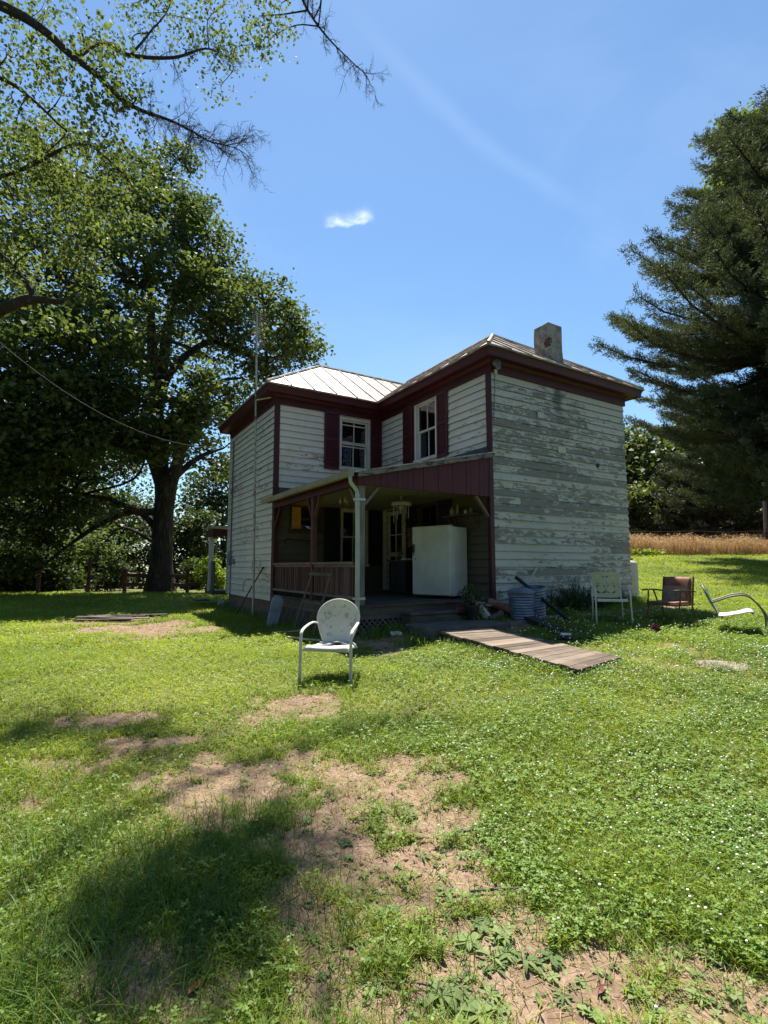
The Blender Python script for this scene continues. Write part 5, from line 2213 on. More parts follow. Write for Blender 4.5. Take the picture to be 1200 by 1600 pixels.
for i, v in enumerate(mb.v):
    a0 = math.atan2(v[1], v[0])
    k = 1 + .07 * math.sin(3 * a0 + 1) + .05 * math.sin(5 * a0)
    mb.v[i] = (v[0] * k, v[1] * k * .85, v[2])
mb.build('slab', M['stone'], t_, smooth=True)
t_ = thing('grey_stone', 'pale fist shaped rock at the back corner of the left wall', 'rock', at(346, 948))
mb = MB()
mb.ball((0, 0, .06), .12, 9, 6, (1, .8, 1.1), .3)
mb.build('lump', mat_plain('pale_rock', (.4, .4, .4), .9), t_)
# flat sheet of old boards over the hole in the left yard
sp_ = at(188, 967)
t_ = thing('board_cover', 'flat grey sheet of old boards lying on bare ground in the shade at the left', 'boards', sp_, R(4))
mb = MB()
for i in range(7):
    mb.r = random.random()
    L_ = random.uniform(.9, 1.9)
    mb.box((random.uniform(-.45, .45), -.48 + i * .16 + random.uniform(-.03, .03), .035 + .02 * (i % 2)), (L_, random.uniform(.12, .17), .022), Euler((random.uniform(-.05, .05), random.uniform(-.035, .035), random.uniform(-.16, .16))).to_matrix())
mb.build('planking', mat_wood('cover_boards', (.20, .16, .13), (.08, .065, .05), 0), t_)
for (a, b, lab) in (((425, 992), (470, 990), 'sun bleached stick on the ground left of the white chair, upper'), ((450, 999), (500, 1006), 'sun bleached stick on the ground just behind the white chair')):
    A, B = at(*a), at(*b)
    plank('fallen_stick', lab, 'stick', (A.x, A.y, A.z + .035), (B.x, B.y, B.z + .045), .016, .01, mat_plain('bleached_stick', (.5, .42, .3), .8), rnd=True)
for (a, m_, b, lab) in (((705, 1305), (765, 1303), (830, 1320), 'curved dark stick lying across the dirt, farther of two'), ((735, 1397), (780, 1397), (828, 1392), 'short dark stick lying in the dirt among the weeds'), ((860, 1440), (900, 1462), (935, 1478), 'dark bent stick lying in the dirt at the lawn edge'), ((590, 1540), (650, 1545), (720, 1560), 'thin dry stick lying in the near dirt')):
    A, Mi, B = at(*a), at(*m_), at(*b)
    t_ = thing('fallen_stick', lab, 'stick', A)
    mb = MB()
    mb.tube(curve_pts([(0, 0, .012), (Mi - A) + Vector((0, 0, .02)), (B - A) + Vector((0, 0, .012))], 7), .0065 if 'thin' not in lab else .004, 7)
    mb.build('bark', M['twig'], t_)
t_ = thing('fallen_leaf', 'single red brown leaf lying on the dirt at the bottom', 'leaf', at(940, 1554), .6)
mb = MB()
mb.add([(-.03, 0, .012), (-.008, .012, .018), (.012, .013, .02), (.035, 0, .016), (.01, -.012, .02), (-.01, -.011, .018)], [(0, 1, 2, 3, 4, 5)])
mb.build('blade', mat_plain('red_leaf', (.12, .02, .014), .6), t_)
t_ = thing('fallen_leaf', 'single orange leaf lying on the shaded dirt at the bottom', 'leaf', at(304, 1548), 1.2)
mb = MB()
mb.add([(-.035, 0, .012), (0, .022, .02), (.04, 0, .012), (0, -.022, .022)], [(0, 1, 2, 3)])
mb.build('blade', mat_plain('orange_leaf', (.42, .16, .05), .6), t_)

# ================================================================== PLANTS
def unit(a):
    return a / np.maximum(np.linalg.norm(a, axis=-1, keepdims=True), 1e-9)


def leaf_arrays(P, size, up=0.5, elong=1.5, fold=0.18, droop=None):
    """rhombic folded leaves; returns V (4n,3) and quad index"""
    n = len(P)
    nrm = unit(rng.normal(size=(n, 3)) + np.array([0, 0, up * 2.2]))
    t = unit(rng.normal(size=(n, 3)))
    if droop is not None:
        t = unit(t + np.array([0, 0, -droop]))
    a = unit(t - nrm * (t * nrm).sum(1, keepdims=True))
    b = np.cross(nrm, a)
    s = np.asarray(size).reshape(-1, 1) * np.ones((n, 1))
    L = s * elong
    base = P - a * L * .5
    tip = P + a * L * .5 - nrm * L * .12
    mid = P - a * L * .06
    l = mid + b * s * .5 + nrm * s * fold
    r = mid - b * s * .5 + nrm * s * fold
    V = np.stack([base, r, tip, l], 1).reshape(-1, 3)
    idx = np.arange(4 * n)
    return V, idx


class Soup:
    """collects polygons for one big mesh"""

    def __init__(self):
        self.V, self.I, self.S, self.Rn = [], [], [], []
        self.n = 0

    def add(self, V, idx, sizes, rnd):
        self.V.append(V)
        self.I.append(np.asarray(idx) + self.n)
        self.S.append(np.asarray(sizes))
        self.Rn.append(np.asarray(rnd))
        self.n += len(V)

    def leaves(self, P, size, rnd=None, **kw):
        V, idx = leaf_arrays(P, size, **kw)
        if rnd is None:
            rnd = rng.random(len(P))
        self.add(V, idx, np.full(len(P), 4), rnd)

    def blades(self, P, h, w, lean, rnd=None, seg=2, yaw=None, curl=1.6):
        n = len(P)
        h = np.asarray(h).reshape(-1, 1) * np.ones((n, 1))
        w = np.asarray(w).reshape(-1, 1) * np.ones((n, 1))
        ln = np.asarray(lean).reshape(-1, 1) * np.ones((n, 1))
        if yaw is None:
            yaw = rng.random(n) * 2 * np.pi
        d = np.stack([np.cos(yaw), np.sin(yaw), np.zeros(n)], 1)
        ph = yaw + np.pi / 2 + rng.normal(size=n) * .5
        s = np.stack([np.cos(ph), np.sin(ph), np.zeros(n)], 1)
        pts = []
        for k in range(seg + 1):
            f = k / seg
            c = P + d * ln * h * f ** curl + np.array([0, 0, 1.0]) * h * f * (1 - .28 * ln * f)
            if k < seg:
                ww = w * (1 - .45 * f)
                pts += [c - s * ww * .5, c + s * ww * .5]
            else:
                pts.append(c)
        m = 2 * seg + 1
        V = np.stack(pts, 1).reshape(-1, 3)
        base = np.arange(n) * m
        I, S = [], []
        fi = []
        for k in range(seg - 1):
            a = 2 * k
            fi.append([a, a + 1, a + 3, a + 2])
        fi.append([2 * seg - 2, 2 * seg - 1, 2 * seg])
        flat = np.concatenate([np.array(f) for f in fi])
        I = (base[:, None] + flat[None]).ravel()
        S = np.tile([len(f) for f in fi], n)
        if rnd is None:
            rnd = rng.random(n)
        self.add(V, I, S, np.repeat(rnd, len(fi)))

    def build(self, name, mat, parent=None, origin=None, smooth=False):
        V = np.concatenate(self.V)
        if origin is not None:
            V = V - np.array(origin)[None]
        return np_mesh(name, V, np.concatenate(self.S), np.concatenate(self.I), np.concatenate(self.Rn), mat, parent, smooth)


# ------------------------------------------------------------------ grass
RQ = [(p.x, p.y) for p in rcs]
STN = at(1126, 1042)


def covered(x, y):
    """under the ramp or the stepping stone"""
    ins = np.ones(np.shape(x), bool)
    for i in range(4):
        (ax, ay), (bx, by) = RQ[i], RQ[(i + 1) % 4]
        ins &= ((bx - ax) * (y - ay) - (by - ay) * (x - ax)) < 0
    return ins | (((x - STN.x) ** 2 + ((y - STN.y) / .85) ** 2) < .085)


def scatter(y0, y1, dens, pad=2.6):
    A = []
    area = 0.5 * ((1.62 * y0 + 2 * pad) + (1.62 * y1 + 2 * pad)) * (y1 - y0)
    n = int(area * dens)
    y = np.sqrt(rng.random(n) * (y1 ** 2 - y0 ** 2) + y0 ** 2)
    x = (rng.random(n) * 2 - 1) * (0.81 * y + pad)
    k = (np.abs(x) < .81 * y + .6) | (rng.random(n) < .5)
    return x[k], y[k]


lawn = Soup()
flatl = Soup()
straws = Soup()
for (y0, y1, dens, h0, w0, seg) in ((0.9, 2.6, 7600, .072, .0038, 3), (2.6, 4.5, 5200, .066, .0042, 2), (4.5, 7.5, 3000, .065, .0050, 2), (7.5, 12, 1300, .075, .0085, 2), (12, 20, 420, .085, .016, 2), (20, 27, 240, .10, .024, 2)):
    x, y = scatter(y0, y1, dens)
    keep = ~inside_house(x, y, .02) & ~covered(x, y)
    if y0 >= 20:
        keep &= x > 6
    b = bare(x, y)
    keep &= rng.random(len(x)) > np.clip(b * 1.5 - .20, 0, .94)
    x, y, b = x[keep], y[keep], b[keep]
    tuft = fbm(x, y, 1.6, 2.0)
    hh = h0 * (0.65 + .7 * rng.random(len(x))) * (1 + .45 * np.clip(tuft, -.8, 1)) * (1 - .35 * b)
    P = np.stack([x, y, gz(x, y) - .004], 1)
    hue = np.clip(.62 + .34 * fbm(x, y, .8, 5.0) + .16 * fbm(x, y, 3.1, 8.0) + rng.normal(size=len(x)) * .22, 0, 1)
    lawn.blades(P, hh, w0 * (.75 + .6 * rng.random(len(x))), .45 + 1.1 * rng.random(len(x)), hue, seg)
    # short broad blades lying flat between the upright ones
    if y1 <= 12:
        kf = rng.random(len(x)) < (.26 if y1 < 5 else .24)
        Pf = P[kf] + np.stack([np.zeros(kf.sum()), np.zeros(kf.sum()), hh[kf] * (.25 + .6 * rng.random(kf.sum()))], 1)
        flatl.leaves(Pf, w0 * 1.9 * (.6 + .9 * rng.random(kf.sum())), np.clip(hue[kf] + .1, 0, 1), up=1.6, elong=3.6, fold=.25)
    # dry blades mixed in
    k = rng.random(len(x)) < (.05 + .10 * np.clip(b * 2, 0, 1) + .06 * (fbm(x, y, .6, 9.0) > .5))
    straws.blades(P[k], hh[k] * .8, w0 * .8, .7 + .9 * rng.random(k.sum()), None, 2)
lawn.V += flatl.V
lawn.S += flatl.S
lawn.Rn += flatl.Rn
lawn.I += [i + lawn.n for i in flatl.I]
g_ = lawn.build('lawn_grass', M['grass'])
tag(g_, 'short sunlit yellow green lawn grass covering the yard', 'grass', kind='stuff')

# longer rough grass at the left front, by the house foot and along edges
tall = Soup()
TALL = [(60, 1330, 1.0), (150, 1330, .9), (230, 1380, 1.0), (330, 1300, 1.0), (300, 1400, 1.0), (400, 1290, .8), (370, 1360, .9), (120, 1440, 1.0), (60, 1520, 1.0), (170, 1540, 1.1), (240, 1500, .9), (30, 1590, 1.1), (330, 1480, .8), (410, 1440, .8),
        (500, 1500, .7), (560, 1560, .6), (480, 1380, .6), (390, 1590, .6), (660, 1530, .7), (700, 1530, .7), (740, 1480, .5), (40, 1250, .8), (100, 1200, .6), (30, 1160, .9), (70, 1120, .8), (240, 1120, .6), (320, 1110, .6), (560, 1120, .5), (590, 1150, .5), (640, 1270, .6), (760, 1330, .6), (860, 1400, .7), (940, 1420, .7), (1010, 1440, .8), (1060, 1460, .8), (990, 1400, .6), (450, 1240, .5), (420, 1290, .7), (1180, 1480, .7), (240, 1220, .5), (160, 1260, .7)]
for (px, py, s) in TALL:
    p = at(px, py)
    n = int(420 * s)
    rad = .13 + .10 * p.y * .25
    x = p.x + rng.normal(size=n) * rad
    y = p.y + rng.normal(size=n) * rad * .8
    b = bare(x, y)
    k = rng.random(n) > b * .55
    x, y = x[k], y[k]
    P = np.stack([x, y, gz(x, y) - .005], 1)
    tall.blades(P, (.07 + .10 * rng.random(len(x)) ** 1.5) * s, .0035 * (.8 + .6 * rng.random(len(x))), .3 + .9 * rng.random(len(x)), None, 3)
# long grass against the house, under the chairs and along the ramp
for (ax, ay, bx, by, n, s) in ((-LB - .25, 0, -LB - .35, LD, 900, 1.0), (-LB - .3, -LA, -LB - .25, 0, 800, 1.0), (-LB, -LA - .25, -2.1, -LA - .3, 500, 1.2), (.2, -LA - .2, LC + .2, -LA - .25, 1500, 1.3), (-2.4, -LA - .9, -2.6, -LA - 1.0, 200, 1)):
    t = rng.random(n)
    p = np.stack([ax + (bx - ax) * t + rng.normal(size=n) * .12, ay + (by - ay) * t + rng.normal(size=n) * .12], 1)
    c, s_ = math.cos(TH), math.sin(TH)
    x = HO.x + p[:, 0] * c - p[:, 1] * s_
    y = HO.y + p[:, 0] * s_ + p[:, 1] * c
    P = np.stack([x, y, gz(x, y)], 1)
    tall.blades(P, (.09 + .14 * rng.random(n)) * s, .007, .4 + .9 * rng.random(n), None, 3)
for (pa, pb_, n) in (((684, 1003), (906, 1063), 420), ((768, 992), (975, 1036), 420), ((906, 1063), (975, 1036), 200), ((860, 1000), (1030, 1000), 500), ((470, 1073), (560, 1066), 120)):
    A, B = at(*pa), at(*pb_)
    t = rng.random(n)
    x = A.x + (B.x - A.x) * t + rng.normal(size=n) * .05
    y = A.y + (B.y - A.y) * t + rng.normal(size=n) * .06 - .05
    P = np.stack([x, y, gz(x, y)], 1)
    tall.blades(P, .07 + .08 * rng.random(n), .0055, .4 + .9 * rng.random(n), None, 3)
for (px, py, n) in ((477, 1071, 70), (551, 1063, 70), (936, 973, 60), (982, 978, 60), (1030, 968, 60), (1060, 982, 60), (1085, 966, 50), (1185, 990, 90), (1126, 1052, 130), (1095, 1044, 60), (1155, 1044, 60)):
    p = at(px, py)
    x = p.x + rng.normal(size=n) * .07
    y = p.y + rng.normal(size=n) * .05
    tall.blades(np.stack([x, y, gz(x, y)], 1), .08 + .09 * rng.random(n), .0055, .3 + .9 * rng.random(n), None, 3)
g_ = tall.build('rough_grass', M['grassT'])
tag(g_, 'longer darker rough grass in clumps on the near left, round the dirt and against the house', 'grass', kind='stuff')
x, y = scatter(1.0, 7, 1300)
k = rng.random(len(x)) < np.clip(bare(x, y) * 1.0 + .05, 0, 1)
x, y = x[k], y[k]
straws.blades(np.stack([x, y, gz(x, y) + .004], 1), .018 + .03 * rng.random(len(x)) ** 2, .0024, 2.0 + 2 * rng.random(len(x)), None, 2, curl=1.0)
cx_, cy2 = at(1020, 1042), None
n = 2600
x = cx_.x + rng.normal(size=n) * .75
y = cx_.y + rng.normal(size=n) * .40
P = np.stack([x, y, gz(x, y)], 1)
straws.blades(P, .05 + .05 * rng.random(n), .005, .8 + rng.random(n), None, 2)
g_ = straws.build('dry_grass', M['straw'])
tag(g_, 'dry straw coloured blades and clippings scattered over lawn and dirt', 'grass', kind='stuff')

# clover over the right half of the lawn
clov = Soup()
flow = []
for (y0, y1, dens, s0) in ((1.0, 3.0, 4200, .0125), (3.0, 6.5, 1500, .017), (6.5, 10, 420, .026)):
    x, y = scatter(y0, y1, dens)
    side = 1 / (1 + np.exp(-((x - .12 * y - .15) * 3.0 + fbm(x, y, 1.1, 4) * 1.2)))
    patchy = np.clip(.75 + .5 * fbm(x, y, 2.2, 7), .25, 1)
    k = (rng.random(len(x)) < side * patchy + .10) & (rng.random(len(x)) > np.clip(bare(x, y) * 1.5 - .15, 0, .97)) & ~inside_house(x, y, .1) & ~covered(x, y)
    x, y, sd = x[k], y[k], side[k]
    n = len(x)
    z = gz(x, y) + .030 + .045 * rng.random(n)
    c0 = np.stack([x, y, z], 1)
    rn = rng.random(n)
    yaw = rng.random(n) * 6.28
    for j in range(3):
        a0 = yaw + j * 2.094
        dirv = np.stack([np.cos(a0), np.sin(a0), .25 * rng.normal(size=n)], 1)
        side_ = np.stack([-np.sin(a0), np.cos(a0), .2 * rng.normal(size=n)], 1)
        s = s0 * (.7 + .6 * rn)[:, None]
        V = np.stack([c0, c0 + dirv * s * .65 - side_ * s * .45, c0 + dirv * s * 1.05, c0 + dirv * s * .65 + side_ * s * .45], 1).reshape(-1, 3)
        clov.add(V, np.arange(4 * n), np.full(n, 4), np.clip(rn + rng.normal(size=n) * .1, 0, 1))
    kf = rng.random(n) < np.clip(sd - .35, 0, 1) * (.050 if y0 < 3 else .095)
    flow.append(np.stack([x[kf], y[kf], gz(x[kf], y[kf]) + .075 + .045 * rng.random(kf.sum())], 1))
g_ = clov.build('clover_leaves', M['clover'])
tag(g_, 'low clover leaves spreading through the lawn on the right', 'clover', kind='stuff')
# blossoms: small faceted heads
F = np.concatenate(flow)
nF = len(F)
base = []
for (cz, r_) in ((-.006, .006), (.0, .0095), (.006, .007)):
    for j in range(6):
        base.append((r_ * math.cos(j * 1.047), r_ * math.sin(j * 1.047), cz))
base.append((0, 0, .010))
base = np.array(base)
sc = (.55 + .4 * rng.random(nF)) * np.clip(F[:, 1] / 5.0, .8, 1.3)
V = (F[:, None, :] + base[None] * sc[:, None, None]).reshape(-1, 3)
fi = []
for i in range(2):
    for j in range(6):
        a, b = i * 6 + j, i * 6 + (j + 1) % 6
        fi.append([a, b, b + 6, a + 6])
for j in range(6):
    fi.append([12 + j, 12 + (j + 1) % 6, 18])
flat = np.concatenate([np.array(f) for f in fi])
I = (np.arange(nF)[:, None] * 19 + flat[None]).ravel()
g_ = np_mesh('clover_flowers', V, np.tile([len(f) for f in fi], nF), I, np.repeat(rng.random(nF), len(fi)), M['flower'])
tag(g_, 'hundreds of tiny white clover flower heads dotted over the right lawn', 'flowers', kind='stuff')

# broad leaved weeds in the dirt: rosettes of ribbed oval leaves
weeds = Soup()


def rosette(px, py, n, L, lift=.35):
    p = at(px, py)
    kind = random.random()
    wk_ = random.uniform(.16, .24) if kind < .35 else random.uniform(.34, .58)
    tone = random.random()
    for i in range(n):
        a0 = i * 2.4 + random.random() * .6
        l = L * random.uniform(.40, .80)
        w_ = l * wk_ * random.uniform(.85, 1.15)
        up = lift * random.uniform(.5, 1.3)
        d = np.array([math.cos(a0), math.sin(a0), 0])
        s = np.array([-math.sin(a0), math.cos(a0), 0])
        rows_ = []
        prof = (.12, .55, .95, 1.0, .72, 0.05)
        for k, wk in enumerate(prof):
            f = k / (len(prof) - 1)
            c = np.array([p.x, p.y, p.z + .006]) + d * l * f * (1 - .12 * f) + np.array([0, 0, 1]) * l * (up * f * 1.1 - up * 1.05 * f * f)
            fold = .16 * w_ * wk
            rows_ += [c - s * w_ * wk * .5 + np.array([0, 0, fold]), c, c + s * w_ * wk * .5 + np.array([0, 0, fold])]
        V = np.array(rows_)
        I, S = [], []
        for k in range(len(prof) - 1):
            o = 3 * k
            I += [o, o + 1, o + 4, o + 3, o + 1, o + 2, o + 5, o + 4]
            S += [4, 4]
        weeds.add(V, I, S, np.full(len(S), min(1, max(0, tone + random.gauss(0, .15)))))


W_ = [(755, 1450, .10), (720, 1430, .09), (790, 1470, .10), (735, 1475, .10), (700, 1400, .10), (770, 1500, .11), (820, 1505, .11), (860, 1500, .09), (690, 1560, .12), (720, 1545, .11), (770, 1560, .10), (750, 1590, .11), (640, 1280, .08), (620, 1260, .07), (760, 1345, .09), (790, 1340, .08), (730, 1325, .07), (860, 1385, .10), (840, 1400, .09), (900, 1390, .08), (930, 1400, .09), (960, 1380, .08), (985, 1425, .10), (1050, 1420, .09),
      (1060, 1490, .08), (1110, 1500, .07), (1000, 1560, .08), (980, 1450, .09), (1150, 1560, .08), (600, 1430, .07), (560, 1480, .07), (490, 1470, .06), (880, 1560, .07), (930, 1590, .06), (1090, 1560, .07), (585, 1545, .06), (540, 1320, .06), (480, 1285, .06), (630, 1230, .06), (660, 1340, .07), (690, 1370, .08),
      (90, 1480, .12), (160, 1470, .13), (30, 1450, .11), (60, 1400, .09), (20, 1350, .10), (280, 1440, .06), (520, 1250, .05), (430, 1210, .05), (380, 1220, .06), (480, 1160, .06), (540, 1180, .06), (430, 1130, .06), (300, 1180, .05), (350, 1160, .06), (240, 1150, .05), (190, 1180, .05), (580, 1210, .06), (700, 1215, .05)]
for (px, py, l) in W_:
    rosette(px, py, random.randint(7, 11), l, random.uniform(.35, .8))
    for k in range(random.randint(0, 2)):
        rosette(px + random.uniform(-45, 45), py + random.uniform(-16, 16), random.randint(5, 8), l * random.uniform(.45, .8), .4)
for k in range(520):
    # tiny seedlings all over the worn ground
    px, py = random.uniform(380, 1200), random.uniform(1180, 1600)
    p = at(px, py)
    if bare(np.array([p.x]), np.array([p.y]))[0] > .25:
        rosette(px, py, random.randint(4, 7), random.uniform(.018, .050), .5)
g_ = weeds.build('broadleaf_weeds', M['weed'], smooth=True)
tag(g_, 'grey green broad leaved weeds growing in rosettes on the bare dirt', 'weeds', kind='stuff')

# clods, crumbs and bits of bark on the dirt
cl_ = Soup()
n = 9000
x, y = scatter(1.0, 6.5, 260)
k = rng.random(len(x)) < bare(x, y) * .9
x, y = x[k], y[k]
n = len(x)
o6 = np.array([(1, 0, 0), (0, 1, 0), (-1, 0, 0), (0, -1, 0), (0, 0, .8), (0, 0, -.5)], float)
sz = .004 + .010 * rng.random(n) ** 3
V = np.stack([x, y, gz(x, y)], 1)[:, None, :] + (o6[None] * (.6 + .8 * rng.random((n, 6, 1)))) * sz[:, None, None]
tri = np.array([[0, 1, 4], [1, 2, 4], [2, 3, 4], [3, 0, 4], [1, 0, 5], [2, 1, 5], [3, 2, 5], [0, 3, 5]])
cl_.add(V.reshape(-1, 3), (np.arange(n)[:, None, None] * 6 + tri[None]).ravel(), np.full(n * 8, 3), np.repeat(rng.random(n), 8))
g_ = cl_.build('dirt_clods', mat_plain('clod_soil', (0.27, 0.185, 0.115), 0.95, 0, .5, 30))
tag(g_, 'crumbs of soil and bark bits lying on the bare dirt', 'dirt', kind='stuff')

# dark strap leaved plants against the end wall
dw = Soup()
for (lx, n, s) in ((1.35, 60, 1.0), (1.75, 90, 1.15), (2.2, 80, 1.05), (2.6, 60, .9), (3.1, 40, .7)):
    p = hw(lx, -LA - .32)
    P = np.stack([p.x + rng.normal(size=n) * .12, p.y + rng.normal(size=n) * .10, np.zeros(n)], 1)
    P[:, 2] = gz(P[:, 0], P[:, 1])
    dw.blades(P, (.25 + .40 * rng.random(n)) * s, .022, .35 + .9 * rng.random(n), None, 4, curl=2.0)
g_ = dw.build('strap_leaf_plants', M['darkweed'])
tag(g_, 'dark strap leaved plants growing along the foot of the peeling end wall', 'plants', kind='stuff')


# ------------------------------------------------------------------ trees
def fork_tubes(mb, nodes, target, r0, r1, n=5, bend=.12):
    """branch from the nearest skeleton node to target"""
    A = np.array([p[:3] for p in nodes])
    t = np.array(target)
    d = np.linalg.norm(A - t, axis=1) + 0.6 * np.maximum(0, A[:, 2] - t[2])
    i = int(np.argmin(d))
    a = Vector(A[i])
    b = Vector(target)
    L = (b - a).length
    mid = a.lerp(b, .5) + Vector((random.gauss(0, 1), random.gauss(0, 1), random.gauss(.5, 1))) * L * bend
    pts = curve_pts([a, mid, b], 4)
    k = len(pts)
    ra = min(r0, nodes[i][3] * .75)
    mb.tube(pts, [ra + (r1 - ra) * j / (k - 1) for j in range(k)], n)
    return [(p.x, p.y, p.z, ra + (r1 - ra) * j / (k - 1)) for j, p in enumerate(pts)]


def leafy_tree(name, label, base, limbs, lobes, leafmat, bark, leaf, per, clump, group=None, cat='tree', up=.5, elong=1.5, twig_r=.012, flat=.75, droop=None, fork=.09):
    """limbs: list of (control points, radii). lobes: (centre, radius, clumps)"""
    base = Vector(base)
    t = thing(name, label, cat, base, group=group)
    mb = MB()
    nodes = []
    for ctrl, radii in limbs:
        pts = curve_pts(ctrl, 6)
        k = len(pts)
        rr_ = np.interp(np.linspace(0, 1, k), np.linspace(0, 1, len(radii)), radii)
        mb.tube(pts, list(rr_), 12 if max(radii) > .2 else 8)
        nodes += [(p.x, p.y, p.z, r_) for p, r_ in zip(pts, rr_)]
    crown = Soup()
    for (c, r_, nc) in lobes:
        c = Vector(c)
        ns_ = fork_tubes(mb, nodes, c, fork * max(1, r_ / 1.5), fork * .33) if nodes else [(c.x, c.y, c.z, .02)]
        local = ns_ + nodes
        # clumps: mostly towards the lobe's shell
        d = unit(rng.normal(size=(nc, 3)))
        rad = r_ * (0.35 + .65 * rng.random(nc) ** .45)
        cen = np.array(c)[None] + d * rad[:, None] * np.array([1, 1, flat])[None]
        for q in cen[::2]:
            if nodes:
                fork_tubes(mb, ns_, q, twig_r * 2, twig_r * .5, 4, .1)
        m = nc * per
        own = np.repeat(np.arange(nc), per)
        off = rng.normal(size=(m, 3)) * clump * np.array([1, 1, .55])[None]
        P = cen[own] + off
        vary = rng.random(nc)[own]
        tone = np.clip(.45 + .25 * rng.normal(size=nc)[own] + .22 * rng.normal(size=m), 0, 1)
        crown.leaves(P, leaf * (.5 + .6 * rng.random(m) + .45 * vary), tone, up=up, elong=elong, droop=droop)
    if mb.v:
        mb.v = [tuple(Vector(v) - base) for v in mb.v]
        mb.build('trunk', bark, t, smooth=False)
        for p in t.children:
            p.data.polygons.foreach_set('use_smooth', [True] * len(p.data.polygons))
    crown.build('crown', leafmat, t, origin=base)
    return t


# ---- the big old maple left of the house
TY = 17.5
tb = at(250, 926)
tb = Vector((tb.x, tb.y, tb.z - .15))
TY = tb.y
limbs = [
    ([tb, wp(252, 880, TY), wp(256, 800, TY), wp(262, 745, TY)], [.66, .42, .37, .42]),
    ([tb + Vector((-.3, .1, 0)), wp(248, 900, TY)], [.36, .25]),
    ([tb + Vector((.3, -.2, 0)), wp(256, 900, TY)], [.36, .25]),
    ([wp(256, 790, TY), wp(250, 700, TY), wp(243, 620, TY), wp(238, 545, TY), wp(230, 430, TY + .5), wp(205, 320, TY + 1)], [.32, .27, .24, .20, .14, .05]),
    ([wp(262, 770, TY), wp(285, 700, TY - .5), wp(300, 660, TY - 1), wp(340, 600, TY - 1.5), wp(380, 590, TY - 1.5)], [.28, .19, .14, .08, .04]),
    ([wp(250, 640, TY), wp(262, 590, TY), wp(300, 548, TY - .5), wp(340, 535, TY - .8), wp(400, 560, TY - 1), wp(450, 555, TY - 1)], [.18, .16, .13, .10, .07, .04]),
    ([wp(246, 640, TY), wp(256, 560, TY + .3), wp(270, 470, TY), wp(300, 390, TY)], [.26, .22, .16, .06]),
    ([wp(248, 800, TY), wp(215, 798, TY - .6), wp(170, 780, TY - 1.5), wp(120, 770, TY - 2.5), wp(60, 740, TY - 3)], [.17, .13, .09, .06, .03]),
    ([wp(248, 830, TY), wp(215, 800, TY - .3), wp(165, 815, TY - 1.2), wp(110, 850, TY - 2), wp(60, 890, TY - 2.5)], [.14, .12, .10, .07, .03]),
    ([wp(255, 775, TY), wp(225, 700, TY), wp(160, 640, TY - 1), wp(90, 600, TY - 2), wp(20, 540, TY - 2)], [.2, .15, .1, .07, .03]),
    ([wp(245, 600, TY), wp(200, 520, TY - 1), wp(140, 440, TY - 2), wp(90, 360, TY - 2)], [.2, .16, .1, .05]),
    ([wp(268, 750, TY), wp(310, 715, TY), wp(350, 700, TY + .5)], [.16, .10, .04]),
]
lobes = []
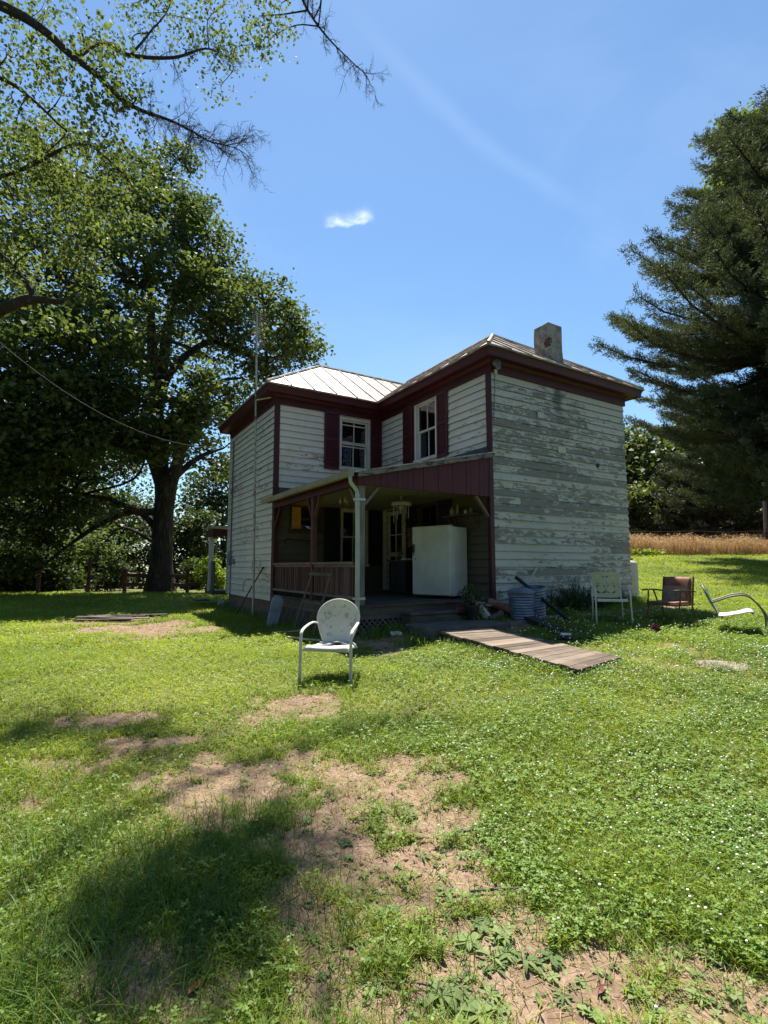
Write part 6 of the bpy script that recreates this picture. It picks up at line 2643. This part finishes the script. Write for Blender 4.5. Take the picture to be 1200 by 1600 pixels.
for (px, py, dy, r_, nc) in (
    (195, 605, -5.2, .9, 26), (120, 620, -5.4, 1.3, 46), (40, 640, -5.4, 1.4, 46), (-40, 600, -5.4, 1.6, 46), (60, 540, -6, 1.2, 26), (150, 530, -5.6, 1.0, 20), (-90, 700, -6, 1.8, 46), (20, 720, -5.6, 1.0, 26), (265, 672, -5.0, .72, 30), (300, 640, -5.0, .66, 26), (232, 700, -4.6, .6, 20), (180, 672, -5.2, .9, 34), (110, 690, -5.4, 1.0, 36), (310, 600, -4.8, .45, 12),
    (205, 285, 1.0, 1.7, 46), (255, 335, -.5, 1.7, 46), (160, 330, -1.5, 1.8, 46), (90, 330, -2, 1.8, 44), (310, 385, 0, 1.6, 44), (240, 420, -2, 2.0, 50), (150, 430, -3, 2.1, 50), (60, 440, -3, 2.0, 46),
    (360, 440, .5, 1.5, 42), (330, 470, -1.8, 1.6, 42), (410, 470, -.2, 1.4, 38), (445, 515, -.5, 1.25, 36), (462, 545, .3, 1.05, 30), (410, 545, -1.5, 1.2, 30), (430, 590, -.4, 1.0, 22), (380, 625, .8, 1.1, 18), (300, 500, 1.5, 1.7, 34), (200, 520, -3.5, 1.8, 44), (110, 540, -4, 2.0, 50), (20, 540, -4, 2.0, 46),
     (335, 640, -1.0, 1.2, 26), (60, 640, -4, 2.0, 50), (140, 650, -3, 1.8, 40), (-20, 660, -4, 2.0, 44), (60, 730, -3.5, 1.6, 34), (-30, 760, -4, 1.8, 36), (130, 725, -2.6, 1.3, 24), (210, 690, -1.2, 1.1, 20),
    (310, 690, 1.2, 1.1, 18), (340, 735, 1.0, 1.0, 14), (270, 260, 2.5, 1.3, 30), (20, 270, -2, 1.8, 40), (-60, 350, -3, 2.2, 46), (-60, 480, -4, 2.2, 46), (-90, 600, -4, 2.2, 44), (70, 830, -2.4, .9, 12), (30, 880, -2.4, .8, 10), (150, 790, -1.5, .8, 10), (250, 560, 2.5, 1.6, 30), (330, 560, 2.8, 1.4, 24), (100, 250, 1, 1.8, 36), (20, 800, -3, 1.5, 36), (95, 800, -2.6, 1.1, 24), (-20, 860, -3, 1.4, 30), (40, 850, 1, 1.3, 26), (110, 860, 1.5, 1.0, 18), (-90, 740, -3, 2.0, 40), (-60, 860, 0, 1.6, 30), (160, 850, 2.0, .9, 14), (210, 640, .8, 1.4, 30), (280, 440, .6, 1.5, 34), (170, 500, .5, 1.8, 40), (100, 620, .5, 1.9, 40), (30, 700, .5, 1.9, 40), (350, 520, -1.2, 1.1, 26), (290, 660, -1.4, .8, 14), (180, 330, 2.5, 1.8, 36), (300, 330, 1.0, 1.2, 28), (-120, 480, 1, 2.4, 50), (-120, 640, 1, 2.4, 50), (-40, 560, 3, 2.4, 50), (50, 480, 3, 2.2, 46),
):
    lobes.append((wp(px, py, TY + dy), r_, nc))
leafy_tree('maple_tree', 'huge old maple with thick furrowed trunk and dark crown left of the house', tb, limbs, lobes, M['leafL'], M['bark'], .130, 37, .27, up=.75, elong=1.25)


# ---- the near tree overhead at the upper left: trunk outside the picture
def twigs(mb, p, d, L, r_, lvl, nodes=None):
    p = Vector(p)
    d = Vector(d).normalized()
    n = 5
    pts = [p]
    for i in range(n):
        d = (d + Vector((random.gauss(0, .16), random.gauss(0, .16), random.gauss(-.02, .14)))).normalized()
        pts.append(pts[-1] + d * L / n)
    mb.tube(pts, [r_ * (1 - .75 * i / n) for i in range(n + 1)], 5 if lvl > 1 else 4, cap=False)
    if lvl <= 0:
        return
    for i in range(1, n + 1):
        for s in range(2 if i > 1 else 1):
            side = Vector((random.gauss(0, 1), random.gauss(0, 1), random.gauss(0, .8)))
            dd = (d * .8 + side.normalized() * .8)
            twigs(mb, pts[i], dd, L * random.uniform(.32, .55), max(.0025, r_ * .45), lvl - 1)


NY = 8.0
nb_ = Vector((-9.3, 8.6, float(gz(-9.3, 8.6)) - .1))
ntop = Vector((-8.6, 8.4, 6.0))
L1 = [wp(-160, -60, NY + .3), wp(0, 8, NY), wp(65, 45, NY), wp(110, 85, NY), wp(155, 120, NY), wp(190, 155, NY), wp(220, 172, NY), wp(265, 188, NY), wp(300, 205, NY), wp(325, 220, NY), wp(368, 231, NY)]
L2 = [wp(120, 88, NY + .1), wp(160, 66, NY + .8), wp(200, 86, NY + 1.6), wp(270, 90, NY + 1.8), wp(320, 76, NY + 1.8), wp(350, 86, NY + 1.8)]
L2b = [wp(202, 88, NY + 1.6), wp(222, 66, NY + 1.7), wp(236, 48, NY + 1.8), wp(262, 16, NY + 1.8), wp(280, -40, NY + 1.8)]
L3 = [wp(430, -120, NY + 1.4), wp(470, -8, NY + 1.2), wp(490, 30, NY + 1.2), wp(515, 62, NY + 1.2), wp(545, 92, NY + 1.2), wp(572, 117, NY + 1.2)]
L4 = [wp(-140, 560, NY + 1.4), wp(-30, 500, NY + 1.2), wp(15, 478, NY + 1), wp(50, 468, NY + 1), wp(97, 472, NY + .9)]
L4b = [wp(55, 468, NY + 1), wp(40, 440, NY + 1), wp(12, 408, NY + 1.1), wp(-20, 380, NY + 1.2)]
L5 = [wp(-120, 80, NY + .8), wp(0, 122, NY + .5), wp(50, 155, NY + .4), wp(92, 195, NY + .4), wp(103, 208, NY + .4), wp(70, 240, NY + .5), wp(20, 270, NY + .8)]
L6 = [wp(-120, 300, NY + 1.5), wp(20, 270, NY + .8), wp(120, 225, NY + .8), wp(170, 250, NY + 1), wp(215, 300, NY + 1.2)]
limbs = [
    ([nb_, nb_ + Vector((.1, 0, 2.5)), ntop], [.42, .34, .30]),
    ([ntop, Vector((-7.6, 8.3, 8.2)), L1[0]], [.22, .15, .11]),
    (L1, [.10, .085, .075, .062, .05, .04, .032, .024, .018, .012, .006]),
    (L2, [.050, .046, .042, .032, .020, .009]), (L2b, [.030, .024, .020, .012, .006]),
    ([ntop, Vector((-8.8, 7.2, 12.0)), Vector((-5.0, 6.2, 15.6)), Vector((-2.6, 6.5, 14.0)), L3[0]], [.18, .13, .09, .06, .04]),
    (L3, [.04, .028, .022, .016, .010, .005]),
    ([Vector((-2.6, 6.5, 14.0)), Vector((-1.6, 6.9, 13.0)), Vector((-.9, 7.2, 12.9)), Vector((-.3, 7.6, 12.9))], [.05, .04, .03, .012]),
    ([nb_ + Vector((.2, 0, 4.6)), L4[0]], [.20, .14]),
    (L4, [.13, .115, .10, .085, .045]), (L4b, [.06, .05, .04, .03]),
    ([ntop, L5[0]], [.12, .06]), (L5, [.05, .035, .026, .018, .014, .010, .006]),
    ([ntop, L6[0]], [.12, .06]), (L6, [.05, .036, .028, .018, .008]),
]
lobes = []
for (px, py, dy, r_, nc) in (
    (60, 55, .3, .75, 22), (10, 80, .5, .7, 18), (130, 40, .1, .6, 18), (165, 100, 0, .5, 12), (95, 150, .3, .65, 18), (30, 170, .6, .75, 20), (180, 185, 0, .42, 12), (60, 235, .7, .8, 24), (140, 230, .8, .6, 18), (190, 270, 1.0, .55, 14),
    (20, 310, 1.1, .8, 24), (100, 310, 1.0, .75, 24), (165, 330, 1.2, .55, 16), (60, 385, 1.1, .7, 22), (125, 400, 1.1, .5, 16), (20, 430, 1.2, .5, 12), (140, 445, 1.2, .30, 8), (-40, 250, .8, .9, 16), (-50, 120, .5, .9, 16), (-40, 400, 1.3, .9, 16), (-30, 20, .4, .9, 16),
    (345, 70, 1.6, 0.32, 7), (362, 92, 1.6, 0.24, 5), (345, 133, 1.7, 0.24, 5), (285, 75, 1.8, 0.27, 5), (300, 30, 1.9, 0.51, 10), (345, 12, 1.8, 0.49, 10), (240, 20, 2.0, 0.55, 10), (205, 60, 2.0, 0.37, 6), (210, 5, 2.2, 0.61, 12),
    (405, 25, 1.3, 0.41, 8), (428, 55, 1.3, 0.32, 6), (400, 70, 1.3, 0.27, 5), (440, 5, 1.3, 0.39, 7), (180, 140, 0, .35, 6), (215, 150, 0, .2, 4),
):
    lobes.append((wp(px, py, NY + dy), r_, max(3, int(nc * .72))))
# leafy boughs above the picture that shade the near grass
for (px, py, r_, nc, zz) in ((290, 1410, .34, 13, 12.2), (395, 1325, .30, 11, 12.6), (440, 1385, .26, 7, 12.0), (215, 1450, .30, 9, 11.8), (340, 1470, .22, 5, 11.8), (335, 1340, .24, 7, 12.8), (470, 1320, .18, 4, 12.6), (170, 1470, .18, 3, 12.0)):
    p = at(px, py)
    k = (zz - p.z) / to_sun.z
    lobes.append((p + to_sun * k, r_, nc))
nt = leafy_tree('overhanging_tree', 'near tree reaching in at the upper left with bright leaves and bare hanging twigs', nb_, limbs, lobes, M['leafN'], M['barkn'], .058, 30, .19, up=.25, elong=1.35, twig_r=.004, droop=.5, fork=.022)
mb = MB()
for Lx, i0, lvl, LL in ((L1, 5, 2, .65), (L1, 7, 2, .70), (L2, 2, 2, .5), (L3, 1, 2, .50)):
    pts = curve_pts(Lx, 3)
    for p, q in zip(pts[i0 * 3:], pts[i0 * 3 + 1:]):
        dd = (q - p).normalized()
        for s in range(2):
            side = Vector((random.gauss(0, .9), random.gauss(0, .6), random.gauss(-.15, .8)))
            twigs(mb, q, dd * .7 + side * .7, LL * random.uniform(.35, 1.0), .008, lvl - (s))
mb.v = [tuple(Vector(v) - nb_) for v in mb.v]
mb.build('dead_twigs', M['twig'], nt)


# ---- the pine on the right: trunk just outside the picture
def pine(name, label, base, H, prof, step, nper, mat, tip=.13, dens=1.0, droop=False, group=None, az=None, seed=1, z0=3.0, mat2=None):
    rr_ = random.Random(seed)
    base = Vector(base)
    t = thing(name, label, 'tree', base, group=group)
    mb = MB()
    mb.tube([base + Vector((0, 0, z)) for z in np.linspace(0, H, 9)], [.42 * (1 - .92 * i / 8) + .03 for i in range(9)], 12)
    ned = Soup()
    cen, dirs = [], []
    z = z0
    while z < H:
        L0 = np.interp(z, *prof)
        for k in range(nper):
            a0 = rr_.random() * 6.283 if az is None else rr_.uniform(*az)
            L = L0 * rr_.uniform(.70, 1.0)
            d = Vector((math.cos(a0), math.sin(a0), 0))
            rise = rr_.uniform(-.12, .22) + .25 * max(0, z / H - .55)
            if droop:
                rise = rr_.uniform(-.10, .10) - .22 + .42 * z / H
            pts = []
            for i in range(9):
                f = i / 8
                pts.append(base + Vector((0, 0, z)) + d * L * f + Vector((0, 0, L * (rise * f - .16 * math.sin(f * 2.4) + .20 * f ** 3))) + Vector((rr_.gauss(0, .05), rr_.gauss(0, .05), rr_.gauss(0, .05))) * L * .15)
            mb.tube(pts, [max(.008, .016 * L * (1 - .85 * i / 8)) for i in range(9)], 6, cap=False)
            sd = d.cross(Vector((0, 0, 1)))
            nt_ = int(L * 8.0 * dens)
            for j in range(nt_):
                f = .22 + .78 * (j + rr_.random()) / nt_
                p = pts[min(7, int(f * 8))].lerp(pts[min(8, int(f * 8) + 1)], f * 8 % 1)
                s = 1 if j % 2 else -1
                tl = (.42 + .70 * (1 - f)) * rr_.uniform(.5, 1.1) * min(1.3, .45 + L * .14)
                td = (d * rr_.uniform(.45, .9) + sd * s * rr_.uniform(.4, 1.0) + Vector((0, 0, rr_.uniform(-.05, .45)))).normalized()
                e = p + td * tl
                mb.tube([p, p + td * tl * .5 + Vector((0, 0, -.02)), e], [.011, .008, .004], 4, cap=False)
                m = max(2, int(tl / .16))
                for q in range(m):
                    g_ = (q + 1) / m
                    if g_ < .3:
                        continue
                    cen.append(tuple(p + td * tl * g_))
                    dirs.append(tuple(td))
        z += step * rr_.uniform(.7, 1.25)
    cen = np.array(cen)
    dirs = np.array(dirs)
    per = 20
    n = len(cen)
    own = np.repeat(np.arange(n), per)
    D_ = unit(dirs[own] * .9 + rng.normal(size=(n * per, 3)) * .75 + np.array([0, 0, .35]))
    l = tip * (.6 + .7 * rng.random(n * per))[:, None]
    P0 = cen[own] + rng.normal(size=(n * per, 3)) * .072
    s = unit(np.cross(D_, rng.normal(size=(n * per, 3)))) * .017 * (tip / .13)
    V = np.stack([P0 - s, P0 + s, P0 + D_ * l + s * .35, P0 + D_ * l - s * .35], 1).reshape(-1, 3)
    tone = np.clip(.45 + .22 * rng.normal(size=n)[own] + .18 * rng.normal(size=n * per), 0, 1)
    ned.add(V, np.arange(4 * n * per), np.full(n * per, 4), tone)
    mb.v = [tuple(Vector(v) - base) for v in mb.v]
    o = mb.build('trunk', M['barkp'], t)
    ned.build('crown', mat, t, origin=base)
    return t


pbase = Vector((19.0, 20.0, float(gz(19.0, 20.0)) - .1))
pine('pine_tree', 'large dark pine with long drooping limbs reaching in from the right', pbase, 24,
     ([3, 5, 7, 8.6, 10.5, 12.3, 13.6, 15, 16.3, 17.4, 19.4, 20.8, 22.5, 24], [6.4, 7.0, 7.9, 9.0, 9.8, 8.9, 6.9, 7.5, 7.0, 5.8, 4.4, 2.2, .8, .3]), .60, 6, M['needle'], tip=.13, az=(R(110), R(285)), seed=5, z0=3.9, droop=True)

# ---- woods behind the field on the right
GR = 'trees at the edge of the wood behind the field'


def edge_tree(lab, px, Y, top_py, wid_px, nl, per, mat, leaf, name='broadleaf_tree', group=GR, gfun=None, low=.12):
    c = wp(px, 860, Y)
    b = Vector((c.x, c.y, float(gz(c.x, c.y)) - .1))
    top = wp(px, top_py, Y).z
    H = top - b.z
    rw = wid_px / FPX * Y / 2
    limbs = [([b, b + Vector((.1, 0, H * .35)), b + Vector((-.1, .1, H * .8))], [H * .022, H * .016, H * .005])]
    lobes = []
    for i in range(nl):
        f = low + (.97 - low) * (i + .5) / nl
        a0 = i * 2.4
        rad = rw * (.25 + .75 * math.sin(math.pi * min(1, .18 + .80 * f)) ** .8) * .62
        lr = rw * random.uniform(.36, .52)
        lobes.append((b + Vector((rad * math.cos(a0), rad * .8 * math.sin(a0), H * f - lr * .25)), lr, 22))
    return leafy_tree(name, lab, b, limbs, lobes, mat, M['barkp'], leaf, per, .5 * rw / 3.2, group=group, up=.7, elong=1.3, twig_r=.02)


edge_tree('round topped green tree rising right behind the end wall corner', 1005, 42, 668, 190, 13, 34, M['leafR'], .30)
edge_tree('pale topped leafy tree in the wood right of the round topped one', 1105, 46, 655, 190, 12, 34, M['leafR'], .30)
edge_tree('dark leafy tree at the right edge of the picture behind the pine', 1215, 44, 640, 200, 12, 34, M['leafR'], .30)
edge_tree('low young tree under the round topped tree beside the house corner', 1000, 36, 760, 110, 9, 30, M['leafR'], .22)
edge_tree('bushy low tree behind the field right of the fence post', 1150, 38, 770, 150, 9, 30, M['leafR'], .24)
edge_tree('yellow green leafy tree top seen above the pine at the right edge', 1215, 27, 165, 150, 14, 40, M['leafN'], .17, group=None, low=.6)
fpb = wp(1115, 850, 33)
pine('pine_tree', 'olive brown pine standing behind the field, below the large dark pine', (fpb.x, fpb.y, float(gz(fpb.x, fpb.y)) - .1), 9.5, ([0, 2, 5, 8, 9.5], [4.0, 4.2, 3.2, 1.4, .3]), .45, 6, M['needle2'], tip=.24, dens=.55, group=GR, az=(R(120), R(400)), seed=9, z0=.8)
# the dark wood interior is trunks and undergrowth
un = Soup()
n = 9000
x = rng.uniform(14, 44, n)
y = rng.uniform(44, 60, n)
P = np.stack([x, y, gz(x, y) + rng.random(n) ** 1.4 * 7], 1)
un.leaves(P, .5 * (.6 + .8 * rng.random(n)), up=.5)
g_ = un.build('forest_undergrowth', M['leafR'])
tag(g_, 'dense shaded undergrowth filling the wood behind the field', 'undergrowth', kind='stuff')

# ---- ripe field, bright weeds and wire fence on the right
fld = Soup()
for (y0, y1, n, w_, h_) in ((25.6, 29, 15000, .024, .85), (29, 36, 9000, .04, .9)):
    y = y0 + (y1 - y0) * rng.random(n) ** 1.3
    x = 9.0 + rng.random(n) * (y * 1.0 - 9.0)
    P = np.stack([x, y, gz(x, y)], 1)
    hh = h_ * (.7 + .35 * rng.random(n)) * np.clip(1 + .22 * fbm(x, y, 1.1, 3), .55, 1.5)
    fld.blades(P, hh, w_ * (.6 + .6 * rng.random(n)), .12 + .35 * rng.random(n), None, 3)
    k = rng.random(n) < .5
    tipP = P[k] + np.stack([rng.normal(size=k.sum()) * .06, rng.normal(size=k.sum()) * .06, hh[k] * .95], 1)
    fld.leaves(tipP, .035, up=0, elong=4, fold=.3)
g_ = fld.build('field_grass', M['field'])
tag(g_, 'tall ripe tan grass filling the field behind the wire fence', 'field', kind='stuff')
bw = Soup()
for (px, py, n, s) in ((1005, 862, 260, .9), (1022, 864, 220, .8), (1040, 860, 300, 1.0), (1060, 862, 180, .8), (1012, 868, 200, .6), (1110, 860, 90, .6), (1140, 862, 90, .6), (1170, 858, 90, .6), (1195, 858, 90, .7)):
    p = at(px, py)
    P = np.stack([p.x + rng.normal(size=n) * .40, p.y + rng.normal(size=n) * .3, p.z + .06 + rng.random(n) * .42 * s], 1)
    bw.leaves(P, .11 * (.6 + .8 * rng.random(n)), up=.8, elong=1.3)
g_ = bw.build('fence_weeds', M['bright'])
tag(g_, 'bright yellow green weeds growing along the foot of the wire fence', 'weeds', kind='stuff')
f0 = at(1085, 866)
fe = thing('wire_fence', 'rusty post and wire fence along the edge of the ripe field', 'fence', f0)
u_ = Vector((1, -.02, 0)).normalized()
posts = [-6.2, 0.0, 5.6, 11.4]
for s in posts:
    p = f0 + u_ * s
    p.z = float(gz(p.x, p.y))
    q = p - f0
    mb = MB()
    mb.bar(q + Vector((0, 0, -.2)), q + Vector((0, 0, 1.30)), .035, .012, (0, 1, 0))
    mb.bar(q + Vector((0, .012, -.2)), q + Vector((0, .012, 1.29)), .010, .03, (0, 1, 0))
    mb.build('post', M['rust'], fe)
mb = MB()
for h in (.12, .32, .52, .74, .98, 1.18):
    pts = []
    for i in range(25):
        s = -6.2 + 17.6 * i / 24
        p = f0 + u_ * s
        pts.append(Vector((p.x - f0.x, p.y - f0.y, float(gz(p.x, p.y)) - f0.z + h + .015 * math.sin(i))))
    mb.tube(pts, .0045, 4, cap=False)
for i in range(107):
    s = -6.2 + 17.6 * i / 106
    p = f0 + u_ * s
    z = float(gz(p.x, p.y)) - f0.z
    mb.tube([(p.x - f0.x, p.y - f0.y, z + .12), (p.x - f0.x, p.y - f0.y, z + 1.18)], .003, 4, cap=False)
mb.build('wire_mesh', M['rust'], fe)

# ---- thicket and fence beyond the maple on the left
GL = 'thicket trees beyond the yard on the left'
gzl = None
for lab, px, Y, tpy, wpx, nl in (('bushy green tree filling the left edge of the thicket', -20, 27, 760, 200, 10), ('sunlit bushy tree in the thicket left of the maple trunk', 90, 30, 740, 170, 10), ('yellow green tree directly left of the maple trunk', 185, 33, 770, 150, 10),
                                 ('pale bushy tree behind the rail fence right of the maple trunk', 290, 34, 800, 110, 9), ('tall green tree behind the house left wall', 345, 40, 720, 150, 11), ('far dull green tree seen through the gap above the thicket', 140, 45, 690, 240, 12), ('low dark bush at the left edge under the maple', 20, 22, 850, 190, 7), ('tall tree behind the left edge of the maple crown', 20, 46, 610, 260, 14)):
    edge_tree(lab, px, Y, tpy, wpx, nl, 34, M['leafB'], .17 if Y < 36 else .24, group=GL, low=.08)
sh_ = wp(325, 905, 21)
for lab, px, py, Y, r_ in (('pale green shrub beside the back porch post', 330, 890, 20.5, .75), ('small round shrub behind the rail fence', 300, 893, 24, .8), ('low shrub at the foot of the fence left of the maple', 170, 895, 23, .9)):
    c = wp(px, py, Y)
    b = Vector((c.x, c.y, float(gz(c.x, c.y)) - .05))
    leafy_tree('shrub', lab, b, [([b, b + Vector((0, 0, .4)), b + Vector((.05, 0, .8))], [.03, .02, .01])], [(b + Vector((random.uniform(-.4, .4) * r_, random.uniform(-.3, .3) * r_, .3 + r_ * k * .35)), r_ * .55, 18) for k in range(4)], M['bright'] if 'pale' in lab else M['leafB'], M['barkp'], .08, 26, .16, group=GL, cat='shrub', twig_r=.006)
rf = thing('rail_fence', 'dark old wooden rail fence running behind the maple trunk', 'fence', at(197, 925))
fo = rf.location.copy()
A, B = wp(195, 912, 20.0), wp(334, 912, 20.5)
mb = None
for f_ in (0.0, .34, .70, .97):
    p = A.lerp(B, f_)
    z = float(gz(p.x, p.y))
    mb = MB()
    mb.bar(Vector((p.x, p.y, z - .2)) - fo, Vector((p.x, p.y, z + .95)) - fo, .12, .10, (0, 1, 0))
    mb.build('post', M['post'], rf, bevel=.01)
for h in (.35, .70):
    mb = MB()
    for f0_, f1_ in ((0, .34), (.34, .70), (.70, .97)):
        p, q = A.lerp(B, f0_), A.lerp(B, f1_)
        mb.bar(Vector((p.x, p.y - .07, float(gz(p.x, p.y)) + h)) - fo, Vector((q.x, q.y - .07, float(gz(q.x, q.y)) + h - .05)) - fo, .04, .13)
    mb.build('rail', M['post'], rf, bevel=.006)
for i, (px, Y) in enumerate(((60, 19), (138, 19.5))):
    p = wp(px, 910, Y)
    t_ = thing('fence_post', ('dark wooden fence post standing alone under the maple at the left' if i == 0 else 'dark wooden fence post between the maple trunk and the left edge'), 'post', snap(p))
    mb = MB()
    mb.tube([(0, 0, -.2), (.01, 0, .6), (.02, 0, 1.35)], [.07, .065, .06], 9)
    mb.build('stake', M['post'], t_)

# unseen wood added behind the viewer, so the walls facing this way see trees and not open sky
tl_ = Soup()
n = 15000
th_ = rng.uniform(R(150), R(345), n)
rad = 13 + 7 * rng.random(n)
x = rad * 1.35 * np.cos(th_)
y = rad * .85 * np.sin(th_) - 2
hmax = 12 + 3 * np.sin(th_ * 9) + 2 * np.sin(th_ * 23 + 1)
P = np.stack([x, y, gz(x, y) + hmax * rng.random(n) ** .85], 1)
tl_.leaves(P, .55 * (.6 + .8 * rng.random(n)), up=.4)
g_ = tl_.build('sky_block_trees', M['leafB'])
tag(g_, 'added trees, unseen behind the viewer, that cut the sky light on the walls', 'woods', kind='stuff')

# overhead cable from the trees to the house
ca, cb_ = wp(-40, 500, 9.5), hw(-LB - .02, LD - .3, 4.95)
t_ = thing('overhead_cable', 'thin pale service cable sagging from the trees at the left to the house', 'cable', ca)
mb = MB()
d = cb_ - ca
mb.tube([d * (i / 24) + Vector((0, 0, -.75 * 4 * (i / 24) * (1 - i / 24))) for i in range(25)], .0042, 6)
mb.build('wire', M['cordl'], t_)
